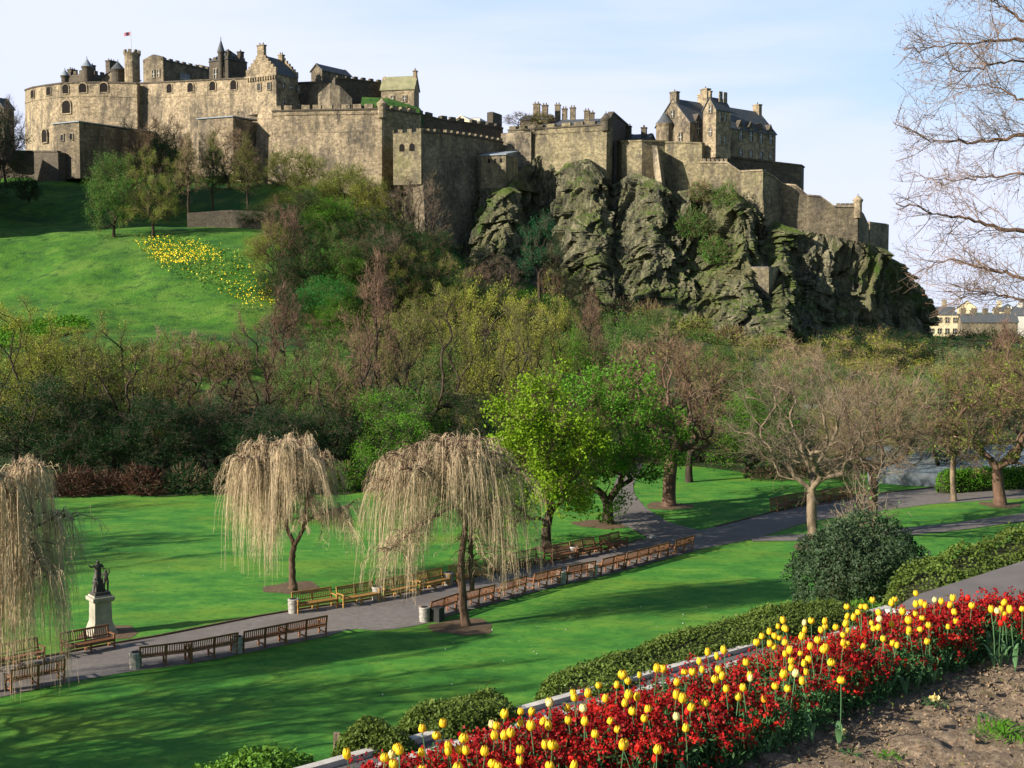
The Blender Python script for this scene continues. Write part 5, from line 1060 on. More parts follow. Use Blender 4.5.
# --- weeping trees: arching limbs with hanging curtains of twigs
def weeping(label, px, base_py, D, limbs, seed, ns, low, tr=.22, lean=0.0, spread=1.0):
    """limbs: list of pixel polylines (px,py,depth offset); low(px) -> pixel row where strands end"""
    rng = np.random.default_rng(seed); c = np.array(((px - 512) / FPX * D, D, P(px, base_py, D)[2])); t = thing('weeping_tree', tuple(c), label, 'tree')
    T = MB(); arcs = []
    for li, (pts, r0, r1) in enumerate(limbs):
        q = np.array([P(a, b, D + o) for a, b, o in pts]); s = np.linspace(0, len(q) - 1, len(q) * 4); 
        from_ = np.stack([np.interp(s, range(len(q)), q[:, i]) for i in range(3)], 1)
        for _ in range(2): from_[1:-1] = .25 * from_[:-2] + .5 * from_[1:-1] + .25 * from_[2:]
        from_[1:-1] += rng.normal(size=from_[1:-1].shape) * .025
        rr = np.linspace(r0, r1, len(from_)); 
        if li == 0: rr[0] *= 1.5; rr[1] *= 1.15
        T.tube(from_, rr, 7); 
        if li: arcs.append((from_, r0))
    # secondary branches arching outwards from the limbs
    Cn = MB(); S0 = []; 
    for a, r0 in arcs:
        n = int(np.linalg.norm(a[-1] - a[0]) * 9) + 4
        for k in range(n):
            f = rng.uniform(.25, 1); p = a[int(f * (len(a) - 1))]; d = nrm(rng.normal(size=3) * (1, 1, .5) + np.array((0, 0, .55))); L_ = rng.uniform(.5, 1.5) * spread
            x = np.linspace(0, 1, 6)[:, None]; br = p + d * L_ * x + np.array((0, 0, -.55)) * L_ * x ** 2 + rng.normal(size=(6, 3)) * .02
            T.tube(br, np.linspace(.03, .009, 6), 4, cap=False); S0.append(br)
    S0 = np.array(S0); nb_ = len(S0); per = max(6, ns // nb_); m_ = nb_ * per; bi = np.repeat(np.arange(nb_), per)
    ctr = S0[:, :, :].reshape(-1, 3).mean(0)
    # every secondary branch carries one tapering lock of hanging twigs with its own length and outward drift
    tip = S0[:, 5]; ow = nrm((tip - ctr) * (1, 1, 0)); ow = nrm(ow + rng.normal(size=ow.shape) * (.5, .5, 0)); reach = rng.uniform(.1, 1.0, nb_) * spread; lf = np.clip(.34 + .78 * rng.random(nb_), .3, 1.02)
    pxl = 512 + tip[:, 0] / tip[:, 1] * FPX; lowz = np.array([P(a, low(a), D)[2] for a in pxl]); Lb = np.clip((tip[:, 2] - lowz) * lf, .3, None)
    f = rng.uniform(.25, 1, m_) ** .6; idx = f * 5; i0 = np.minimum(idx.astype(int), 4); w = (idx - i0)[:, None]; st = S0[bi, i0] * (1 - w) + S0[bi, i0 + 1] * w
    Ls = Lb[bi] * np.clip(rng.beta(2.2, 1.5, m_) * 1.15, .12, 1.05); Ls = np.minimum(Ls, np.clip(st[:, 2] - lowz[bi] + .15, .2, None))
    K = 11; x = np.linspace(0, 1, K)[None, :, None]; hx = 1 - np.exp(-x * 2.6); aim = (tip + ow * reach[:, None])[bi] * (1, 1, 0) + rng.normal(size=(m_, 3)) * (.16, .16, 0)
    hor = (aim - st * (1, 1, 0))[:, None] * (Ls / Lb[bi]).clip(.3, 1)[:, None, None] * hx; rise = rng.uniform(0, .22, m_)[:, None, None]
    wig = (rng.normal(size=(m_, K, 3)) * (1, 1, .3)).cumsum(1) * .022
    C = st[:, None] + hor + np.array((0, 0, 1.)) * (rise * np.sin(np.clip(x * 8, 0, np.pi)) - Ls[:, None, None] * x ** 1.12) + wig * x
    Cn.ribbons(C, np.linspace(.0078, .0038, K), rng)
    # tangled short twigs over the top of the crown
    n3 = 2600; k = rng.integers(0, nb_, n3); q0 = S0[k, rng.integers(0, 6, n3)] + rng.normal(size=(n3, 3)) * .05; d3 = nrm(rng.normal(size=(n3, 3)) + (0, 0, .25)); l3 = rng.uniform(.2, .65, (n3, 1))
    Cn.ribbons(np.stack([q0, q0 + d3 * l3 * .5 + (0, 0, .04), q0 + d3 * l3 * .85 - np.array((0, 0, .35)) * l3, q0 + d3 * l3 - np.array((0, 0, .9)) * l3], 1), np.array((.009, .008, .006, .004)), rng)
    # side twiglets
    n2 = m_ * 4; k = rng.integers(0, m_, n2); j = rng.integers(1, K - 1, n2); b = C[k, j]; dd = nrm(rng.normal(size=(n2, 3)) * (1, 1, .4) + np.array((0, 0, -.6))); l2 = rng.uniform(.08, .3, (n2, 1))
    Cn.ribbons(np.stack([b, b + dd * l2 * .5, b + dd * l2 * .6 + np.array((0, 0, -.5)) * l2], 1), np.array((.006, .005, .003)), rng)
    T.build('trunk', M['barkred'], t, smooth=True); Cn.build('crown', [M['twig_willow']], t); return t
def lowf(xs_, ys_): return lambda a: float(np.interp(a, xs_, ys_))
weeping('straw-coloured weeping tree on the upper lawn with a forked dark trunk', 293, 588, 64.2,
 [([(293, 589, 0), (292, 565, 0), (294, 545, 0)], .20, .15), ([(294, 547, 0), (284, 515, .3), (283, 480, .3), (276, 450, .4), (262, 438, .6)], .12, .03), ([(294, 547, 0), (305, 524, -.3), (308, 495, -.5), (306, 460, -.6), (300, 440, -.8)], .12, .03),
  ([(302, 527, 0), (315, 514, -.2), (335, 515, -.4), (352, 505, -.5)], .07, .03), ([(308, 500, 0), (318, 470, .6), (325, 450, 1)], .06, .02), ([(283, 490, 0), (262, 465, -.9), (245, 455, -1.3), (238, 462, -1.5)], .06, .02), ([(285, 500, .4), (270, 480, 1.6), (252, 470, 2)], .05, .02),
  ([(284, 470, .3), (288, 445, 1.2), (290, 438, 1.6)], .05, .02), ([(306, 470, -.6), (296, 450, -1.6), (275, 445, -2.0)], .05, .02), ([(283, 480, .3), (262, 450, .2), (248, 446, 0)], .05, .02)],
 201, 4000, lowf([215, 225, 250, 275, 290, 310, 330, 350, 360], [505, 560, 570, 578, 520, 490, 560, 560, 540]), spread=1.05)
weeping('largest weeping tree with gnarled double trunk, standing on the front lawn beside the path', 465, 628, 57.6,
 [([(466, 629, 0), (463, 605, 0), (461, 575, 0), (463, 545, 0), (466, 518, 0)], .23, .13), ([(472, 590, .1), (471, 555, .2), (470, 525, .1), (478, 500, 0)], .12, .10), ([(465, 520, 0), (455, 502, -.3), (443, 496, -.5), (437, 482, -.8), (430, 462, -1.0), (415, 452, -1.2)], .10, .03),
  ([(466, 520, 0), (470, 500, .3), (460, 480, .6), (450, 462, .8), (440, 450, 1)], .09, .03), ([(478, 505, 0), (488, 480, .3), (494, 458, .5), (500, 445, .6)], .09, .03), ([(476, 515, 0), (490, 515, -.3), (500, 540, -.5), (510, 560, -.6)], .08, .03), ([(478, 508, 0), (495, 500, -.4), (515, 505, -.6), (530, 520, -.8)], .06, .02),
  ([(455, 505, 0), (435, 516, -1.0), (412, 530, -1.6), (395, 545, -1.9), (383, 552, -2.0)], .08, .03), ([(443, 496, -.5), (415, 485, -.4), (395, 478, -.4), (376, 480, -.4)], .06, .02), ([(437, 482, -.8), (410, 465, 0.6), (388, 460, 1)], .05, .02),
  ([(450, 465, .8), (465, 446, 1.0), (480, 438, 1.2)], .05, .02), ([(460, 500, 0), (458, 465, -1.2), (462, 442, -1.8)], .06, .02), ([(466, 510, 0), (475, 470, 1.2), (468, 440, 2)], .06, .02), ([(463, 500, 0), (450, 470, -.6), (446, 450, -.9), (440, 439, -1.1)], .06, .02), ([(470, 500, 0), (470, 465, -.3), (452, 442, -.4), (438, 441, -.2)], .05, .02), ([(490, 480, .3), (508, 470, -.8), (520, 468, -1.2)], .05, .02), ([(494, 460, .5), (480, 446, -1.2), (465, 440, -1.8)], .05, .02), ([(430, 462, -1.0), (420, 446, -.4), (405, 446, 0)], .05, .02), ([(437, 480, -.8), (420, 470, -2.0), (400, 468, -2.4)], .05, .02), ([(430, 465, -1), (400, 455, -.4), (382, 462, -.2)], .05, .02)],
 202, 4000, lowf([345, 358, 380, 400, 420, 440, 460, 480, 500, 520, 545], [580, 612, 600, 590, 600, 545, 540, 560, 600, 590, 590]), tr=.25, spread=1.1)
weeping('weeping tree at the left edge of the picture hanging over the path and benches', -6, 700, 47.5,
 [([(-8, 702, 0), (-6, 670, 0), (-1, 630, 0), (0, 585, 0)], .20, .14), ([(0, 590, 0), (2, 560, 0), (10, 545, -.2), (28, 535, -.3), (32, 510, -.4)], .12, .04), ([(28, 535, -.3), (35, 560, -.6), (42, 585, -.8)], .06, .03), ([(0, 585, 0), (-8, 540, .4), (-5, 500, .6), (5, 470, .6)], .12, .03),
  ([(10, 545, -.2), (18, 505, .3), (22, 475, .5), (20, 455, .5)], .07, .03), ([(30, 530, -.3), (50, 520, .2), (62, 515, .3), (75, 520, .3)], .06, .02), ([(20, 480, .4), (32, 465, 0), (40, 468, -.3)], .05, .02), ([(18, 505, .3), (0, 480, -1.2), (-12, 470, -1.5)], .06, .02), ([(-5, 520, .5), (-30, 480, .6), (-45, 480, .8)], .06, .02), ([(22, 490, .4), (30, 470, 1.5), (35, 465, 2)], .05, .02)],
 203, 2700, lowf([-60, 0, 12, 22, 40, 52, 70, 80, 95], [690, 705, 708, 660, 700, 708, 610, 650, 610]), spread=.85)

# --- bare branches reaching in from a tree just beyond the right edge
def overhang():
    rng = np.random.default_rng(77); Dc = 15.0; base = np.array(((1190 - 512) / FPX * Dc, Dc, TZ - 1.2)); t = thing('overhanging_tree', tuple(base), 'bare budding tree whose reddish twigs reach in from the right edge across the sky', 'tree')
    T = MB(); Cn = MB(); top = P(1175, -90, Dc)
    x = np.linspace(0, 1, 14)[:, None]; tr = base + (top - base) * x + np.array((.25, .1, 0)) * np.sin(x * 4); T.tube(tr, np.linspace(.24, .12, 14), 9)
    LM = [([(1172, 150), (1100, 60), (1024, 38), (969, 44), (904, 50)], 0, .055), ([(1172, 90), (1090, 40), (1024, 22), (995, 0), (960, -20)], .8, .05), ([(1174, 210), (1100, 150), (1024, 133), (985, 143), (933, 141), (893, 122)], .3, .055),
          ([(1174, 290), (1100, 240), (1024, 232), (973, 222), (945, 214), (896, 204)], -.5, .055), ([(1176, 340), (1100, 290), (1024, 279), (985, 267), (945, 258), (926, 270)], .6, .045), ([(1172, 160), (1090, 120), (1024, 101), (990, 84), (955, 88)], 1.2, .04),
          ([(1172, 120), (1100, 40), (1040, -30), (980, -60)], -.6, .05), ([(1174, 240), (1090, 190), (1020, 172), (970, 180), (925, 178)], 1.0, .035), ([(1174, 330), (1090, 300), (1030, 300), (990, 292), (950, 296)], .1, .03), ([(1174, 180), (1080, 70), (1010, 62), (950, 72)], -1.0, .03)]
    nodes = []; dirs = []
    for pts, off, r in LM:
        q = np.array([P(a, b, Dc + off * (1 + .2 * i)) for i, (a, b) in enumerate(pts)]); s = np.linspace(0, len(q) - 1, 34)
        c = np.stack([np.interp(s, range(len(q)), q[:, i]) for i in range(3)], 1)
        for _ in range(3): c[1:-1] = .25 * c[:-2] + .5 * c[1:-1] + .25 * c[2:]
        c[1:-1] += rng.normal(size=c[1:-1].shape) * .018
        T.tube(c, .006 + (r * .9) * np.linspace(1, 0, len(c)) ** 1.6, 6); nodes.append(c[8:]); dirs.append(nrm(np.gradient(c, axis=0))[8:])
    # the rest of the crown, rising and spreading away from the view
    head = top + np.array((.3, .1, 0)); x = np.linspace(0, 1, 10)[:, None]; T.tube(tr[-1] + (np.array((1.6, .6, 3.6))) * x + np.array((.2, 0, 0)) * np.sin(x * 5), np.linspace(.12, .02, 10), 7)
    for i in range(16):
        f = .35 + .6 * (i + .5) / 16; b = tr[int(f * 13)]; an = rng.uniform(-1.1, 1.1); d = nrm(np.array((math.cos(an), math.sin(an) * 1.1, rng.uniform(.1, .8)))); l = rng.uniform(2.4, 4.6)
        x = np.linspace(0, 1, 30)[:, None]; c = b + d * l * x + np.array((0, 0, -.5)) * x ** 2 + .08 * np.sin(x * 9 + i) * rng.normal(size=3); T.tube(c, .006 + .05 * np.linspace(1, 0, 30) ** 1.4, 6); nodes.append(c[6:]); dirs.append(nrm(np.gradient(c, axis=0))[6:])
    nodes = np.vstack(nodes); dirs = np.vstack(dirs)
    def shoots(src, sd, n, L0, L1, r, dev, K=7, up=.1):
        k = rng.integers(0, len(src), n); p = src[k]; d = nrm(sd[k] * .8 + rng.normal(size=(n, 3)) * dev + np.array((-.15, 0, up))); l = rng.uniform(L0, L1, n)[:, None, None]; x = np.linspace(0, 1, K)[None, :, None]
        w = rng.normal(size=(n, K, 3)).cumsum(1) * .012 * l; cv = nrm(rng.normal(size=(n, 1, 3))) * .22
        C = p[:, None] + d[:, None] * l * x + cv * l * x ** 2 + w
        mp_ = 512 + FPX * C[..., 0] / C[..., 1]; my_ = 384 + 76 - FPX * C[..., 2] / C[..., 1] - 150; my_ = 308 - FPX * C[..., 2] / C[..., 1]; ok = (mp_.min(1) > 884 + 8 * rng.random(n)) & ((my_.max(1) < 296) | (mp_.min(1) > 925)); C = C[ok]
        for a in range(K - 1): Cn.frusta(C[:, a], C[:, a + 1], r * (1 - .75 * a / K), r * (1 - .75 * (a + 1) / K), 3)
        g = nrm(np.gradient(C, axis=1)); return C[:, 1:].reshape(-1, 3), g[:, 1:].reshape(-1, 3)
    a, b = shoots(nodes, dirs, 960, .25, .75, .0058, .75); a2, b2 = shoots(a, b, 4600, .12, .38, .0032, .75, 5); a3, b3 = shoots(a2, b2, 18000, .05, .17, .0020, .8, 3)
    k = rng.integers(0, len(a3), 8400); Cn.leaves(a3[k], rng.uniform(.014, .026, 8400), rng, 1, asp=.6); k = rng.integers(0, len(a3), 1200); Cn.leaves(a3[k], rng.uniform(.014, .028, 1200), rng, 2, asp=.6)
    T.build('trunk', M['barkred'], t, smooth=True); Cn.build('crown', [M['twig_sky'], M['bud_red'], M['bud_ginger']], t)
overhang()
# --- thickets on the bank below the middle of the castle and at the crag foot
TH = [('leafy_b', 268, 205, 50, 238, 'dark green bushy tree right of the hill retaining wall', 'leaf_dark'), ('leafy_a', 300, 190, 56, 246, 'dark olive tree below the olive one at the dark triangular buttress', 'leaf_olive'),
 ('leafy_a', 333, 200, 54, 240, 'dense dull green tree below the long crenellated wall, above the narrow grey-green one', 'leaf_mid'), ('leafy_b', 365, 215, 54, 236, 'dark thicket tree in the middle of the shaded bank', 'leaf_dark'),
 ('leafy_a', 395, 225, 54, 238, 'dark thicket tree below the big grey-brown bare one', 'leaf_dark'), ('sparse_b', 405, 252, 56, 222, 'olive thicket tree behind the tip of the tall reddish poplar', 'leaf_olive'),
 ('leafy_b', 432, 235, 48, 240, 'dark tree in the deep shade left of the first crag spur', 'leaf_dark'), ('sparse_a', 300, 238, 46, 222, 'brown-olive tree at the lower right end of the daffodil bank', 'leaf_olive'),
 ('leafy_a', 375, 262, 56, 214, 'dull green thicket tree right of the bright emerald round tree', 'leaf_mid'), ('leafy_b', 345, 285, 44, 206, 'dark green tree touching the right side of the bright emerald round tree', 'leaf_dark'),
 ('sparse_b', 460, 298, 60, 160, 'yellow-olive tree in the upper row of the wood right of the vase-shaped tree', 'leaf_yellow'), ('sparse_b', 520, 306, 62, 150, 'golden-olive tree in the upper row of the wood left of the small pointed one', 'leaf_yellow'),
 ('leafy_a', 250, 218, 40, 250, 'dark green tree just above the right end of the retaining wall', 'leaf_dark'), ('sparse_a', 405, 305, 64, 150, 'olive tree in the upper row of the wood right of the tall reddish poplar', 'leaf_olive'),
 ('leafy_b', 860, 330, 60, 190, 'dark green tree at the foot of the dark rock face', 'leaf_dark'), ('leafy_a', 905, 334, 56, 185, 'dark green tree under the right end of the dark rock face', 'leaf_dark'),
 ('sparse_b', 810, 345, 70, 170, 'yellow-olive tree below the dark rock face behind the twiggy brown one', 'leaf_yellow'), ('leafy_b', 930, 345, 50, 190, 'dull dark green tree at the very right foot of the crag', 'leaf_dark'),
 ('sparse_b', 598, 322, 60, 150, 'olive tree behind the narrow brown bare one at the crag foot', 'leaf_olive'), ('leafy_a', 575, 335, 60, 138, 'mid green tree behind the top of the dense green pair', 'leaf_mid'),
 ('sparse_a', 960, 372, 80, 128, 'olive tree above the pale terrace in the second row', 'leaf_olive'), ('leafy_b', 985, 340, 60, 210, 'dark green tree below the grey-roofed distant terrace', 'leaf_dark'),
 ('leafy_a', 720, 365, 70, 128, 'grey-green tree left of the olive one below the ruined stub', 'leaf_green'), ('sparse_b', 780, 372, 80, 122, 'olive-green tree directly behind the crown of the big pale bare tree', 'leaf_green'),
 ('leafy_a', 30, 345, 80, 130, 'olive tree behind the yellow-green one at the left edge', 'leaf_olive'), ('leafy_b', 85, 352, 80, 132, 'mid green tree behind the two leftmost yellow-green ones', 'leaf_green'), ('leafy_a', 135, 345, 80, 134, 'mid green tree behind the crooked yellow-green one', 'leaf_green'),
 ('leafy_b', 335, 340, 70, 130, 'mid green tree behind the leaning dark stems', 'leaf_green'), ('leafy_a', 455, 340, 70, 132, 'mid green tree behind the vase-shaped olive one', 'leaf_green')]
TH = [q for q in TH if q[1:3] not in ((333, 200), (365, 215), (395, 225), (375, 262), (345, 285))]
BK = [('leafy_a', 333, 200, 54, 248, 'dense dull green tree below the long crenellated wall, above the narrow grey-green one', 'leaf_mid'), ('leafy_b', 365, 212, 54, 262, 'dark thicket tree in the middle of the shaded bank', 'leaf_dark'), ('leafy_a', 395, 225, 54, 280, 'dark thicket tree below the big grey-brown bare one', 'leaf_dark'), ('leafy_b', 305, 195, 54, 244, 'dark green thicket tree at the foot of the olive trees under the long wall', 'leaf_dark')]
for key, px, top, w, by, lb, lf in BK: plant(key, px, top, 'gnd', w, by, 'leafy_tree', lb, 'twig_brown', lf)
for key, px, top, w, D, lb, lf in TH: plant(key, px, top, None, w, D, 'leafy_tree', lb, 'twig_brown', lf)
TH2 = [('leafy_b', 284, 262, 44, 312, 'dark green tree left of the bright emerald round tree', 'leaf_dark'), ('leafy_a', 272, 226, 46, 282, 'olive tree standing behind the right tip of the daffodil bank', 'leaf_olive'), ('leafy_b', 304, 238, 52, 300, 'dark green tree above the emerald tree, left of the narrow grey-green one', 'leaf_dark'), ('leafy_a', 345, 244, 52, 306, 'deep green tree on the bank right above the bright emerald tree', 'leaf_green'),
 ('leafy_b', 372, 244, 56, 310, 'dark tree on the bank behind the tip of the tall reddish poplar', 'leaf_dark'), ('sparse_b', 398, 256, 56, 318, 'olive tree on the bank just right of the reddish poplar tip', 'leaf_olive'), ('leafy_b', 428, 268, 56, 322, 'dark green tree on the bank below the square bastion spur', 'leaf_dark'), ('leafy_a', 456, 280, 52, 326, 'mid green tree on the bank left below the pine', 'leaf_green'),
 ('leafy_b', 296, 294, 38, 338, 'dark green tree touching the left side of the emerald tree foot', 'leaf_dark'), ('vase_a', 368, 282, 50, 340, 'brown-olive tree between the emerald tree and the tall reddish poplar tip', 'leaf_olive'), ('leafy_b', 352, 292, 44, 338, 'dark green low tree right below the emerald tree', 'leaf_mid'), ('sparse_b', 432, 300, 54, 345, 'olive low tree on the bank above the vase-shaped tree', 'leaf_olive'),
 ('leafy_b', 484, 288, 50, 326, 'dark bank tree left of the pine at the crag foot', 'leaf_dark'), ('leafy_a', 512, 300, 44, 330, 'dark green bank tree below the pine', 'leaf_dark'), ('leafy_b', 575, 308, 44, 332, 'dark tree under the shaded middle of the crag foot', 'leaf_dark'), ('leafy_a', 330, 300, 40, 345, 'mid green low tree just above the left shoulder of the poplar', 'leaf_mid'),
 ('leafy_a', 240, 345, 60, 372, 'mid green tree behind the two reddish bare ones in the left wood', 'leaf_green'), ('leafy_b', 190, 352, 60, 376, 'olive-green tree behind the pinkish leaning tree', 'leaf_olive'), ('sparse_b', 60, 330, 70, 366, 'yellow-green tree poking above its neighbours second from the left edge', 'leaf_yellow'),
 ('vase_a', 275, 312, 44, 352, 'slim pinkish tree at the right end of the lit lower hill', 'leaf_olive'), ('vase_b', 310, 318, 50, 360, 'brown tree just below the emerald round tree', 'leaf_olive')]
for key, px, top, w, D, lb, lf in TH2: plant(key, px, top, 'gnd', w, D, 'leafy_tree', lb, 'twig_brown', lf)
# ------------------------------------------------------------------ park benches
def make_bench(wood):
    t = thing('park_bench', (0, 0, 0), 'x', 'bench'); ORG[t.name] = np.zeros(3); L_ = 2.2
    s = MB()
    for i in range(6): s.bx(-L_ / 2, L_ / 2, -.30 + i * .095, -.30 + i * .095 + .075, .42, .45)
    s.bx(-L_ / 2, L_ / 2, -.31, -.285, .33, .415); s.build('seat', wood, t)
    b = MB(); lean = lambda z: .27 + (z - .45) * .2
    b.box((-L_ / 2, lean(.93) - .02, .88), (L_, 0, 0), (0, .04, .0), (0, .02, .08)); b.box((-L_ / 2, lean(.52) - .02, .50), (L_, 0, 0), (0, .035, 0), (0, .01, .06))
    n = 22
    for i in range(n):
        x = -L_ / 2 + .06 + i * (L_ - .12) / (n - 1)
        b.box((x - .02, lean(.56) - .01, .56), (.04, 0, 0), (0, .02, 0), (0, (.88 - .56) * .2, .32))
    b.build('backrest', wood, t)
    for sx in (-1, 0, 1):
        x = sx * (L_ / 2 - .035) - .035
        l = MB(); l.box((x, .24, 0), (.07, 0, 0), (0, .07, 0), (0, .02, .46)); l.box((x, .262, .45), (.07, 0, 0), (0, .06, 0), (0, .1, .50)); l.build('leg', wood, t)
        l = MB(); l.bx(x, x + .07, -.31, -.24, 0, .42 if sx == 0 else .62); l.build('leg', wood, t)
        l = MB(); l.bx(x + .01, x + .06, -.24, .25, .12, .17); l.build('stretcher', wood, t)
    for sx in (-1, 1):
        x = sx * (L_ / 2 - .035) - .045; a = MB(); a.bx(x, x + .09, -.36, .32, .62, .66); a.build('armrest', wood, t)
    return t
bench0 = make_bench(M['wood']); nb = [0]
def ptan(line, px):
    q = np.array([PX(p)[0] for p in line]); i = int(np.clip(np.searchsorted(q, px), 1, len(line) - 1)); f = (px - q[i - 1]) / (q[i] - q[i - 1]); return line[i - 1] * (1 - f) + line[i] * f, nrm(line[i] - line[i - 1])
words = ['first', 'second', 'third', 'fourth', 'fifth', 'sixth', 'seventh', 'eighth', 'ninth', 'tenth', 'eleventh', 'twelfth']
def put_bench(px, side, label, golden=False, off=.45, line=None):
    line = (mn if side == 'near' else mf) if line is None else line
    p, d = ptan(line, px); nn = np.array((-d[1], d[0], 0)) * (1 if side == 'near' else -1)    # towards the middle of the path
    c = p + nn * off; rz = math.atan2(d[1], d[0]) + (math.pi if side == 'near' else 0)   # backrest is local +y ; open side looks across the path
    rz = math.atan2(d[1], d[0]) + (math.pi if side == 'near' else 0)
    if nb[0] == 0: b = bench0; b.location = c; b.rotation_euler = (0, 0, rz)
    else: b = dup(bench0, c, rz)
    nb[0] += 1; b['label'] = label; b['group'] = 'wooden benches lining the park path'
    for ch in b.children: setm(ch, [M['woodyellow'] if golden else M['wood']])
near_px = [40, 167, 216, 267, 308]; near2 = [446, 481, 515, 549, 583, 615, 639, 660, 686]
far_px = [12, 84, 311, 354, 392, 426, 462, 496, 522, 555, 581, 608]
lab1 = ['brown bench on the near path edge under the left weeping tree', 'brown bench beside the leftmost pale litter bin on the near path edge', 'second bench right of the leftmost pale litter bin, near path edge', 'near-edge bench just left of the last one before the widened path', 'last near-edge bench before the widened patch of path']
for p_, l_ in zip(near_px, lab1): put_bench(p_, 'near', l_)
for i, p_ in enumerate(near2): put_bench(p_, 'near', 'near-edge bench, %s to the right of the largest weeping trunk' % words[i] if i else 'near-edge bench directly behind the largest weeping trunk')
lab2 = ['bench at the left edge of the picture on the lawn side of the path', 'reddish bench beside the statue pedestal'] 
for i, p_ in enumerate(far_px):
    put_bench(p_, 'far', lab2[i] if i < 2 else '%s bench from the left in the far row starting below the straw-coloured weeping tree' % words[i - 2], golden=2 <= i <= 6, off=.45)
bl = np.array([G(a, b, LZ + .02) for a, b in [(765, 513), (790, 507), (820, 503), (860, 497), (900, 491)]])
for i, (px) in enumerate([779, 797, 815, 834, 852]): put_bench(px, 'far', '%s from the left of the small back benches behind the big pale bare tree' % words[i], line=bl, off=.2)
# litter bins
def make_bin():
    t = thing('litter_bin', (0, 0, 0), 'x', 'litter bin'); ORG[t.name] = np.zeros(3)
    a = np.linspace(0, 2 * np.pi, 20, endpoint=False); s = MB(); s.cone((0, 0, 0), .24, .26, .64, 20); s.cone((0, 0, .22), .27, .27, .05, 20, cap=False); s.cone((0, 0, .46), .275, .275, .05, 20, cap=False); s.build('body', M['concrete'], t)
    s = MB(); s.cone((0, 0, .642), .28, .255, .05, 20); s.build('rim', M['concrete'], t); s = MB(); s.cone((0, 0, .695), .18, .18, .01, 16); s.build('opening', M['inner_shade'], t); return t
bin0 = make_bin(); first = True
for px, side, lb in [(138, 'near', 'leftmost pale concrete litter bin on the near path edge'), (241.5, 'near', 'pale litter bin between the third and fourth near-edge benches'), (429, 'near', 'whitish litter bin at the left end of the near bench row behind the weeping trunk'), (566, 'near', 'pale bin in the near bench row straight below the bright green tree'), (598, 'near', 'pale bin in the near bench row right of the bright green tree trunk'),
                     (290, 'far', 'pale bin below the straw-coloured weeping trunk at the far path edge'), (373, 'far', 'pale bin in the far bench row left of the large weeping curtain'), (444, 'far', 'pale bin in the far bench row seen through the weeping curtain'), (569, 'far', 'pale bin at the far path edge beside the bright green tree trunk')]:
    p, d = ptan(mn if side == 'near' else mf, px); nn = np.array((-d[1], d[0], 0)) * (1 if side == 'near' else -1); c = p + nn * .35
    if first: b = bin0; b.location = c; first = False
    else: b = dup(bin0, c, px)
    b['label'] = lb; b['group'] = 'pale litter bins along the path'
c = G(434, 622, LZ); t = thing('utility_box', tuple(c), 'dark square utility box at the corner of the lawn beside the largest weeping tree', 'utility box'); ORG[t.name] = c
a = R(25); e1 = np.array((math.cos(a), -math.sin(a), 0)) * .55; e2 = np.array((math.sin(a), math.cos(a), 0)) * .55
s = MB(); s.box(c - e1 / 2, e1, e2, (0, 0, .62)); s.build('cabinet', M['metal'], t); s = MB(); s.box(c - e1 * .56 - e2 * .06 + (0, 0, .622), e1 * 1.12, e2 * 1.12, (0, 0, .05)); s.build('lid', M['metal'], t)
c = G(652, 537, LZ); rng = np.random.default_rng(3)
for px, py, lb, r_ in [(652, 538, 'small grey boulder at the fork of the paths', .28)]:
    c = G(px, py, LZ); a = np.linspace(0, 2 * np.pi, 12, endpoint=False); V = []
    for j, ph in enumerate(np.linspace(-.3, 1.5, 6)): V.append([c + np.array((math.cos(x) * math.cos(ph) * r_ * 1.3, math.sin(x) * math.cos(ph) * r_, math.sin(ph) * r_ * .8)) * (1 + .2 * float(vn(np.array([x, ph, 2.])))) for x in list(a) + [a[0]]])
    tag(MB().grid(np.array(V)).build('boulder', M['concrete'], smooth=True), lb, 'boulder')
# ------------------------------------------------------------------ statue: robed woman with two children on a tapered pedestal
c = G(101, 634, LZ); st = thing('statue', tuple(c), 'dark bronze figure group on a pale stone pedestal beside the path', 'statue'); ORG[st.name] = c
def frs(mb, c, steps, rot=R(38)):
    for (z0, h0, z1, h1) in steps:
        def sq(z, h): return [c + np.array((math.cos(rot + k * math.pi / 2) * h * 1.414, math.sin(rot + k * math.pi / 2) * h * 1.414, z)) for k in range(4)]
        a, b = sq(z0, h0), sq(z1, h1); mb.add(a + b, [(0, 1, 5, 4), (1, 2, 6, 5), (2, 3, 7, 6), (3, 0, 4, 7), (4, 5, 6, 7), (3, 2, 1, 0)])
rr = R(38 + 45)
s = MB(); frs(s, c, [(0, .60, .16, .58), (.162, .54, .62, .41), (.622, .40, 1.55, .38)], rr); s.build('pedestal', M['pedestal'], st)
s = MB(); frs(s, c, [(1.553, .43, 1.62, .50), (1.622, .50, 1.78, .50), (1.783, .42, 1.86, .40)], rr); s.build('cornice', M['pedestal'], st)
def skin(name, verts, edges, rads, parent, m, lv=2):
    me = bpy.data.meshes.new(name); me.from_pydata([tuple(v) for v in verts], edges, []); me.update()
    o = bpy.data.objects.new(name, me); COL.objects.link(o); o.parent = parent
    me.materials.append(m)
    md = o.modifiers.new('skin', 'SKIN')
    lay = me.skin_vertices[0].data if me.skin_vertices else None
    if lay is None:
        bmx = __import__('bmesh').new(); bmx.from_mesh(me); bmx.verts.layers.skin.verify(); bmx.to_mesh(me); bmx.free(); lay = me.skin_vertices[0].data
    for i, r in enumerate(rads): lay[i].radius = (r, r)
    lay[0].use_root = True
    sd = o.modifiers.new('sub', 'SUBSURF'); sd.levels = lv; sd.render_levels = lv
    return o
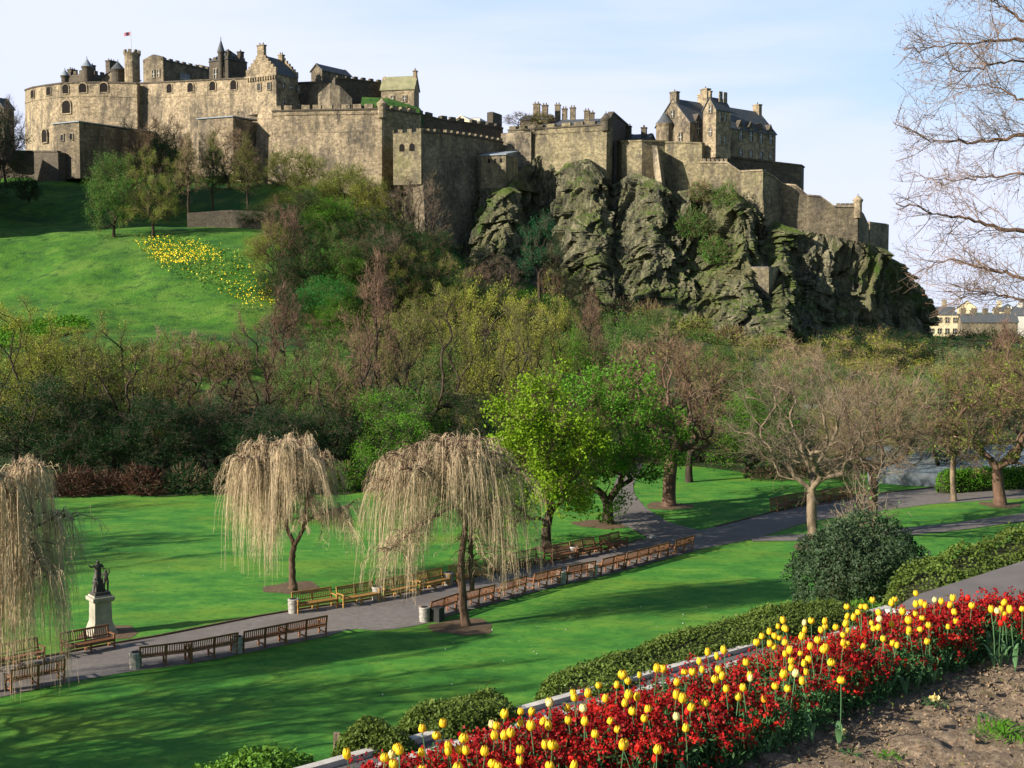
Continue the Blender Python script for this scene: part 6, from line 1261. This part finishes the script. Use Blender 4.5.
def figure(name, base, h, face, pose, parent, robe=True):
    "h standing height; face heading angle; pose dict of arm end points in body frame (x right, y forward)"
    k = h / 1.7; cf, sf = math.cos(face), math.sin(face)
    def tr(x, y, z): return (base[0] + (x * cf - y * sf) * k, base[1] + (x * sf + y * cf) * k, base[2] + z * k)
    V = [(0, 0, .95), (0, 0, 1.15), (0, .01, 1.32), (0, .01, 1.44), (0, .03, 1.53), (0, .05, 1.64), (-.19, 0, 1.36), (.19, 0, 1.36), pose['le'], pose['lh'], pose['re'], pose['rh'], (-.10, 0, .88), (.10, 0, .88), (-.12, pose.get('lk', .04), .48), (.12, pose.get('rk', .1), .48), (-.12, 0, .05), (.13, .05, .05), (-.12, .13, .03), (.13, .18, .03)]
    E = [(0, 1), (1, 2), (2, 3), (3, 4), (4, 5), (2, 6), (2, 7), (6, 8), (8, 9), (7, 10), (10, 11), (0, 12), (0, 13), (12, 14), (13, 15), (14, 16), (15, 17), (16, 18), (17, 19)]
    Rr = [.15, .12, .15, .06, .09, .085, .07, .07, .045, .035, .045, .035, .11, .11, .075, .075, .05, .05, .04, .04]
    o = skin(name, [np.array(tr(*v)) - c for v in V], E, [r * k for r in Rr], parent, M['bronze'])
    if robe:
        s = MB(); n = 22; rings = []
        for z, rx, ry in ((1.38, .13, .10), (1.2, .17, .13), (1.0, .16, .13), (.85, .21, .17), (.5, .25, .21), (.2, .29, .25), (.02, .33, .29)):
            rings.append([np.array(tr(math.cos(a) * rx * (1 + .09 * math.sin(7 * a + z * 3)), math.sin(a) * ry * (1 + .09 * math.cos(6 * a)), z)) for a in np.linspace(0, 2 * np.pi, n + 1)])
        s.grid(np.array(rings)); s.build('robe', M['bronze'], parent, smooth=True)
    return o
pb = c + np.array((0, 0, 1.86))
figure('standing_figure', pb + np.array((-.10, .06, .12)), 1.5, R(-150), dict(le=(-.30, .12, 1.15), lh=(-.22, .28, 1.3), re=(.36, .06, 1.30), rh=(.50, .10, 1.46)), st)
figure('child_figure', pb + np.array((.27, .04, .10)), 1.08, R(-170), dict(le=(-.26, .1, 1.5), lh=(-.2, .15, 1.75), re=(.3, .05, 1.15), rh=(.25, .2, 1.0)), st, False)
figure('child_figure', pb + np.array((-.12, -.26, .05)), .78, R(-190), dict(le=(-.3, .1, 1.1), lh=(-.3, .25, 1.0), re=(.3, .1, 1.1), rh=(.2, .3, 1.2)), st, False)
s = MB(); frs(s, pb, [(0.002, .38, .14, .34)], rr); s.build('bronze_base', M['bronze'], st)

# ------------------------------------------------------------------ hedges
def hedge(nm, label, cat, path, wd, hg, seed, n, m='leaf_box', ls=.026, ztop=None, m2=None, lump=.12, cap=1.0):
    "path: world points of the hedge centre line at ground level"
    rng = np.random.default_rng(seed); path = np.array(path, float); s = np.r_[0, np.cumsum(np.linalg.norm(np.diff(path, axis=0), axis=1))]; L_ = s[-1]
    def at(u): return np.stack([np.interp(u, s, path[:, i]) for i in range(3)], -1)
    def surf(u, th, k=1.0):
        c_ = at(u); d = nrm(at(np.minimum(u + .05, L_)) - at(np.maximum(u - .05, 0))); nn = np.stack([-d[..., 1], d[..., 0], d[..., 0] * 0], -1)
        en = np.minimum(u, L_ - u) / (wd * .6 * cap); es = np.sqrt(np.clip(1 - (1 - np.clip(en, 0, 1)) ** 2, 0.02, 1))
        cx = np.sign(np.cos(th)) * np.abs(np.cos(th)) ** .55 * wd / 2 * es; cz = np.abs(np.sin(th)) ** .6 * hg * (es ** .7)
        p = c_ + nn * cx[..., None] * k; p[..., 2] += cz * k; j = 1 + lump * fbm(p * 1.6, 3, s=seed); 
        p[..., 2] = c_[..., 2] + (p[..., 2] - c_[..., 2]) * j; p += nn * (cx * lump * .8 * fbm(p * 1.1 + 9, 2, s=seed + 2))[..., None]
        return p, nn * np.cos(th)[..., None] + np.array((0, 0, 1.)) * np.sin(th)[..., None]
    U, TH = np.meshgrid(np.linspace(0, L_, max(8, int(L_ * 6))), np.linspace(0, np.pi, 14), indexing='ij'); core, _ = surf(U, TH, .93)
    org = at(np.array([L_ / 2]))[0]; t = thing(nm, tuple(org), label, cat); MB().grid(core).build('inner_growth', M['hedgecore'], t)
    u = rng.random(n) * L_; th = rng.random(n) * np.pi; p, nn = surf(u, th); p = p + nn * (rng.normal(size=(n, 1)) * .018 - .004) * (ls / .026)
    F = MB().leaves(p, rng.uniform(.6, 1.3, n) * ls, rng, 0, nd=nn * 1.2, asp=.7)
    F.build('foliage', [M[m]], t); return t
def off(px, py, h, dy=0): p = G(px, py, h); return p + np.array((-kn[0], -kn[1], 0)) * dy
hz = -3.72
def hp(pts, zt, zb): return [np.array((*G(a, b, zt)[:2], zb)) for a, b in pts]
hedge('box_hedge', 'long clipped hedge with a sunlit olive top running behind the flower bed kerb', 'hedge', hp([(552, 690), (600, 668), (660, 650), (720, 633), (780, 620), (830, 609), (880, 602)], -2.99, -3.9), .88, .93, 31, 70000)
hedge('box_hedge', 'loose mound of olive hedge beside the small wooden post', 'hedge', hp([(352, 744), (368, 732), (395, 724), (425, 716)], -2.95, -3.8), .72, .87, 32, 34000)
hedge('box_hedge', 'bright green-topped hedge mound between the post mound and the long hedge', 'hedge', hp([(400, 722), (440, 708), (480, 698), (532, 690)], -2.95, -3.9), .78, .97, 33, 42000, m='leaf_box')
hedge('box_hedge', 'dark hedge beyond the upper path at the right edge', 'hedge', hp([(925, 590), (960, 584), (1000, 576), (1060, 564), (1120, 552)], -3.3, -4.5), 1.6, 1.15, 34, 42000, m='leaf_box', ls=.035)
hedge('box_hedge', 'tall olive-topped hedge behind the dark one, right of the holly bush', 'hedge', hp([(900, 588), (950, 575), (1000, 562), (1080, 545)], -3.3, -5.2), 1.3, 2.1, 37, 36000, m='leaf_box', ls=.04)
hedge('green_shrub', 'bright green low shrub at the bottom edge left of the post', 'bush', hp([(150, 775), (215, 762), (270, 755), (352, 760)], -3.05, -4.6), 1.3, 1.57, 35, 42000, m='leaf_boxgreen', ls=.035, lump=.2)
hedge('green_shrub', 'small green patch of hedge in front of the holly bush', 'bush', hp([(840, 606), (875, 600), (900, 597)], -3.0, -3.9), .5, .82, 38, 16000, m='leaf_boxgreen', ls=.03, lump=.2)
hedge('garden_hedge', 'dark green clipped hedge beyond the lawn at the right by the pale terrace', 'hedge', [G(938, 493, LZ), G(980, 490, LZ), G(1060, 486, LZ)], 1.6, 1.75, 36, 14000, m='leaf_mid', ls=.12)
# holly bush
def holly():
    rng = np.random.default_rng(41); D = 23.0; c = np.array(((862 - 512) / FPX * D, D, 0)); g = tz(c[0], D); ztop = P(862, 522, D)[2]; c[2] = g
    t = thing('holly_bush', tuple(c), 'big rounded glossy dark green holly bush at the end of the long hedge', 'bush')
    rx = 1.18; zc = ztop - 1.0; T = MB()
    for i in range(7):
        a = i * .9; x = np.linspace(0, 1, 6)[:, None]; T.tube(c + np.array((0, 0, -.2)) + (np.array((math.cos(a) * .7, math.sin(a) * .7, zc - g + .3))) * x, np.linspace(.09, .02, 6), 6)
    T.build('trunk', M['bark'], t)
    n = 30000; v = nrm(rng.normal(size=(n, 3))); rr = (.70 + .30 * rng.random(n) ** .35) * (1 + .22 * vn(v * 2.0, 5) + .17 * vn(v * 4.5, 6) + .09 * vn(v * 10, 7))
    p = np.c_[c[0] + v[:, 0] * rx * rr, c[1] + v[:, 1] * rx * rr, zc + v[:, 2] * rr * np.where(v[:, 2] > 0, 1.0, 1.9)]; p[:, 0] -= .55 * np.clip((zc - p[:, 2]), 0, 1.2) * (v[:, 0] < 0) * .6
    MB().leaves(p, rng.uniform(.04, .075, n), rng, nd=v * 1.0, asp=.6).build('foliage', M['leaf_holly'], t)
    q = nrm(rng.normal(size=(1, 3))); a = np.linspace(0, 2 * np.pi, 25); b = np.linspace(-1.5, 1.5, 14); core = np.array([[(c[0] + math.cos(x) * math.cos(y) * rx * .68, c[1] + math.sin(x) * math.cos(y) * rx * .68, zc + math.sin(y) * (.68 if y > 0 else 1.3)) for x in a] for y in b])
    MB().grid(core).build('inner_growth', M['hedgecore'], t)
holly()
p0 = np.array((*G(337, 757, -3.2)[:2], -3.7)); s = MB(); s.bx(-.022 + p0[0], .022 + p0[0], p0[1] - .022, p0[1] + .022, -3.9, P(337, 733, p0[1])[2]); tag(s.build('wooden_post', M['postwood']), 'small wooden post standing in the grass beside the hedge mound', 'post')

# ------------------------------------------------------------------ flower bed
rng = np.random.default_rng(9)
bedfront = [(560, 830), (740, 772), (800, 738), (850, 712), (900, 692), (960, 668), (1024, 648), (1100, 625)]
_rs = np.random.default_rng(4)
def inbed(p):
    px, py = PX((p[0], p[1], TZ)); a = np.dot(p - K0, kn); al = np.dot(p - K0, kd)
    if al < klen + .05 and (a < .38 or (a < .62 and _rs.random() > .5)): return False
    if al > klen and a < .9 - (al - klen) * 0.0: return False
    if px > 870 and py < 624 + (px - 870) * .02: return False
    return py < np.interp(px, [q[0] for q in bedfront], [q[1] for q in bedfront]) + 3 and -3 < p[0] < 6.2 and p[1] > 5
def rnd_bed(n):
    out = []
    while len(out) < n:
        p = np.array((rng.uniform(-3, 6.2), rng.uniform(5, 14.5), TZ))
        if inbed(p): out.append(p)
    return np.array(out)
# wallflowers: uncountable carpet of crimson heads over green leaves
pl = rnd_bed(2300); Fm = MB(); n = len(pl)
dens = .5 + .5 * fbm(pl * 1.6, 3, s=50); hh = (rng.uniform(.15, .34, n) + .06 * dens) * np.clip(.40 + .75 * ((pl - K0) @ kn - .5), .38, 1)
nh = 5; hc = np.repeat(pl, nh, 0) + np.c_[rng.normal(size=(n * nh, 2)) * .05, np.repeat(hh, nh) + rng.normal(size=n * nh) * .035]
keep = rng.random(len(hc)) < np.repeat(np.clip(.46 + 1.8 * (dens - .5), .06, 1), nh); hc = hc[keep]
Fm.frusta(np.repeat(pl, nh, 0)[keep], hc, .003, .002, 3, 0)
pt_ = np.repeat(hc, 11, 0) + rng.normal(size=(len(hc) * 11, 3)) * .017; Fm.leaves(pt_, rng.uniform(.018, .032, len(pt_)), rng, 1, asp=.85, nd=(-.2, -.3, .5))
lf = np.repeat(pl, 30, 0); hl = np.repeat(hh, 30) * rng.random(len(lf)) * 1.0; lf = lf + np.c_[rng.normal(size=(len(lf), 2)) * .055, hl]
Fm.leaves(lf, rng.uniform(.035, .06, len(lf)), rng, 0, asp=.32)
o = Fm.build('wallflowers', [M['leaf_bed'], M['wall_red']]); o['kind'] = 'stuff'; tag(o, 'carpet of crimson wallflowers with green leaves filling the bed', 'flowers')
# tulips
def make_tulip(var, m):
    r = np.random.default_rng(60 + var); t = thing('tulip', (0, 0, 0), 'x', 'tulip'); ORG[t.name] = np.zeros(3); h = .46; lean = r.normal(size=2) * .02
    x = np.linspace(0, 1, 5)[:, None]; s = MB(); stem = np.array((0, 0, 0)) + np.array((lean[0], lean[1], h)) * x + np.array((.012, .01, 0)) * np.sin(x * 3); s.tube(stem, .0042, 5); s.build('stem', M['leaf_tulip'], t)
    hd = stem[-1]; s = MB(); opn = (0, -.12, .16, .38, .05)[var % 5]; hl_ = (.064, .058, .068, .060, .054)[var % 5]
    for k in range(6):
        a0 = k * math.pi / 3 + .2; rad = 1.0 if k % 2 else .9; V = []
        for j, f in enumerate(np.linspace(0, 1, 7)):
            pr = .003 + .0255 * rad * math.sin(math.pi * (.10 + .80 * f ** .8)) ** .75 * (1 + opn * f); wd = .78 * math.sin(math.pi * (f * .80 + .12)) ** .7 + .02
            V.append([(hd[0] + math.cos(a0 + u * wd) * pr, hd[1] + math.sin(a0 + u * wd) * pr, hd[2] + f * hl_ - abs(u) ** 2 * .012 * f) for u in (-1, -.5, 0, .5, 1)])
        s.grid(np.array(V))
    s.build('flower_head', m, t, smooth=True)
    for k in range(2 + var % 2):
        a0 = k * 2.6 + r.random(); L_ = r.uniform(.2, .3); V = []
        for f in np.linspace(0, 1, 7):
            c_ = np.array((math.cos(a0), math.sin(a0), 0)) * (.01 + .11 * f ** 1.6) + np.array((0, 0, .03 + L_ * f - .09 * f ** 3)); w = .024 * math.sin(math.pi * (f * .85 + .13)); q = np.array((-math.sin(a0), math.cos(a0), 0))
            V.append([c_ - q * w + np.array((math.cos(a0), math.sin(a0), 0)) * -.006, c_, c_ + q * w])
        g = MB().grid(np.array(V)).build('leaf', M['leaf_tulip'], t, smooth=True)
    return t
TY = [make_tulip(i, M['petal_y']) for i in range(5)]; TC = make_tulip(1, M['petal_p']); TR = make_tulip(2, M['petal_r']); TO = make_tulip(0, M['petal_o']); usedt = set()
def put_tulip(p, proto, s, label, group):
    rz = rng.random() * 6.28; s *= rng.uniform(.94, 1.06); wd_ = rng.uniform(.78, 1.02)
    if proto.name not in usedt: usedt.add(proto.name); t = proto; t.location = p; t.rotation_euler = (0, 0, rz); t.scale = (s * wd_, s * wd_, s)
    else: t = dup(proto, p, rz, (s * wd_, s * wd_, s))
    t['label'] = label; t['group'] = group; t.rotation_euler = (rng.normal() * .11, rng.normal() * .11, rz)
# pixel positions of the heads read off the photograph
c8 = [(45,500),(100,500),(165,443),(150,467),(240,423),(205,467),(165,490),(308,437),(350,407),(405,365),(408,397),(460,365),(482,383),(530,388),(345,458),(322,498),(376,482),(220,513),(148,550),(230,550),(172,575),(308,583),(270,627),(300,622),(137,643),(45,655),(93,727),(50,752),(415,648),(443,692),(448,517),(530,465),(551,503),(572,487),(555,550),(588,582),(595,348),(637,325),(638,355),(660,372),(675,403),(718,400),(705,475),(690,277),(738,307),(770,298),(763,368),(755,438),(778,478),(838,443),(850,388),(813,382),(875,320),(898,244),(917,217),(918,247),(961,180),(982,215),(985,262),(1012,290),(988,350),(982,387),(950,418),(1015,160),(10,560),(380,515),(403,525)]
c7 = [(48,178),(110,160),(112,195),(195,160),(228,158),(185,190),(140,207),(68,215),(265,133),(308,152),(272,185),(302,185),(355,113),(375,105),(380,137),(330,200),(415,98),(435,105),(430,155),(488,85),(510,73),(500,103),(522,108),(485,137),(526,170),(524,198),(560,158),(478,222),(479,260),(435,232),(428,180),(560,252),(591,196),(600,220),(620,60),(650,68),(683,82),(692,105),(600,103),(615,97),(600,128),(640,115),(682,135),(650,200),(670,183),(720,180),(772,170),(750,85),(773,87),(782,135),(815,108),(873,85),(888,115),(910,130),(932,108),(936,140),(995,137),(1016,110),(72,262),(118,275),(100,305),(132,325),(160,347),(180,283),(195,262),(200,290),(186,322),(193,343),(75,350),(68,387),(37,418),(183,418),(288,397),(283,248),(290,208),(272,275),(364,245),(365,270),(215,252),(222,210),(400,195),(415,185),(138,245),(8,215)]
c3 = [(223,588),(302,628),(320,595),(376,567),(400,550),(408,595),(508,492),(540,518),(530,558),(586,473),(615,538),(642,537),(625,585),(600,585),(697,592),(727,577),(733,635),(625,650),(807,640),(830,455),(822,482),(862,478),(865,420),(933,423),(760,470),(790,528),(812,525),(773,530),(938,492),(965,465),(992,480),(1008,402),(1005,560),(910,605),(910,640),(453,665),(495,655),(393,655),(1003,655)]
heads = [(540 + a / 4, 576 + b / 4) for a, b in c8] + [(768 + a / 4, 576 + b / 4) for a, b in c7] + [(300 + a / 4, 600 + b / 4) for a, b in c3]
g1 = 'yellow tulips in the flower bed'
for i, (px, py) in enumerate(heads):
    h = .47 * rng.uniform(.9, 1.08); p = G(px, py + 3, TZ + h); p[2] = TZ
    put_tulip(p, TY[(i * 7 + i // 3) % 5] if i % 17 else TC, h / .49, 'yellow tulip standing above the crimson wallflowers' if i % 17 else 'pale creamy yellow tulip among the crimson wallflowers', g1 if i % 17 else 'creamy tulips in the flower bed')
for a, b in [(580, 762), (632, 748), (584, 715), (687, 716), (650, 755)]: p = G(a, b, TZ + .36); p[2] = TZ; put_tulip(p, TR, .8, 'scarlet tulip among the yellow ones in the front of the bed', 'scarlet tulips in the flower bed')
for a, b in [(960, 597), (1008, 618), (1013, 612), (1001, 622)]: p = G(a, b + 2, TZ + .4); p[2] = TZ; put_tulip(p, TR, .85, 'scarlet tulip near the right end of the bed', 'scarlet tulips at the right end of the bed')
for a, b in [(848, 650), (769, 705)]: p = G(a, b, TZ + .36); p[2] = TZ; put_tulip(p, TO, .8, 'orange tulip low among the crimson wallflowers', 'orange tulips in the flower bed')
# clods and small weeds on the bare soil
S2 = MB(); n = 2600; cl = []
while len(cl) < n:
    p = np.array((rng.uniform(0, 7), rng.uniform(5.5, 12.5), TZ))
    if not inbed(p) and np.dot(p - K0, kn) > 1.0 and PX(p)[0] > 640: cl.append(p)
cl = np.array(cl); cl[:, 2] += .005 + .06 * fbm(cl * 5.5, 4, .6, s=9); sz = rng.uniform(.006, .022, n) * (1 + (rng.random(n) < .06) * .8)
oc = np.array([(1, 0, 0), (0, 1, 0), (-1, 0, 0), (0, -1, 0), (0, 0, .8), (0, 0, -.8)], float)
V = cl[:, None] + oc[None] * sz[:, None, None] * (1 + .35 * rng.normal(size=(n, 6, 1))); F_ = np.array([(0, 1, 4), (1, 2, 4), (2, 3, 4), (3, 0, 4), (1, 0, 5), (2, 1, 5), (3, 2, 5), (0, 3, 5)])
S2.add(V.reshape(-1, 3), (F_[None] + (np.arange(n) * 6)[:, None, None]).reshape(-1, 3)); o = S2.build('soil_clods', M['soil']); o['kind'] = 'stuff'; tag(o, 'loose clods and crumbs of earth on the bare bed', 'soil')
S2 = MB(); n = 9000; k = rng.integers(0, len(cl), n); q = cl[k] + np.c_[rng.normal(size=(n, 2)) * .10, np.full(n, .012)]; ok_ = fbm(q * 2.2, 2, s=3) > -.1; S2.leaves(q[ok_], rng.uniform(.012, .034, ok_.sum()), rng, 0, nd=(0, 0, .8), asp=.4); q = q[::9] + (0, 0, .02); S2.leaves(q, rng.uniform(.02, .04, len(q)), rng, 1, nd=(0, 0, .3), asp=.35); q = q[::2]; S2.leaves(q + rng.normal(size=q.shape) * .03, rng.uniform(.02, .04, len(q)), rng, 2, nd=(0, 0, .3), asp=.35); o = S2.build('withered_leaves', [M['twig_tan'], M['bud_ginger'], M['leaf_olive']]); o['kind'] = 'stuff'; tag(o, 'scattered withered leaves and tiny seedlings on the soil', 'leaves')
def weed(px, py, r_, n, L_, lb, m='leaf_bed', fl=None):
    rg = np.random.default_rng(int(px)); c_ = tp(px, py); t = thing('small_plant', tuple(c_), lb, 'plant'); ORG[t.name] = c_; S_ = MB(); V = []
    for i in range(n):
        a = rg.random() * 6.28; b = c_ + np.array((math.cos(a + 1), math.sin(a + 1), 0)) * r_ * rg.random() ; d = np.array((math.cos(a), math.sin(a), 0)); l = L_ * rg.uniform(.6, 1.2); w = rg.uniform(.005, .009)
        x = np.linspace(0, 1, 5); C = np.array([b + d * l * f * .8 + np.array((0, 0, l * (.9 * f - .75 * f * f) + .02)) for f in x]); q = np.array((-d[1], d[0], 0))
        S_.grid(np.stack([C - q * w * np.sin(x * 2.6 + .5)[:, None], C + q * w * np.sin(x * 2.6 + .5)[:, None]], 1))
    S_.build('leaves', M[m], t)
    if fl: 
        S_ = MB(); S_.leaves(c_ + rg.normal(size=(26, 3)) * .014 + (0, 0, .08), .035, rg, asp=.8); S_.build('blossom', M['petal_p'], t)
weed(935, 708, .05, 26, .16, 'tuft of strap leaves with a cream blossom in the bare soil', 'leaf_bed', True)
weed(1005, 738, .22, 90, .20, 'largest clump of trailing strap leaves at the right of the bare soil', 'leaf_mid'); weed(987, 722, .04, 14, .12, 'small upright tuft just above the largest strap-leaf clump', 'leaf_bed')
weed(843, 742, .03, 12, .08, 'tiny tuft with a creamy flower low in the bare soil', 'leaf_bed', True); weed(850, 757, .05, 20, .09, 'small leafy weed below the tiny creamy-flowered tuft', 'leaf_bed'); weed(890, 760, .10, 34, .08, 'spreading green weed at the bottom edge of the soil', 'leaf_mid')
weed(983, 665, .05, 18, .08, 'small weed near the upper edge of the bare soil', 'leaf_olive'); weed(940, 682, .06, 18, .07, 'dull weed halfway up the bare soil', 'leaf_olive'); weed(880, 698, .03, 10, .07, 'little seedling close to the flower bed edge', 'leaf_bed')
# daffodils on the hill: a carpet nobody could count
rg = np.random.default_rng(88); poly = [(137, 243), (165, 238), (200, 244), (235, 255), (262, 268), (278, 290), (276, 306), (245, 305), (215, 290), (180, 275), (150, 258)]
def inpoly(x, y):
    c_ = False; j = len(poly) - 1
    for i in range(len(poly)):
        if (poly[i][1] > y) != (poly[j][1] > y) and x < (poly[j][0] - poly[i][0]) * (y - poly[i][1]) / (poly[j][1] - poly[i][1] + 1e-9) + poly[i][0]: c_ = not c_
        j = i
    return c_
xx = rg.uniform(-95, -35, 60000); yy = rg.uniform(160, 260, 60000); zz_ = terrain(xx, yy); f_ = yy * cP - zz_ * sP; qx = 512 + FPX * xx / f_; qy = 384 - FPX * (yy * sP + zz_ * cP) / f_
kp = np.array([inpoly(a, b) for a, b in zip(qx + rg.normal(size=len(qx)) * 4, qy + rg.normal(size=len(qx)) * 3)]); pts = np.c_[xx, yy, zz_][kp]; pxp = np.c_[qx, qy][kp]
dn = fbm(np.c_[pts[:, :2] * .09, pts[:, 0] * 0], 3, s=70); ye = rg.random(len(pts)) < np.clip(.24 + 1.1 * dn, .10, .70) ; D_ = MB(); D_.leaves(pts[ye] + (0, 0, .35), rg.uniform(.16, .3, ye.sum()), rg, 0, asp=1, nd=(-.5, -1, .6)); D_.leaves(pts[~ye] + (0, 0, .18), rg.uniform(.25, .5, (~ye).sum()), rg, 1, asp=.5)
o = D_.build('daffodils', [M['daff'], M['leaf_green']]); o['kind'] = 'stuff'; tag(o, 'bank of yellow daffodils on the green hill', 'flowers')
# lamp post near the fork and thin railings at the wood edge

rg = np.random.default_rng(5); n = 420; px_ = rg.uniform(0, 1024, n); py_ = rg.uniform(505, 760, n); D2 = MB(); pp = np.array([G(a, b, LZ + .03) for a, b in zip(px_, py_)])
ok = (fbm(pp * np.array((.12, .12, 0)), 2, s=4) > -.1) & (pp[:, 1] > edge_y(pp[:, 0]) + 21); pp = pp[ok]
for line in (mf, mn):
    lx = line[:, 0]; 
keep = []
for p in pp:
    yf = np.interp(p[0], mf[:, 0], mf[:, 1]); yn = np.interp(p[0], mn[:, 0], mn[:, 1]); keep.append(not (yn - 1 < p[1] < yf + 1) and p[1] < 95)
pp = pp[np.array(keep)]; D2.leaves(pp, rg.uniform(.03, .07, len(pp)), rg, 0, nd=(0, -.5, 1.5), asp=.9); o = D2.build('daisies', M['flagwhite']); o['kind'] = 'stuff'; tag(o, 'scattered tiny white daisies and fallen petals on the lawns', 'flowers')
